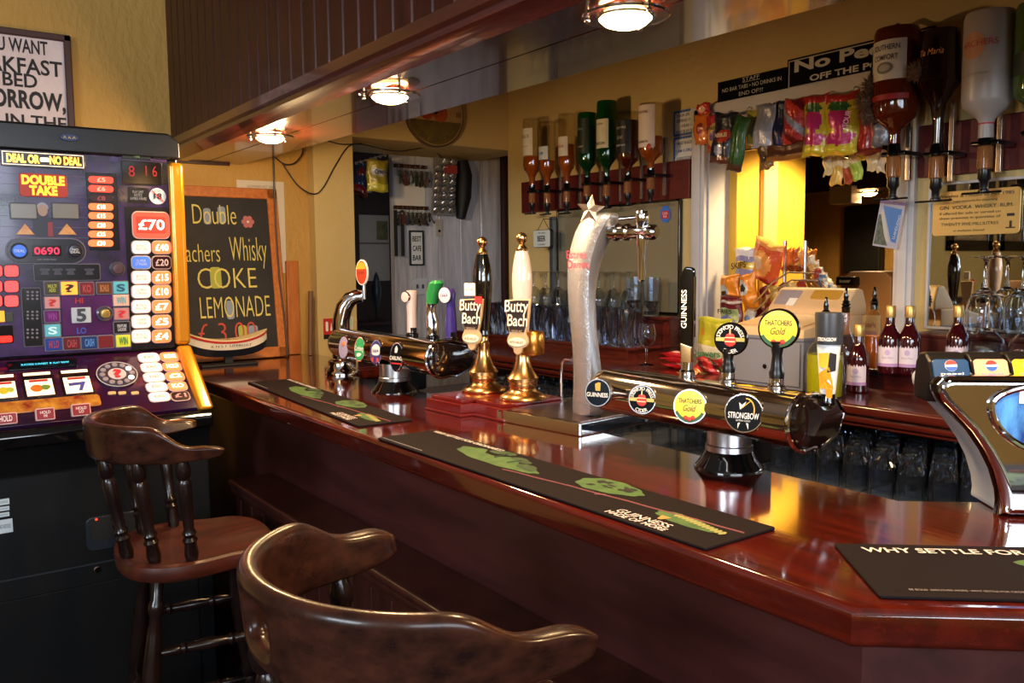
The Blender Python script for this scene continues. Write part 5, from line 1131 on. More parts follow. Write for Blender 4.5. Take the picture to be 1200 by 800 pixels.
# ---- wire crisp rack in the hatch with its packets
rk = thing('crisp_rack', 'curved wire rack of snack packets standing in the hatch', 'rack', (2.72, 1.95, 1.0))
wm = mat('rack_wire', (226, 196, 168), .25, .8)
b = MB()
for i in range(5):
    p0, p1, p2 = (atx(882+2*i, 356+9*i, 2.545), atx(905+3*i, 331+9*i, 2.55), atx(924+4*i, 319+9*i, 2.56)); b.tube([p0, p0.lerp(p1, .5)+Vector((0, 0, -.004)), p1, p2, p2+Vector((.12, -.02, -.005))], .0034, 7)
b.build('wire_rail', wm, rk)
b = MB()
for px in (919, 943):
    q = atx(px, 340, 2.70); b.tube([Vector((2.70, q.y, ZB-.3)), Vector((2.70, q.y, atx(px, 282, 2.70).z))], .007, 8)
b.build('posts', steel, rk)
b = MB()
for i in range(4):
    q0, q1, q2 = atx(950, 318+7*i, 2.72), atx(962, 330+7*i, 2.70), atx(975+2*i, 345+6*i, 2.68); b.tube([q0, q1, q2], .0025, 7)
b.build('side_wires', wm, rk)
b = MB(); b.bb((2.61, HY0+.02, ZB-.02), (2.95, HY1-.02, ZB)); b.build('rack_base', dwood, rk)
def stand(name, label, x, px, py_top, px1, py_bot, d, cols, pat, txt=(), rot=0, tilt=.25, seed=1, yaw=.25, cat='snack bag', group='snack packets in the hatch rack', crimp=.07):
    F = Face((x, 0, CAMZ), (0, -1, 0), (0, 0, 1)); r_ = F.rect(px, py_top, px1, py_bot)
    M = F.sub((r_[0]+r_[2])/2, r_[3]) @ Matrix.Rotation(-yaw, 4, 'Y') @ Matrix.Rotation(rot, 4, 'Z') @ Matrix.Rotation(-tilt*0, 4, 'X')
    return bag(name, label, M, r_[2]-r_[0], r_[3]-r_[1], d, cols, pat, group, txt, crimp, seed=seed, cat=cat)
stand('snack_bag', 'lilac and white crisp bag with yellow lettering at the top of the rack', 2.68, 858, 290, 890, 336, .05, ['8a88b0', 'e0dce0', 'e0b838', 'b06a80'], lambda u, v: 1 if v > .78 else (2 if .45 < v < .66 else (3 if v < .18 else 0)), [('SKIPS', .5, .55, .16, .7, '3a2a20', .1)], seed=31)
stand('snack_bag', 'large orange and red crisp bag leaning on top of the rack', 2.66, 880, 282, 926, 332, .07, ['d85a30', 'f0a050', 'e8c8a0', 'b83020'], spot(spot(band((3, .15), (0, .85), (1, 1)), 1, .5, .45, .34, .3), 2, .45, .45, .16, .16), [], rot=-.28, seed=32)
stand('snack_bag', 'bright orange peanut bag at the left of the rack', 2.60, 841, 322, 870, 360, .05, ['e88a20', 'f0a838', '402a20', 'c0c0c0'], spot(spot(0, 3, .4, .45, .26, .26), 2, .4, .45, .16, .1), [('M&S', .4, .45, .11, .26, 'f0f0f0', 0)] if False else [], rot=.05, seed=33)
stand('snack_bag', 'second orange peanut bag hanging lower to the right', 2.57, 864, 321, 887, 363, .05, ['e88a20', 'f0a838', '303030', 'd0d0d0'], spot(spot(0, 3, .42, .6, .32, .22), 2, .42, .6, .22, .1), rot=.22, seed=34)
stand('snack_bag', 'dark red bag with green fries label below the orange bags', 2.57, 842, 346, 872, 388, .05, ['701c2c', 'a8c090', '7080b8', 'd0c8c0'], lambda u, v: 2 if ((u-.5)/.3)**2+((v-.28)/.18)**2 < 1 else (1 if (.12 < u < .88 and .08 < v < .66) else (3 if .80 < v < .86 else 0)), [('FRIES', .5, .56, .12, .6, '283820', 0)], seed=35, yaw=.1)
stand('snack_bag', 'pale blue and white packet low beside the wire rails', 2.58, 872, 362, 888, 386, .03, ['d0d0dc', '6a8ac8', 'e0d088'], spot(0, 1, .5, .4, .3, .3), seed=36)
gm = ['c8883a', '8a2020', 'd8b050', '6a3a20', 'e0c080', 'a83a28']
k = 0
for j in range(3):
    for i in range(5):
        px = 888+11*i-3*j; py = 336+13*j-2*i
        stand('snack_packet', 'small red and gold packet in the wire tiers of the rack', 2.64, px, py, px+13, py+24, .03, [gm[(i*2+j) % 6], gm[(i+j*3+1) % 6]], band((0, .5), (1, 1)), seed=50+k, rot=.3, cat='packet', group='small packets in the wire tiers'); k += 1
for i in range(7):
    px = 918+5*i
    stand('snack_packet', 'little golden packet in the upper row behind the rack posts', 2.78, px, 290+(i % 2)*4+2*(i == 6), px+10, 318, .03, [['d8a848', 'c89040', 'b06828', 'e0c070'][i % 4], '8a4a28'], band((1, .3), (0, 1)), seed=80+i, rot=.1*(i % 3-1), cat='packet', group='golden packets in the upper row')
for i in range(6):
    px = 944+5*i
    stand('snack_packet', 'mixed foil packet on the right side of the rack', 2.72, px, 300+7*i, px+12, 328+5*i, .03, [['c8a060', '8a3028', '5a6a8a', 'b8b0a0', '3a5a48', 'a84030'][i], 'd8c8b0'], band((0, .6), (1, 1)), seed=90+i, rot=.35, cat='packet', group='foil packets on the right of the rack')
# Quavers bag and chocolate bars on the back counter
stand('crisp_bag', 'yellow-green crisp bag leaning by the hatch frame behind the stout lever', 2.30, 814, 372, 862, 432, .06, ['c8c83a', 'e8e6d0', '3a8a5a', 'e0a030'], lambda u, v: 1 if (.16 < v < .46 and u < .95) else (3 if ((u-.25)/.12)**2+((v-.7)/.08)**2 < 1 else 0), [('Quavers', .48, .30, .13, .85, '2f8058', .05)], seed=41, yaw=.15, group='x')
bpy.data.objects['crisp_bag'].pop('group', None)
for i in range(3):
    p = atx(794, 440-9*i, 2.20); M = frame(Vector((2.20, p.y, ZB+.012+.020*i)), (.15*(i-1), -1, 0), (1, 0, 0)) 
    M = M @ Matrix.Translation((0, .03, 0)); bag('chocolate_bar', ['lowest', 'middle', 'topmost'][i]+' red foil chocolate bar in the small stack left of the till', M, .115, .06, .018, ['b01c24', 'd8c0b8'], spot(0, 1, .5, .45, .25, .14), 'red chocolate bars', [], .1, seed=60+i, cat='chocolate bar')
p = atx(832, 432, 2.20); M = frame(Vector((2.20, p.y, ZB+.05)), (.25, -1, 0), (.5, 0, 1)); bag('chocolate_bar', 'crumpled dark red foil bar leaning right of the stacked bars', M, .10, .055, .02, ['8a1820', 'c03038', '401014'], lambda u, v: int(u*5+v*3) % 3, None, [], .1, seed=64, cat='chocolate bar')
p = atx(818, 438, 2.12); M = frame(Vector((2.10, p.y, ZB+.014)), (.1, -1, 0), (1, 0, 0)); bag('snack_packet', 'small orange-brown packet lying in front of the chocolate bars', M, .07, .045, .024, ['b06a28', '8a4a20'], spot(0, 1, .5, .5, .3, .3), None, [], .1, seed=65, cat='packet')
# ================================================================ FRUIT MACHINE
MX0, MX1, MF = .02, .762, 2.90
mc = thing('fruit_machine', 'tall black fruit machine with purple lit panels and gold edges, left of the bar', 'fruit machine', ((MX0+MX1)/2, MF+.3, 0))
FM = Face((0, MF, 0), (1, 0, 0), (0, 0, 1))
mz = lambda py: FM.uv(120, py)[1]
zc0, zc1 = mz(413), mz(153); ZLp = 1.057; YLp = 2.655
b = MB(); b.bb((MX0, MF+.02, zc0-.02), (MX1, 3.62, zc1-.03), .006); b.build('upper_cabinet', gloss_black, mc)
b = MB(frame((0, 0, 0), (1, 0, 0), (0, 0, 1)) @ Matrix.Rotation(0, 4, 'Z'))
pr = [(MX0-.006, zc1-.075), (MX1+.004, zc1-.075), (MX1+.004, zc1-.02), (MX1-.03, zc1+.006), (MX0+.03, zc1+.006), (MX0-.006, zc1-.02)]
b.prism(pr, -3.62, -(MF-.012), .008, 3); b.build('top_cap', mat('cap_black', (15, 15, 17), .35), mc)
b = MB(); MYZ = Matrix(((0, 0, 1, 0), (1, 0, 0, 0), (0, 1, 0, 0), (0, 0, 0, 1))); b.M = MYZ      # prism in (y, z) swept along x
b.prism([(3.62, .02), (3.62, zc0), (MF+.03, zc0), (YLp+.012, ZLp-.006), (YLp+.004, ZLp-.05), (YLp+.03, ZLp-.10), (YLp+.045, ZLp-.14), (YLp+.045, .02)], MX0, MX1, .006); b.build('lower_cabinet', mat('cabinet_black', (8, 9, 11), .5, spec=.25), mc)
b = MB(MYZ); b.prism([(YLp+.0, ZLp-.0), (YLp-.012, ZLp-.02), (YLp-.006, ZLp-.052), (YLp+.03, ZLp-.062), (YLp+.05, ZLp-.01)], MX0-.004, MX1+.004, .006, 3); b.build('front_lip', gloss_black, mc)
# gold rails
rail = []
xr0, xr1 = FM.uv(200, 300)[0], FM.uv(217, 300)[0]
for xa, xb in ((xr0, MX1+.010), (MX0-.010, MX0+.042)):
    b = MB(MYZ); b.prism([(MF-.022, zc1-.085), (MF+.06, zc1-.085), (MF+.06, zc0+.0), (MF-.022, zc0+.012)], xa, xb, .014, 4); g = b.build('gold_rail', gold_rail, mc)
    b = MB(MYZ); b.prism([(MF-.022, zc0+.012), (MF+.03, zc0-.014), (YLp+.03, ZLp-.012), (YLp-.010, ZLp+.006)], xa, xb, .012, 3); b.build('gold_rail', gold_rail, mc)
# artwork panels
purple = mat('purple_storm_print', (14, 9, 28), .25, noise=9, col2=(62, 34, 92), coat=.3)
b = MB(FM.M); b.bb((MX0+.045, zc0+.004, -.012), (xr0, zc1-.075, .006), .002, 1); b.build('glass_panel', purple, mc)
def D(x0, y0, x1, y1): return FM.rect(x0, y0, x1, y1)
def lit(name, r_, m, txt=None, tm=None, hh=.6, ww=.75, rad=.2, th=.010, F=FM, parent=mc, bezel=None, bold=.02, base=.005):
    x0, y0, x1, y1 = r_; k = min(x1-x0, y1-y0)*rad
    b = MB(F.M)
    if bezel:
        b.prism(rrect(x0-.003, y0-.003, x1+.003, y1+.003, k+.002), base, th-.002, .001, 1); o = b.build(name, bezel, parent); q = MB(F.M); q.prism(rrect(x0, y0, x1, y1, k), th-.003, th, .001, 1); o2 = q.build('lens', m, o); par = o
    else:
        b.prism(rrect(x0, y0, x1, y1, max(k, .0005)), base, th, .001, 1); o = b.build(name, m, parent); par = o
    if txt: T(txt, F.M, (y1-y0)*hh, tm or white, par, at=((x0+x1)/2, (y0+y1)/2), w=(x1-x0)*ww, bold=bold, dz=th+.0012)
    return o
LR = EM('ff4530', 1.1); LO = EM('ff6a38', 1.5); LW = EM('ffd8c4', .9); LB = EM('4070d0', .5); DK = P('301018', .2); WT = EM('fff2dc', 2.2); bz = P('1a1418', .2); GY = P('8a8690', .3)
o = lit('title_sign', D(0, 178, 99, 197), P('2a1408', .2), None, th=.012)
r_ = D(2, 180, 97, 195); b = MB(FM.M)
for q in ((r_[0], r_[1], r_[2], r_[1]+.002), (r_[0], r_[3]-.002, r_[2], r_[3]), (r_[2]-.002, r_[1], r_[2], r_[3]), (r_[0], r_[1], r_[0]+.002, r_[3])): b.bb((q[0], q[1], .012), (q[2], q[3], .0132))
b.build('lit_border', EM('ffe8c8', 1.2), o)
T('DEAL OR', FM.M, (r_[3]-r_[1])*.62, EM('ffc050', 2.4), o, at=(r_[0]+(r_[2]-r_[0])*.25, (r_[1]+r_[3])/2), w=(r_[2]-r_[0])*.40, bold=.05, dz=.0135)
T('NO DEAL', FM.M, (r_[3]-r_[1])*.62, EM('ffb040', 2.4), o, at=(r_[0]+(r_[2]-r_[0])*.77, (r_[1]+r_[3])/2), w=(r_[2]-r_[0])*.40, bold=.05, dz=.0135)
b = MB(FM.M); cx_, cy_ = r_[0]+(r_[2]-r_[0])*.51, (r_[1]+r_[3])/2; b.prism(rrect(cx_-.012, cy_-.006, cx_+.012, cy_+.006, .003), .012, .0136); b.build('case_lamp', EM('ffe0c0', 3), o)
r_ = D(22, 204, 78, 231); o = lit('feature_sign', r_, EM('a02c10', .35), None, th=.011, rad=.15)
T('DOUBLE\nTAKE', FM.M, (r_[3]-r_[1])*.86, EM('ffb428', 1.8), o, at=((r_[0]+r_[2])/2, (r_[1]+r_[3])/2), w=(r_[2]-r_[0])*.9, bold=.05, dz=.0125)
r_ = D(102, 203, 138, 293); lit('ladder_panel', r_, P('0c080c', .2), th=.008, rad=.03)
for i, (yy, tx, on) in enumerate(((211, '£5', 1), (221.5, '£6', 1), (232.5, '£8', 0), (242.5, '£10', 2), (253, '£15', 2), (264, '£20', 2), (274.5, '£25', 2), (285, '£30', 2))):
    lit('ladder_lamp', D(103, yy-4, 132, yy+4), (DK, LR, LO)[on], tx, (P('a85050'), EM('ff9a80', 1.2), WT)[on], .62, .34, .45, .012)
b = MB(FM.M)
for i in range(7):
    q = FM.uv(0, 203+12.5*i)[1]; b.bb((MX0+.05, q, .006), (FM.uv(101, 230)[0], q+.0012, .007))
b.build('silver_lines', P('5a5464', .3), mc)
for r0 in ((12, 239, 42, 256), (61, 239, 91, 256)): lit('grey_window', D(*r0), mat('grey_lcd', (122, 116, 106), .2), rad=.06, bezel=P('2c2c34', .25), th=.012)
for r0 in ((18, 262, 40, 275), (67, 262, 89, 275)):
    x0, y0, x1, y1 = D(*r0); b = MB(FM.M); b.prism([(x0, y0), (x1, y0), ((x0+x1)/2, y1)], .005, .010, .001, 1); b.build('arrow_lamp', mat('arrow_orange', (190, 110, 40), .25, noise=20, col2=(230, 180, 110)), mc)
x0, y0, x1, y1 = D(38, 237, 62, 277); cx_ = (x0+x1)/2; Hh = y1-y0
b = MB(FM.M); ngon(b, [(x0, y0), (x1, y0), (x1, y0+Hh*.48), (cx_+Hh*.12, y0+Hh*.60), (cx_-Hh*.12, y0+Hh*.60), (x0, y0+Hh*.48)], .0085); pr_ = b.build('portrait_print', P('1c1626', .3), mc); pr_['label'] = 'printed head and shoulders in dark suit'
b = MB(FM.M); ngon(b, circ(Hh*.13, 16, cx_, y0+Hh*.76, Hh*.17), .009); b.build('face_print', P('a88a78', .4), pr_); b = MB(FM.M); ngon(b, [(cx_+Hh*.16*math.cos(a), y0+Hh*.82+Hh*.17*math.sin(a)) for a in [-.1+i*(PI+.2)/12 for i in range(13)]], .0088); b.build('hair_print', P('9a98a0', .4), pr_)
b = MB(FM.M); ngon(b, [(cx_+Hh*.10, y0), (cx_+Hh*.24, y0), (cx_+Hh*.24, y0+Hh*.42), (cx_+Hh*.12, y0+Hh*.42)], .009); b.build('red_case_print', P('8a1820', .3), pr_)
o = lit('offer_display', D(7, 280, 99, 308), P('1c1a22', .2), rad=.5, th=.012, bezel=P('6a6672', .3))
for px, c in ((22, LB), (87, P('2a2430', .2))):
    u, v = FM.uv(px, 294); b = MB(FM.sub(u, v)); b.lathe([(.024, .010), (.024, .016), (.019, .018)], n=28); k_ = b.build('push_button', P('3a3a44', .2), o); b = MB(FM.sub(u, v)); b.lathe([(.0185, .017), (.017, .021), (0, .0225)], n=24); b.build('button_lens', c, k_); T('DEAL' if px == 22 else 'NO\nDEAL', FM.M, .008 if px == 22 else .014, white, k_, at=(u, v), w=.026, dz=.0235)
r_ = D(37, 288, 71, 300); lit('led_window', r_, P('1a0406', .15), '0690', EM('ff2040', 3), .7, .86, .08, .016, parent=o, bold=.0)
T('LAST OFFER MADE', FM.M, .004, GY, mc, at=FM.uv(54, 304), w=.05, dz=.014)
o = lit('phone_panel', D(40, 310, 116, 328), P('141218', .2), rad=.1, bezel=P('5a5862', .3), th=.011)
for px in (52, 67, 82, 104):
    u, v = FM.uv(px, 318); b = MB(FM.M); b.prism([(u-.011, v-.010), (u+.011, v-.010), (u+.007, v+.003), (u-.007, v+.003)], .011, .0125); b.prism(rrect(u-.014, v+.002, u+.014, v+.009, .003), .011, .0125); b.build('phone_print', P('3a3844', .3), o)
u, v = FM.uv(137, 315); b = MB(FM.sub(u, v)); b.lathe([(.022, .006), (.022, .014), (.017, .016)], n=28); b.build('push_button', P('44444c', .2), mc); b = MB(FM.sub(u, v)); b.lathe([(.0165, .015), (.015, .018), (0, .019)], n=24); b.build('push_button', P('503a44', .2), mc)
# top right: led digits, stickers
o = lit('credit_window', D(142, 190, 188, 216), P('0a0608', .12), rad=.05, bezel=P('28242c', .25), th=.013)
T('8', FM.M, .034, EM('8a1410', .6), o, at=FM.uv(153, 201), w=.018, dz=.0145); T('1 6', FM.M, .034, EM('8a1410', .6), o, at=FM.uv(176, 201), w=.034, dz=.0145)
lit('notice_panel', D(149, 220, 173, 238), P('121418', .2), 'PLAY LIMIT\nNOTICE\nGAMBLE AWARE', P('a0a0a8'), .6, .8, .04, .009, bold=0)
lit('notice_panel', D(142, 176, 176, 187), P('18201a', .2), 'GAMING MACHINE\nTYPE', P('8ab06a'), .6, .8, .04, .009, bold=0); lit('notice_panel', D(179, 177, 198, 187), P('101014', .2), rad=.05, th=.009); lit('notice_panel', D(189, 191, 198, 216), P('14141a', .2), rad=.05, th=.009)
for px, tx in ((110, ''), (133, '★ ★ ★')):
    u, v = FM.uv(px, 187); b = MB(FM.sub(u, v)); b.prism(circ(.013, 24, 0, 0, .008), .005, .0075); b.build('maker_badge', P('2a2a3a' if not tx else '3a3460', .2), mc)
u, v = FM.uv(184, 230); b = MB(FM.sub(u, v)); b.prism(circ(.0255, 32), .005, .008); o = b.build('age_sign', P('e8e2e2', .3), mc); T('18', FM.M, .018, ink, o, at=(u, v), w=.024, bold=.03, dz=.0095)
T('OVER', FM.M, .005, ink, o, at=(u, v+.016), w=.018, dz=.0095); b = MB(FM.sub(u, v) @ Matrix.Rotation(-.8, 4, 'Z')); b.bb((-.024, -.0015, .0095), (.024, .0015, .0105)); b.build('red_bar', P('c02830'), o)
u, v = FM.uv(80, 162); b = MB(FM.M @ Matrix.Translation((u, v, .018))); b.prism(circ(.026, 28, 0, 0, .011), 0, .003, .001, 1); o = b.build('maker_oval', P('26305a', .25), mc); T('A A A', FM.M, .008, P('c8b060'), o, at=(u, v), w=.034, dz=.0225)
# prize columns
lit('prize_panel', D(149, 243, 201, 408), P('17131a', .2), rad=.02, th=.0075)
o = lit('prize_lamp', D(155, 249, 197, 279), LR, None, bezel=P('e0c0b0', .3), th=.013, rad=.2); r_ = D(159, 254, 193, 273); lit('prize_lamp', r_, EM('e83020', 1.0), '£70', WT, .62, .9, .1, .0145, base=.0125)
for i, (yy, tx, on) in enumerate(((290, '£40', 2), (307.5, '£20', 0), (325, '£15', 2), (341.5, '£10', 2), (359, '£7', 2), (376.5, '£5', 2), (393.5, '£4', 2))):
    lit('prize_lamp', D(178, yy-7, 199, yy+7), (DK, LR, LO)[on], tx, (P('c8a8a8'), WT, WT)[on], .55, .72, .3, .013, bezel=P('c0a090', .3))
    lit('feature_lamp', D(154, yy-7, 175, yy+7), LB if i == 1 else LW, 'SUPER\nSTREAK' if i % 2 else 'BONUS\nFEATURE', P('c0c8e8') if i == 1 else P('806060'), .5, .66, .3, .013, bezel=P('b8a8a8', .3), bold=0)
# left lit buttons
for y0 in (311, 329, 346):
    lit('red_lamp', D(5, y0, 21, y0+13), EM('ff4040', 1.6), rad=.25, th=.012, bezel=P('3a1018', .2))
    lit('red_lamp', D(-14, y0, 2, y0+13), EM('ff4040', 1.4), rad=.25, th=.012, bezel=P('3a1018', .2))
lit('lit_square', D(-4, 364, 5, 377), EM('ff9020', 1.2), rad=.1, th=.011); lit('lit_square', D(7, 366, 15, 377), P('3a4038', .2), rad=.1, th=.011); lit('coin_window', D(-8, 381, 15, 402), P('0c0608', .15), rad=.1, th=.012); lit('coin_window', D(-2, 393, 14, 401), EM('ff2010', 1.5), rad=.3, th=.0135)
o = lit('info_strip', D(27, 338, 48, 405), P('121014', .2), rad=.06, bezel=P('54505a', .3), th=.010)
for j, yy in enumerate((342, 346, 350, 365, 369, 373, 386, 390, 395)):
    for px in (32, 37.5, 43): pass
    b = MB(FM.M)
    for px in (32, 37.5, 43): u, v = FM.uv(px, yy); b.prism(circ(.0035, 8, u, v), .010, .0112)
    b.build('dot_row', P('6a6670', .3), o)
# feature board
board_m = P('6a6672', .3)
lit('board_centre', D(72, 346, 132, 392), mat('purple_centre', (54, 18, 62), .2, noise=8, col2=(84, 36, 96)), rad=.02, th=.009)
cells = [(52, 330, 69, 345, '3a3420', 'MULTI\nADD', 'b0b040'), (71, 330, 90, 345, None, '?', '2a0a08'), (93, 331, 109, 345, '701c24', 'KO', 'a83a3a'), (113, 331, 130, 344, '5a3018', 'BONUS', 'b06a30'), (132, 330, 149, 344, '5cb8c8', 'S', '1a4a6a'),
         (52, 348, 69, 361, 'c88a8a', '?', 'b81c28'), (52, 364, 69, 377, '5a1060', 'WIN', '8a2a90'), (52, 380, 70, 394, '58b4c8', 'S', 'c8f0f8'), (132, 345, 150, 358, 'd8b0a0', 'WIN', '5aa0a8'), (133, 361, 150, 374, 'b87a7a', '?', 'b81c28'), (133, 377, 151, 390, '17161c', 'FEATURE\nLADDER', 'a8a8b0'),
         (53, 396, 72, 410, '1c3a8a', 'HI LO', 'a02830'), (74, 395, 93, 409, '5a1a20', 'CASH', 'a0303a'), (95, 394, 113, 408, '1c3468', 'CASH', '4a80c8'), (115, 393, 132, 407, '6a1c24', '☎', '101010'), (135, 392, 152, 406, 'c8d040', 'WIN', '2a7a3a')]
for x0, y0, x1, y1, c, tx, tc in cells: lit('board_square', D(x0, y0, x1, y1), P(c, .25) if c else EM('ff8a28', 1.6), tx if tx != '☎' else None, P(tc), .6, .6, .06, .012, bezel=board_m, bold=.03)
T('HI', FM.M, .016, P('a01828'), mc, at=FM.uv(92, 352), w=.022, bold=.03, dz=.011); T('LO', FM.M, .018, P('2848a8'), mc, at=FM.uv(95, 387), w=.026, bold=.03, dz=.011)
lit('number_reel', D(83, 360, 106, 378), P('aab4c0', .25), '5', P('303440'), .8, .5, .06, .012, bold=.04)
u, v = FM.uv(122, 367); b = MB(FM.sub(u, v)); b.lathe([(.024, .006), (.024, .015), (.019, .018), (.019, .014), (0, .014)], n=28); b.build('push_button', P('4a4450', .2), mc); b = MB(FM.sub(u, v)); b.lathe([(.014, .014), (.014, .021), (.012, .023), (0, .024)], n=24); b.build('push_button', mat('gold_button', (190, 160, 90), .2, .7), mc)
# ---- sloping deck
FS = Face((0, MF+.004, zc0-.004), (1, 0, 0), (0, MF-YLp, zc0-.004-ZLp))
def DS(*a): return FS.rect(*a)
Ls = Vector((0, MF-YLp, zc0-.004-ZLp)).length
b = MB(FS.M); b.bb((MX0+.042, -Ls+.01, -.01), (xr0+.006, -.004, .004), .001, 1); b.build('deck_panel', mat('deck_print', (56, 12, 34), .15, noise=6, col2=(30, 14, 52), coat=.5), mc)
lit('text_display', DS(8, 424, 90, 434), P('060c10', .1), None, th=.010, F=FS, rad=.1); T('SUCCESS SUGGEST ★ PLAY NOW', FS.M, .008, EM('50d0f0', 1.6), mc, at=FS.uv(53, 429), w=FS.rect(25, 424, 82, 434)[2]-FS.rect(25, 424, 82, 434)[0], dz=.012)
for k, (x0, y0, x1, y1) in enumerate(((-8, 441, 20, 471), (27, 438, 64, 468), (72, 435, 108, 465))):
    r_ = DS(x0, y0, x1, y1); b = MB(FS.M); b.prism([(r_[0], r_[1]), (r_[2], r_[1]), (r_[2], r_[3]), (r_[0], r_[3])], .003, .009, .001, 1); o = b.build('reel_window', P('140a0c', .15), mc)
    w_ = r_[2]-r_[0]; h_ = r_[3]-r_[1]; b = MB(FS.M)
    b.bb((r_[0]+w_*.06, r_[1]+h_*.06, .009), (r_[2]-w_*.06, r_[1]+h_*.68, .0105)); b.bb((r_[0]+w_*.06, r_[1]+h_*.86, .009), (r_[2]-w_*.06, r_[1]+h_*.96, .0105)); rb = b.build('reel_strip', EM('ffe6c8', .75), o)
    cx_, cy_ = (r_[0]+r_[2])/2, r_[1]+h_*.33
    if k == 2:
        b = MB(FS.M); ngon(b, [(cx_-w_*.3, cy_+h_*.12), (cx_+w_*.28, cy_+h_*.14), (cx_+w_*.1, cy_-h_*.2), (cx_-w_*.02, cy_-h_*.2), (cx_+w_*.08, cy_+h_*.02), (cx_-w_*.3, cy_)], .0112); b.build('seven_print', P('4a4a98', .3), rb)
    else:
        b = MB(FS.M); ngon(b, circ(w_*.2, 16, cx_-w_*.1, cy_, h_*.14), .0112); b.build('fruit_print', P(('d8c030', 'd8702a')[k], .3), rb); b = MB(FS.M); ngon(b, leaf(b, cx_+w_*.2, cy_+.002, w_*.3, h_*.2, .3), .0114); b.build('leaf_print', P(('b8c040', '6a8a3a')[k], .3), rb)
    b = MB(FS.M); b.bb((r_[0]+w_*.2, r_[1]+h_*.58, .0106), (r_[2]-w_*.2, r_[1]+h_*.66, .0114)); b.build('red_print', P('c03028', .3), rb)
u, v = FS.uv(137, 441); R_ = .058
b = MB(FS.sub(u, v)); b.lathe([(0, .004), (R_, .004), (R_, .009), (R_*.92, .010), (0, .010)], n=44); o = b.build('phone_dial', P('3a3440', .25), mc)
b = MB(FS.sub(u, v)); b.lathe([(R_*.96, .0095), (R_*1.0, .0095), (R_*1.0, .0108), (R_*.96, .0108), (R_*.96, .0095)], n=44); b.build('dial_rim', P('b8b4b8', .25), o)
b = MB(FS.sub(u, v)); b.prism(circ(R_*.44, 28), .010, .012); b.build('dial_centre', P('c0b4b8', .25), o); T('?', FS.M, .036, P('b81c34'), o, at=(u, v), bold=.05, w=.026, dz=.0135)
for i in range(12):
    a = PI/2+i*PI/6; b = MB(FS.sub(u+R_*.72*math.cos(a), v+R_*.72*math.sin(a))); b.lathe([(.0085, .009), (.0085, .013), (.007, .0145), (0, .015)], n=14); b.build('dial_lamp', EM('fff0e0', 1.6) if i in (8, 10) else P('8a808c', .25), o)
for i in range(5):
    y0 = 421+11.5*i; d = 2.6*i
    r_ = DS(162+d*1.2, y0-5, 186+d*1.2, y0+5); lit('deck_lamp', r_, LW, 'BONUS', P('a08890'), .34, .5, .35, .010, F=FS, bezel=P('c0a8a8', .3))
    r_ = DS(188+d*1.2, y0-6, 209+d*1.2, y0+4); lit('deck_lamp', r_, LO if i < 4 else DK, ('NUDGE', 'HOLD', '£2', 'KO', '£1')[i], WT if i < 4 else P('c88a8a'), .45, .66, .35, .010, F=FS, bezel=P('c09a90', .3))
for px in (131, 143, 158): u, v = FS.uv(px, 462); b = MB(FS.M); b.prism(rrect(u-.011, v-.006, u+.011, v+.006, .004), .004, .007); b.build('coin_print', P('c8a878', .3), mc)
r_ = DS(-8, 469, 119, 483); lit('deck_strip', r_, mat('strip_print', (120, 26, 24), .25, noise=26, col2=(196, 140, 50)), th=.009, F=FS, rad=.2)
# hold buttons on the lip
for k, (x0, y0, x1, y1, tx) in enumerate(((-6, 485, 19, 496, 'HOLD'), (43, 479, 63, 491, 'HOLD\nHI'), (85, 474, 105, 486, 'HOLD\nLO'))):
    FLp = Face((0, YLp-.02, ZLp), (1, 0, 0), (0, .25, 1)); r_ = FLp.rect(x0, y0, x1, y1)
    lit('hold_button', r_, mat('hold_red', (120, 20, 26), .2, emit=(140, 20, 24), es=.25), tx, P('e0c8c8'), .62, .62, .08, .004, F=FLp, base=-.02, bezel=P('c8a0a0', .3))
# lower door details
FL = Face((0, YLp+.045, 0), (1, 0, 0), (0, 0, 1))
b = MB(FL.M); u0, v0 = FL.uv(0, 677); u1, v1 = FL.uv(133, 655); b.bb((MX0, v1-.004, -.004), (MX1, v1, .003)); b.build('door_seam', mat('seam_grey', (60, 64, 70), .3, .5), mc)
b = MB(FL.M); r_ = FL.rect(100, 601, 172, 640); ol = rrect(r_[0], r_[1], r_[2], r_[3], .02); b.prism(ol, -.002, .008, .003, 2); py_ = b.build('payout_tray', mat('tray_black', (28, 34, 42), .3), mc)
b = MB(FL.M); b.prism(rrect(r_[0]+.012, r_[1]+.03, r_[2]-.012, r_[3]-.004, .014), .008, .0095); b.build('tray_opening', P('040404', .6), py_); u, v = FL.uv(110, 600); b = MB(FL.sub(u+.004, v-.02)); b.ball((0, 0, .010), .0035, n=8); b.build('red_led', EM('ff3020', 3), py_)
for y0, y1 in ((585, 592), (594, 599), (601, 606), (609, 625)):
    r_ = FL.rect(-12, y0, 11+(4 if y0 > 605 else 0), y1); b = MB(FL.M); b.prism([(r_[0], r_[1]), (r_[2], r_[1]), (r_[2], r_[3]), (r_[0], r_[3])], 0, .0012); s_ = b.build('sticker', P('b8c4cc', .5), mc); T('WARNING NOTICE', FL.M, (r_[3]-r_[1])*.3, P('4a5a6a'), s_, at=((r_[0]+r_[2])/2, (r_[1]+r_[3])/2), w=(r_[2]-r_[0])*.8, dz=.002)
for px, py in ((114, 667), (211, 566), (244, 530)): u, v = FL.uv(px, py); b = MB(FL.sub(min(u, MX1-.02), v)); b.lathe([(.010, -.002), (.010, .004), (.008, .006), (0, .006)], n=18); b.build('door_lock', chrome, mc)
b = MB(FL.M); r_ = FL.rect(20, 700, 236, 900); b.bb((MX0+.05, .12, 0), (MX1-.05, v1-.06, .006), .004); b.build('cash_door', mat('door_black', (7, 8, 10), .6, spec=.2), mc)
b = MB(FL.M)
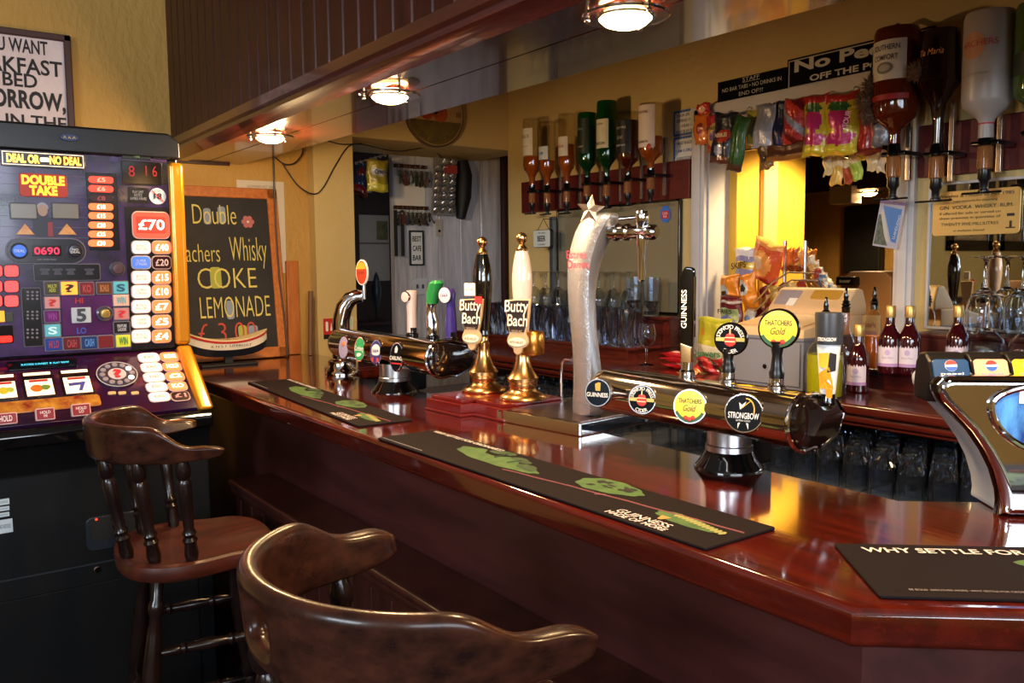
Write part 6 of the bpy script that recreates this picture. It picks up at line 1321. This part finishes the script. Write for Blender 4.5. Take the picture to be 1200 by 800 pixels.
for i in range(9):
    for j in range(6): b.prism(circ(.0016, 6, FL.uv(88, 520)[0]+.008*i, FL.uv(88, 520)[1]-.008*j+.002*i), -.001, .002)
b.build('speaker_grille', P('3a3c40', .4), mc)
# ================================================================ STOOLS
def turned(b, p0, p1, prof, n=14):
    p0, p1 = Vector(p0), Vector(p1); d = p1-p0; M0 = b.M; b.M = M0 @ Matrix.Translation(p0) @ d.to_track_quat('Z', 'Y').to_matrix().to_4x4()
    L = d.length; b.lathe([(0, 0)]+[(r_, f*L) for f, r_ in prof]+[(0, L)], n=n); b.M = M0
LEG = [(0, .012), (.08, .014), (.20, .018), (.30, .021), (.34, .019), (.36, .015), (.37, .021), (.39, .022), (.41, .015), (.43, .021), (.45, .022), (.47, .016), (.55, .020), (.70, .022), (.80, .018), (.86, .013), (.875, .019), (.90, .019), (.915, .013), (1, .015)]
SPN = [(0, .013), (.08, .017), (.18, .014), (.22, .018), (.25, .013), (.29, .017), (.33, .012), (.55, .015), (.78, .017), (.82, .012), (.85, .017), (.92, .018), (1, .012)]
STR = [(0, .008), (.12, .010), (.22, .014), (.25, .011), (.28, .016), (.31, .011), (.5, .016), (.69, .011), (.72, .016), (.75, .011), (.78, .014), (.9, .010), (1, .008)]
def stool(label, x, y, rot, seat_h, rail_h, hw, dep, back, hole=False, rh=.088, drop=.04):
    M = rotz((x, y, 0), rot); t = thing('bar_stool', label, 'bar stool', M)
    # saddle seat
    N = 48; ol = []
    for i in range(N):
        a = 2*PI*i/N; c, s = math.cos(a), math.sin(a)
        r_x = dep/2*(abs(c)**.8)*(1 if c > 0 else -1); r_y = hw*(abs(s)**.72)*(1 if s > 0 else -1)
        r_y *= 1-.13*math.exp(-((c-.25)/.3)**2)
        ol.append((r_x+.0, r_y))
    b = MB(M); vs, fs = [], []
    lv = [(.0, 0), (.35, 0), (.65, 0), (.86, 0), (.95, 0), (.99, -.006), (1.0, -.016), (1.0, -.032), (.97, -.042), (.5, -.042), (0, -.042)]
    idx = []
    for k, (f, dz) in enumerate(lv):
        row = []
        for u, v in ol:
            X, Y = u*f, v*f; z = seat_h+dz
            if k < 5: z += -.016*(1-(f)**2)+.012*math.exp(-((Y)/(.06))**2)*(X > 0)*min(1, X/.1)*(1-f**4)
            row.append(len(vs)); vs.append((X, Y, z))
        idx.append(row)
    for k in range(len(lv)-1):
        for i in range(N): fs.append([idx[k][i], idx[k][(i+1) % N], idx[k+1][(i+1) % N], idx[k+1][i]])
    b.add(vs, fs); bmesh.ops.remove_doubles(b.bm, verts=b.bm.verts, dist=1e-5); b.build('seat', seat_wood, t)
    # curved back rail as a thick strip
    ns = 36; half = hw-.012; cx = back+half
    def path(s):                                        # s 0..1 from near arm tip round the back to far tip
        arm = .085; tot = 2*arm+PI*half*.82
        L = s*tot; tip = .045
        if L < arm: return Vector((cx+arm-L, -half, 0)), Vector((0, -1, 0))
        if L > tot-arm: return Vector((cx+(L-(tot-arm)), half, 0)), Vector((0, 1, 0))
        a = -PI/2-PI*(L-arm)/(tot-2*arm); return Vector((cx+half*.97*math.cos(a), half*math.sin(a), 0)), Vector((math.cos(a), math.sin(a), 0))
    def top(s):
        e = min(s, 1-s)
        return rail_h-drop*(1-min(1, max(0, (e-.12)/.10))**2*(3-2*min(1, max(0, (e-.12)/.10))))+.004*math.cos((s-.5)*6)
    NV = 5; O, I = [], []
    for i in range(ns+1):
        s = i/ns; p, n = path(s); e = min(s, 1-s); taper = min(1, .45+e*14)
        zt_, zb = top(s), rail_h-rh+.010*max(0, 1-e/.16)
        zc_ = (zt_+zb)/2; zt_, zb = zc_+(zt_-zc_)*taper, zc_+(zb-zc_)*taper
        th = .030+.014*max(0, 1-e/.2)
        fl = n*(.0+.012*max(0, 1-e/.12))
        O.append([M @ (p+fl+n*th*.5+n*.010*(j/(NV-1))+Vector((0, 0, zb+(zt_-zb)*j/(NV-1)))) for j in range(NV)])
        I.append([M @ (p+fl-n*th*.5+n*.010*(j/(NV-1))+Vector((0, 0, zb+(zt_-zb)*j/(NV-1)))) for j in range(NV)])
    b = MB(); V = {}
    def vv(side, i, j):
        if (side, i, j) not in V: V[side, i, j] = b.bm.verts.new((O if side == 0 else I)[i][j])
        return V[side, i, j]
    skip = {(i, j) for i in range(17, 20) for j in (1, 2)} if hole else set()
    def quad(*q):
        f = b.bm.faces.new([vv(*k) for k in q]); f.smooth = True
    for i in range(ns):
        for j in range(NV-1):
            if (i, j) in skip:
                for (a, c), nb in ((((i, j), (i+1, j)), (i, j-1)), (((i+1, j), (i+1, j+1)), (i+1, j)), (((i+1, j+1), (i, j+1)), (i, j+1)), (((i, j+1), (i, j)), (i-1, j))):
                    if nb not in skip: quad((0, *a), (0, *c), (1, *c), (1, *a))
                continue
            quad((0, i, j), (0, i+1, j), (0, i+1, j+1), (0, i, j+1)); quad((1, i, j), (1, i, j+1), (1, i+1, j+1), (1, i+1, j))
        quad((0, i, 0), (1, i, 0), (1, i+1, 0), (0, i+1, 0)); quad((0, i, NV-1), (0, i+1, NV-1), (1, i+1, NV-1), (1, i, NV-1))
    for i in (0, ns):
        for j in range(NV-1): quad((0, i, j), (0, i, j+1), (1, i, j+1), (1, i, j))
    o = b.build('back_rail', rail_wood, t, None); sb = o.modifiers.new('round', 'SUBSURF'); sb.levels = sb.render_levels = 2
    for s in (.14, .27, .40, .60, .73, .86):
        p, n = path(s); q = p*.90+Vector((cx*.06, 0, 0)); b = MB(M)
        turned(b, (q.x*.93+.012, q.y*.93, seat_h-.008), (p.x, p.y, rail_h-rh+.006), SPN); b.build('spindle', stool_wood, t)
    F_ = {}
    for sx in (-1, 1):
        for sy in (-1, 1):
            p1 = Vector((sx*dep*.27, sy*hw*.58, seat_h-.035)); p0 = Vector((sx*dep*.50, sy*hw*.98, 0)); F_[sx, sy] = (p0, p1)
            b = MB(M); turned(b, p0, p1, LEG, 16); b.build('leg', stool_wood, t)
    def on(k, z): p0, p1 = F_[k]; return p0.lerp(p1, z/p1.z)
    for (a, c, z) in (((-1, -1), (1, -1), .30), ((-1, 1), (1, 1), .30), ((1, -1), (1, 1), .22), ((-1, -1), (-1, 1), .40), ((-1, -1), (1, -1), .56), ((-1, 1), (1, 1), .56)):
        b = MB(M); turned(b, on(a, z), on(c, z), STR, 14); b.build('stretcher', stool_wood, t)
    return t
stool('dark wooden captain bar stool with bare saddle seat, standing before the fruit machine', .592, 2.25, -.12, .79, 1.126, .205, .385, -.232, False, .094, .052)
stool('nearest dark wooden captain bar stool with handhold hole cut in its worn back rail', .555, .938, .03, .79, 1.134, .222, .42, -.238, True, .105, .04)

# ================================================================ CHALKBOARD END
pb = aty(338, 420, 3.60); FCB = Face((0, 3.60, 1.103), (1, 0, 0), (0, .088, aty(318, 222, 3.69).z-1.103)); xa, xb = FCB.uv(158, 330)[0], pb.x
hC = Vector((0, .088, aty(318, 222, 3.69).z-1.103)).length
cb = thing('chalkboard', 'large pine-framed chalkboard with coloured drinks writing leaning at the end of the bar', 'chalkboard', FCB.sub((xa+xb)/2, 0))
b = MB(FCB.M); fw = .045; b.bb((xa+fw*.8, fw*.8, -.008), (xb-fw*.8, hC-fw*.8, .004)); b.build('slate', mat('slate_black', (30, 27, 26), .7, noise=9, col2=(42, 38, 36)), cb)
b = MB(FCB.M)
for lo, hi in (((xa, 0, -.010), (xb, fw, .012)), ((xa, hC-fw, -.010), (xb, hC, .012)), ((xa, 0, -.010), (xa+fw, hC, .012)), ((xb-fw, 0, -.010), (xb, hC, .012))): b.bb(lo, hi, .003, 1)
b.build('frame', pine, cb)
cy = P('d8c868', .8); cbl = P('8894a4', .8); cgr = P('a8ac4a', .8); crd = P('c0483a', .8); cpk = P('b86a68', .8)
def chalk(s_, x0, y0, x1, y1, m): r_ = FCB.rect(x0, y0, x1, y1); T(s_, FCB.M, (r_[3]-r_[1])*.9, m, cb, at=((r_[0]+r_[2])/2, (r_[1]+r_[3])/2), w=r_[2]-r_[0], dz=.0055, bold=-.012)
chalk('Double', 225, 238, 276, 265, cy); chalk('Teachers', 200, 284, 257, 309, cy); chalk('Whisky', 269, 280, 312, 313, cy); chalk('COKE', 231, 312, 300, 340, cy); chalk('LEMONADE', 234, 345, 316, 374, cy); chalk('£ 3.00', 232, 376, 300, 402, crd)
for (x0, y0, x1, y1, m) in ((238, 244, 247, 263, cbl), (255, 242, 264, 262, cbl), (246, 313, 259, 338, cgr), (265, 352, 274, 374, cbl), (279, 381, 289, 396, cgr), (291, 381, 302, 395, cbl)):
    r_ = FCB.rect(x0, y0, x1, y1); b = MB(FCB.M); b.prism(rrect(*r_, .012), .004, .0052); b.build('chalk_patch', m, cb)
u, v = FCB.uv(290, 260); b = MB(FCB.sub(u, v))
for k in range(6): a = k*PI/3; b.prism(circ(.011, 10, .017*math.cos(a), .017*math.sin(a)), .004, .0052)
b.build('chalk_flower', cpk, cb); b = MB(FCB.sub(u, v)); b.prism(circ(.006, 10), .0052, .0058); b.build('flower_centre', P('d8c8b8', .8), cb)
# model lifeboat
pb = aty(268, 424, 3.44); BM = rotz((pb.x, 3.44, 1.10), .0); bt = thing('model_boat', 'model lifeboat with white and red hull on a black stand below the chalkboard', 'model boat', BM)
Lb = aty(316, 400, 3.44).x-aty(222, 400, 3.44).x; b = MB(BM); b.bb((-Lb*.36, -.035, 0), (Lb*.34, .035, .010), .003); b.bb((-Lb*.05, -.008, .010), (Lb*.05, .008, .05)); b.build('stand', matt_black, bt)
def hull(f0, f1, off):
    rings = []
    for i in range(17):
        s = i/16*2-1; wd = .048*(1-abs(s)**2.6)**.6+.0015; sh = .036*abs(s)**2.2; z0 = .036+.03*abs(s)**3; H1 = .105+sh
        za, zb = z0+(H1-z0)*f0, z0+(H1-z0)*f1; wa, wb = wd*(.35+.65*f0**.5)+off, wd*(.35+.65*f1**.5)+off; x = s*Lb/2*(1-.05*(1-f1))
        rings.append([(x, -wa, za), (x, -wb, zb), (x, wb, zb), (x, wa, za)])
    return rings
b = MB(BM); b.loft(hull(0, .42, 0)); b.build('dark_bottom', P('1c2028', .35), bt)
b = MB(BM); b.loft(hull(.42, .82, 0)); h_ = b.build('white_hull', P('e8dcc4', .35), bt)
b = MB(BM); b.loft(hull(.80, .92, .0015)); b.build('red_band', P('c03028', .35), bt)
b = MB(BM); b.loft(hull(.92, 1.0, .002)); b.build('gunwale', P('e8d0a0', .35), bt)
b = MB(BM)
for i in range(7): b.prism([(-Lb*.3+Lb*.1*i-.006, -.03), (-Lb*.3+Lb*.1*i+.006, -.03), (-Lb*.3+Lb*.1*i+.006, .03), (-Lb*.3+Lb*.1*i-.006, .03)], .100, .106)
b.build('thwarts', P('a87a48', .5), bt)
T('R N L I  LIFEBOAT', BM @ frame((0, -.0475, .083), (1, 0, 0), (0, -.1, 1)), .009, P('3a3a58'), h_, w=Lb*.5, dz=.001)
# notice behind the board, plank and stick in the corner
FLW = Face((0, YL-.001, 0), (1, 0, 0), (0, 0, 1))
r_ = FLW.rect(279, 212, 334, 320); nt = thing('paper_notice', 'white paper notice pinned to the wall behind the chalkboard', 'notice', FLW.sub(r_[0], r_[1])); b = MB(FLW.M); b.prism([(r_[0], r_[1]), (r_[2], r_[1]), (r_[2], r_[3]), (r_[0], r_[3])], 0, .002); b.build('sheet', P('cfc0a8', .7), nt)
T('LICENSING ACT 2003\nPREMISES SUMMARY', FLW.M, .020, P('6a6052'), nt, at=((r_[0]+r_[2])/2, r_[3]-.03), w=.12, dz=.003)
q = aty(338, 412, 3.66); b = MB(); zt_ = aty(338, 306, 3.68).z; b.M = Matrix.Translation((1.43, 3.665, 1.102)); b.bb((-.025, 0, 0), (.03, .018, zt_-1.10), .003); tag(b.build('pine_plank', pine), 'upright pine plank leaning in the corner right of the chalkboard', 'plank')
q0, q1 = aty(364, 427, 3.595), aty(364, 341, 3.61); b = MB(); b.tube([Vector((q0.x, 3.595, 1.101)), Vector((q1.x, 3.61, q1.z))], .012, 8); tag(b.build('wooden_stick', mat('weathered_stick', (112, 84, 62), .7)), 'grey wooden stick standing against the pillar edge', 'stick')
# framed breakfast sign
r_ = FLW.rect(-73, 38, 85, 190); x0, x1 = r_[0], r_[2]; zt_ = FLW.uv(85, 44)[1]; z0 = zt_-.74
sg_ = thing('framed_sign', 'white framed joke sign with black lettering above the fruit machine', 'sign', FLW.sub((x0+x1)/2, z0))
b = MB(FLW.M); b.bb((x0+.012, z0+.012, 0), (x1-.012, zt_-.012, .012)); b.build('board', mat('aged_white_board', (214, 196, 196), .6, noise=9, col2=(200, 180, 178)), sg_)
b = MB(FLW.M); fw = .024
for lo, hi in (((x0, z0, 0), (x1, z0+fw, .028)), ((x0, zt_-fw, 0), (x1, zt_, .028)), ((x0, z0, 0), (x0+fw, zt_, .028)), ((x1-fw, z0, 0), (x1, zt_, .028))): b.bb(lo, hi, .003, 1)
b.build('frame', mat('brown_frame', (64, 36, 28), .5), sg_)
for s_, px0, px1, py, hh in (('IF YOU WANT', -41, 55, 54, .050), ('BREAKFAST', -58, 72, 77, .056), ('IN BED', -29, 43, 94, .050), ('TOMORROW,', -60, 76, 118, .064), ('SLEEP IN THE', -62, 77, 141, .046), ('KITCHEN', -50, 64, 165, .056)):
    ua, ub = FLW.uv(px0, py)[0], FLW.uv(px1, py)[0]; T(s_, FLW.M, hh, P('1a1414', .6), sg_, at=((ua+ub)/2, FLW.uv(38, py+2)[1]), w=ub-ua, bold=.02 if hh < .06 else .035, dz=.0135)
# round fruit clock
FF = Face((0, YF-.001, 0), (1, 0, 0), (0, 0, 1)); u, v = FF.uv(508, 133); R_ = .162
ck = thing('wall_clock', 'round wall clock with painted fruit above the alcove', 'clock', FF.sub(u, v))
MC = FF.sub(u, v); b = MB(MC); b.lathe([(R_, 0), (R_, .02), (R_*.97, .026), (R_*.95, .022)], n=48); b.build('rim', mat('clock_rim', (92, 66, 44), .5), ck)
b = MB(MC); b.prism(circ(R_*.955, 48), .0, .020); fc = b.build('dial', mat('clock_dial', (196, 166, 116), .6, noise=10, col2=(176, 142, 92)), ck)
b = MB(MC); ngon(b, [(R_*.93*math.cos(a), R_*.93*math.sin(a)) for a in [PI+.25+i*(PI-.5)/20 for i in range(21)]], .0206); b.build('meadow_print', mat('meadow_print', (120, 98, 44), .6, noise=30, col2=(92, 80, 40)), fc)
for x_, y_, r2 in ((-.30, .02, .24), (.16, .0, .26), (-.1, .3, .22)): b = MB(MC); b.prism(circ(R_*r2, 20, R_*x_, R_*y_), .0206, .0214); b.build('apple_print', mat('apple_print', (164, 58, 36), .5, noise=20, col2=(196, 96, 50)), fc)
b = MB(MC); ngon(b, leaf(b, R_*.35, R_*.38, R_*.5, R_*.2, -.5), .0216); ngon(b, leaf(b, -R_*.3, R_*.42, R_*.45, R_*.18, .6), .0216); b.build('leaf_print', P('4a5228', .6), fc)
for k in range(12):
    a = PI/2-k*PI/6; T(('XII', 'I', 'II', 'III', 'IIII', 'V', 'VI', 'VII', 'VIII', 'IX', 'X', 'XI')[k], MC @ Matrix.Translation((R_*.80*math.cos(a), R_*.80*math.sin(a), .021)) @ Matrix.Rotation((a-PI/2) if k not in (3, 9) else 0, 4, 'Z'), R_*.17, P('4a3a28'), fc)
b = MB(MC); b.prism([(-.004, 0), (.004, 0), (.001, R_*.62), (-.001, R_*.62)], .024, .0255); b.prism([(0, -.004), (0, .004), (-R_*.42, .10*R_), (-R_*.42, .09*R_)], .026, .0275); b.prism(circ(.007, 12), .022, .029); b.build('hands', matt_black, ck)
# stickers on the pillar
FP2 = Face((0, YF-.001, 0), (1, 0, 0), (0, 0, 1))
r_ = FP2.rect(379, 373, 392, 397); o = thing('fire_sticker', 'small red fire extinguisher sticker on the cream pillar', 'sticker', FP2.sub(r_[0], r_[1])); b = MB(FP2.M); b.prism([(r_[0], r_[1]), (r_[2], r_[1]), (r_[2], r_[3]), (r_[0], r_[3])], 0, .0015); b.build('card', P('c02a2a'), o)
b = MB(FP2.M); w_ = r_[2]-r_[0]; h_ = r_[3]-r_[1]; b.prism(rrect(r_[0]+w_*.2, r_[1]+h_*.38, r_[0]+w_*.42, r_[1]+h_*.85, .004), .0015, .0022); b.prism([(r_[0]+w_*.6, r_[1]+h_*.4), (r_[0]+w_*.8, r_[1]+h_*.4), (r_[0]+w_*.7, r_[1]+h_*.8)], .0015, .0022); b.build('symbol_print', white, o); b = MB(FP2.M); b.bb((r_[0], r_[1], .001), (r_[2], r_[1]+h_*.22, .0022)); b.build('black_strip', ink, o)
r_ = FP2.rect(393, 371, 414, 398); o = thing('notice_sticker', 'pale green and white notice next to the red fire sticker', 'sticker', FP2.sub(r_[0], r_[1])); b = MB(FP2.M); b.prism([(r_[0], r_[1]), (r_[2], r_[1]), (r_[2], r_[3]), (r_[0], r_[3])], 0, .0012); b.build('card', P('d8d4b8', .5), o)
h_ = r_[3]-r_[1]; b = MB(FP2.M); b.prism(rrect(r_[0]+.006, r_[3]-h_*.4, r_[2]-.006, r_[3]-h_*.08, .004), .0012, .0018); b.build('green_block', P('b8d0a8', .5), o); b = MB(FP2.M); b.prism(rrect(r_[0]+.006, r_[1]+h_*.10, r_[2]-.006, r_[1]+h_*.42, .004), .0012, .0018); b.build('pink_block', P('d8a898', .5), o)
# cables
def cable(label, pts, r_=.004):
    b = MB(); P_ = [Vector(p) for p in pts]; fine = []
    for i in range(len(P_)-1):
        a, c = P_[i], P_[i+1]; p_, n_2 = P_[max(i-1, 0)], P_[min(i+2, len(P_)-1)]
        for k in range(6):
            s = k/6; fine.append(.5*((2*a)+(c-p_)*s+(2*p_-5*a+4*c-n_2)*s*s+(3*a-p_-3*c+n_2)*s**3))
    fine.append(P_[-1]); b.tube(fine, r_, 7); tag(b.build('cable', mat('dark_cable', (40, 32, 28), .5)), label, 'cable')
A = lambda px, py, y_=3.64: aty(px, py, y_)
cable('dark cable hanging straight down beside the chalkboard frame', [A(320, 172), A(321, 210), A(323, 260), A(327, 320, 3.62), A(333, 370, 3.60), A(337, 416, 3.57)])
cable('thin cable looping below the bulkhead from the furthest downlight', [A(322, 184), A(333, 192), A(345, 191), A(354, 180), A(354, 170)], .003)
B_ = lambda px, py, y_=YF-.006: aty(px, py, y_)
cable('thin cable sagging from the bulkhead to the pillar and back up', [A(330, 190, 3.62), B_(348, 216), B_(366, 227), B_(378, 221), B_(393, 194), B_(408, 172), B_(424, 168)], .003)
cable('thin grey cable draped under the alcove lintel', [B_(378, 163), B_(400, 169), B_(424, 169), aty(450, 175, 3.75), aty(470, 177, 3.8), aty(500, 173, 3.8), aty(511, 178, 3.9), aty(518, 186, 4.05)], .003)

# ================================================================ ALCOVE
FPn = Face((0, 4.098, 0), (1, 0, 0), (0, 0, 1))
r_ = FPn.rect(463, 207, 498, 264); b = MB(FPn.M); b.prism([(r_[0], r_[1]), (r_[2], r_[1]), (r_[2], r_[3]), (r_[0], r_[3])], 0, .002); tag(b.build('white_sheet', paper), 'plain white sheet pinned behind the hanging keys in the alcove', 'notice')
km = mat('key_metal', (120, 112, 100), .35, .9)
def key_rail(px0, px1, py, n, lbs, gname, s=1):
    a, c = aty(px0, py, 4.085), aty(px1, py, 4.085); t = thing('key_rail', lbs, 'key rail', a.lerp(c, .5))
    b = MB(); b.bb((a.x, 4.08, a.z-.008), (c.x, 4.097, a.z+.012), .003); b.build('rail_board', dwood, t)
    b = MB()
    for i in range(n): x_ = a.x+(c.x-a.x)*(i+.5)/n; b.tube([(x_, 4.082, a.z), (x_, 4.066, a.z-.004), (x_, 4.064, a.z+.006)], .0018, 6)
    b.build('hooks', brass, t)
    for i in range(n):
        x_ = a.x+(c.x-a.x)*(i+.5)/n; z_ = a.z-.004; k = thing('key_bunch', gname[i % len(gname)], 'keys', (x_, 4.064, z_)); k['group'] = 'bunches of keys on the alcove rails'
        b = MB(); b.tube([(x_+.012*math.cos(q*PI/6), 4.064, z_-.012+.012*math.sin(q*PI/6)) for q in range(12)], .0012, 5, True); b.build('ring', km, k)
        for j in range(3):
            an = rnd.uniform(-.35, .35)+.25*(j-1); l_ = rnd.uniform(.045, .075)*s; Mk = Matrix.Translation((x_, 4.060-.004*j, z_-.022)) @ Matrix.Rotation(an, 4, 'Y')
            b = MB(Mk); b.ball((0, 0, -.008), .010, (1, .2, 1), 8); b.bb((-.003, -.0012, -l_), (.003, .0012, -.012)); b.bb((0, -.0012, -l_+.003), (.008, .0012, -l_+.012)); b.build('key', [km, black, km][j], k)
        if rnd.random() < .7: b = MB(); b.bb((x_-.010, 4.052, z_-.085*s), (x_+.010, 4.056, z_-.03), .002); b.build('fob', P(['2a2422', '5a2c28', '26324a', '24382c', '3a3028', '6a5a48'][i % 6], .5), k)
key_rail(462, 500, 194, 6, 'upper row of key hooks on the alcove boards', ['bunch of keys with dark fob on the upper alcove rail'], 1.2)
key_rail(462, 502, 243, 8, 'lower row of key hooks crowded with dark keys in the alcove', ['bunch of keys with dark fob on the lower alcove rail'], 1.0)
for px, c, lb in ((463, '18181a', 'long black strap hanging left below the lower key rail'), (471, '20201e', 'long dark lanyard hanging second below the lower key rail')):
    p, q = aty(px, 246, 4.06), aty(px+1, 300, 4.06); b = MB(); b.bb((p.x-.010, 4.055, q.z), (p.x+.010, 4.06, p.z), .001); tag(b.build('strap', P(c, .6)), lb, 'strap')
# card of silver nut packets
p0, p1 = aty(506, 184, 4.03), aty(533, 255, 4.03); W_ = .145; Hn = p0.z-aty(515, 252, 4.03).z
MN = frame((p0.x+.085, 4.03, p0.z), (1, 0, .0), (.18, -.12, 1)); nc = thing('nut_card', 'hanging card of silver foil nut packets in the alcove', 'snack card', MN)
b = MB(MN); b.bb((-W_/2, -Hn, -.004), (W_/2, .0, 0), .001, 1); b.build('backing_card', P('8a8480', .5), nc)
fo = mat('silver_foil', (200, 200, 200), .22, .85, bump=(60, .6, .006))
for j in range(8):
    for i in range(3):
        if j == 0 and i == 0: continue
        b = MB(MN @ Matrix.Translation((-W_/2+W_*(i+.5)/3, -Hn*(j+.6)/8.2, .010)) @ Matrix.Rotation(.5+rnd.uniform(-.2, .2), 4, 'X') @ Matrix.Rotation(rnd.uniform(-.15, .15), 4, 'Z')); b.ball((0, 0, 0), .026, (.95, 1.05, .35), 8); b.build('foil_packet', fo, nc)
b = MB(MN); b.bb((-W_*.1, -Hn*.26, .020), (W_*.45, -Hn*.12, .024)); b.build('red_flash', P('a84038', .4), nc)
b = MB(); pts = [aty(542, 188, 4.05), aty(544, 205, 4.05), aty(543, 230, 4.05), aty(540, 256, 4.05)]; b.tube(pts, [.03, .045, .045, .025], 10); cl_ = b.build('black_bag', matt_black); tag(cl_, 'limp black bag hanging right of the silver nut packets', 'bag')
# plates, switches, small sign
def plate(name, label, px0, py0, px1, py1, col, F=FPn, th=.008, cat='plate'):
    r_ = F.rect(px0, py0, px1, py1); t = thing(name, label, cat, F.sub((r_[0]+r_[2])/2, r_[1])); b = MB(F.M); b.prism(rrect(*r_, .005), 0, th, .0015, 1); b.build('plate', P(col, .4), t); return t, r_
t, r_ = plate('keyhole_plate', 'cream keyhole plate on the grey boards below the nut packets', 510, 257, 518, 277, 'b0a898'); b = MB(FPn.M); b.prism(circ(.008, 14, (r_[0]+r_[2])/2, r_[1]+.03), .006, .0088); b.build('keyhole', black, t)
t, r_ = plate('wall_sign', 'small black-edged white sign with lettered rows on the grey boards', 479, 270, 496, 311, '1c2428', th=.014); b = MB(FPn.M); b.prism(rrect(r_[0]+.008, r_[1]+.008, r_[2]-.014, r_[3]-.010, .003), .014, .0155); f_ = b.build('white_face', P('d8dcdc'), t)
for k, s_ in enumerate(('BEST', 'CAFE', 'BAR')): T(s_, FPn.M, (r_[3]-r_[1])*.15, ink, f_, at=((r_[0]+r_[2])/2-.003, r_[3]-(r_[3]-r_[1])*(.24+.27*k)), w=(r_[2]-r_[0])*.6, bold=.02, dz=.0165)
for k, (a, c) in enumerate(((482, 500), (502, 520))):
    t, r_ = plate('switch_plate', ['left', 'right'][k]+' white double switch plate low on the grey boards', a, 326, c, 345, 'c0c4cc', th=.010, cat='light switch')
    for i in range(2):
        u = r_[0]+(r_[2]-r_[0])*(.32+.36*i); b = MB(FPn.M); b.box((u, (r_[1]+r_[3])/2, .012), (.012, .022, .008), .002); b.build('rocker', P('4a4c54' if k == 0 else 'd0d4da', .4), t)
# dark side of the alcove
FA = Face((0, 4.615, 0), (1, 0, 0), (0, 0, 1)); t, r_ = plate('calendar', 'pale calendar with green picture on the dark alcove wall', 421, 252, 456, 329, 'a89888', FA, .004, 'calendar')
b = MB(FA.M); q = FA.rect(441, 259, 454, 281); b.bb((q[0], q[1], .004), (q[2], q[3], .006)); b.build('picture_print', mat('green_picture', (58, 72, 40), .5, noise=20, col2=(130, 110, 60)), t); b = MB(FA.M); q = FA.rect(421, 284, 456, 286); b.bb((q[0], q[1], .004), (q[2], q[3], .006)); b.build('fold', P('6a5c50'), t)
p = aty(447, 346, 4.5); z1, z0 = aty(447, 318, 4.5).z, aty(447, 376, 4.5).z; b = MB(Matrix.Translation((p.x, 4.56, z0))); h_ = z1-z0; b.lathe([(0, 0), (.006, .01), (.010, h_*.3), (.026, h_*.5), (.028, h_*.68), (.020, h_*.74), (.022, h_*.78), (.012, h_*.92), (0, h_)], n=18); tag(b.build('peg', P('1c2a30', .4)), 'tapered dark green-black umbrella hanging below the calendar', 'peg')  # dark shape taken for a turned wooden peg hung on the wall
b = MB(); z_ = aty(435, 376, 4.5).z; b.bb((XO-.05, 4.40, z_-.02), (2.4, 4.62, z_), .003); tag(b.build('alcove_shelf', dwood), 'dark wooden shelf low in the alcove behind the lager font', 'shelf')
def hang2(label, x0, y0, x1, y1, d, cols, pat, txt=(), y_=3.85, rot=0, seed=1):
    F = Face((0, y_, 0), (1, 0, 0), (0, 0, 1)); r_ = F.rect(x0, y0, x1, y1); return bag('snack_bag', label, F.sub((r_[0]+r_[2])/2, r_[3]) @ Matrix.Rotation(rot, 4, 'Z'), r_[2]-r_[0], r_[3]-r_[1], d, cols, pat, 'snack bags in the alcove', txt, seed=seed)
hang2('yellow-green crisp bag hanging in the alcove from a silver clip strip', 429, 187, 455, 225, .05, ['a0922c', 'c8c040', 'b8b8b0'], spot(band((1, .24), (0, 1)), 2, .5, .6, .34, .12), [('Crisps', .5, .6, .14, .5, '3a4a6a', .1)], seed=101)
hang2('dark blue crisp bag hanging leftmost in the alcove', 416, 188, 430, 222, .04, ['28406a', '384c7a', '8a2a2a'], spot(0, 2, .4, .6, .3, .15), seed=102, y_=3.9)
hang2('dark red snack packet hanging low at the left of the alcove', 416, 218, 434, 232, .03, ['8a2028', '3a1418'], band((1, .4), (0, 1)), seed=103, rot=-.4, y_=3.88)
hang2('blue and silver snack packet half hidden behind the yellow-green bag', 421, 205, 436, 226, .03, ['2a3a5a', '8a8a9a'], band((1, .3), (0, 1)), seed=104, y_=3.92)
b = MB(); p, q = aty(416, 191, 3.86), aty(455, 180, 3.86)
for i in range(7):
    a = p.lerp(q, i/7); b.box((a.x+.008, 3.86, a.z), (.014, .006, .014), .002)
b.tube([p, q], .003, 6); tag(b.build('clip_strip', steel), 'silver clip strip holding the crisp bags in the alcove', 'clip strip')
# framed prints on the far end of the left wall, seen in the right-hand mirror
for k, (xa, xb, nm) in enumerate(((-2.72, -1.95, 'CHICAGO'), (-3.38, -2.84, 'NEW YORK'))):
    t = thing('framed_print', ['black-framed brown city print on the left wall, farther from the corner', 'unused'][0] if k == 0 else 'second black-framed brown city print nearest the corner', 'framed print', FLW.sub((xa+xb)/2, 1.58))
    b = MB(FLW.M); fw = .09
    for lo, hi in (((xa, 1.58, 0), (xb, 1.58+fw, .03)), ((xa, 2.3-fw, 0), (xb, 2.3, .03)), ((xa, 1.58, 0), (xa+fw, 2.3, .03)), ((xb-fw, 1.58, 0), (xb, 2.3, .03))): b.bb(lo, hi, .004, 1)
    b.build('frame', gloss_black, t); b = MB(FLW.M); b.bb((xa+.05, 1.63, 0), (xb-.05, 2.25, .012)); b.build('print', mat('sepia_print', (92, 62, 36), .5, noise=6, col2=(170, 128, 80)), t)
    T(nm, FLW.M, .07, P('c09a60'), t, at=((xa+xb)/2, 1.72), w=(xb-xa)*.6, dz=.0135)
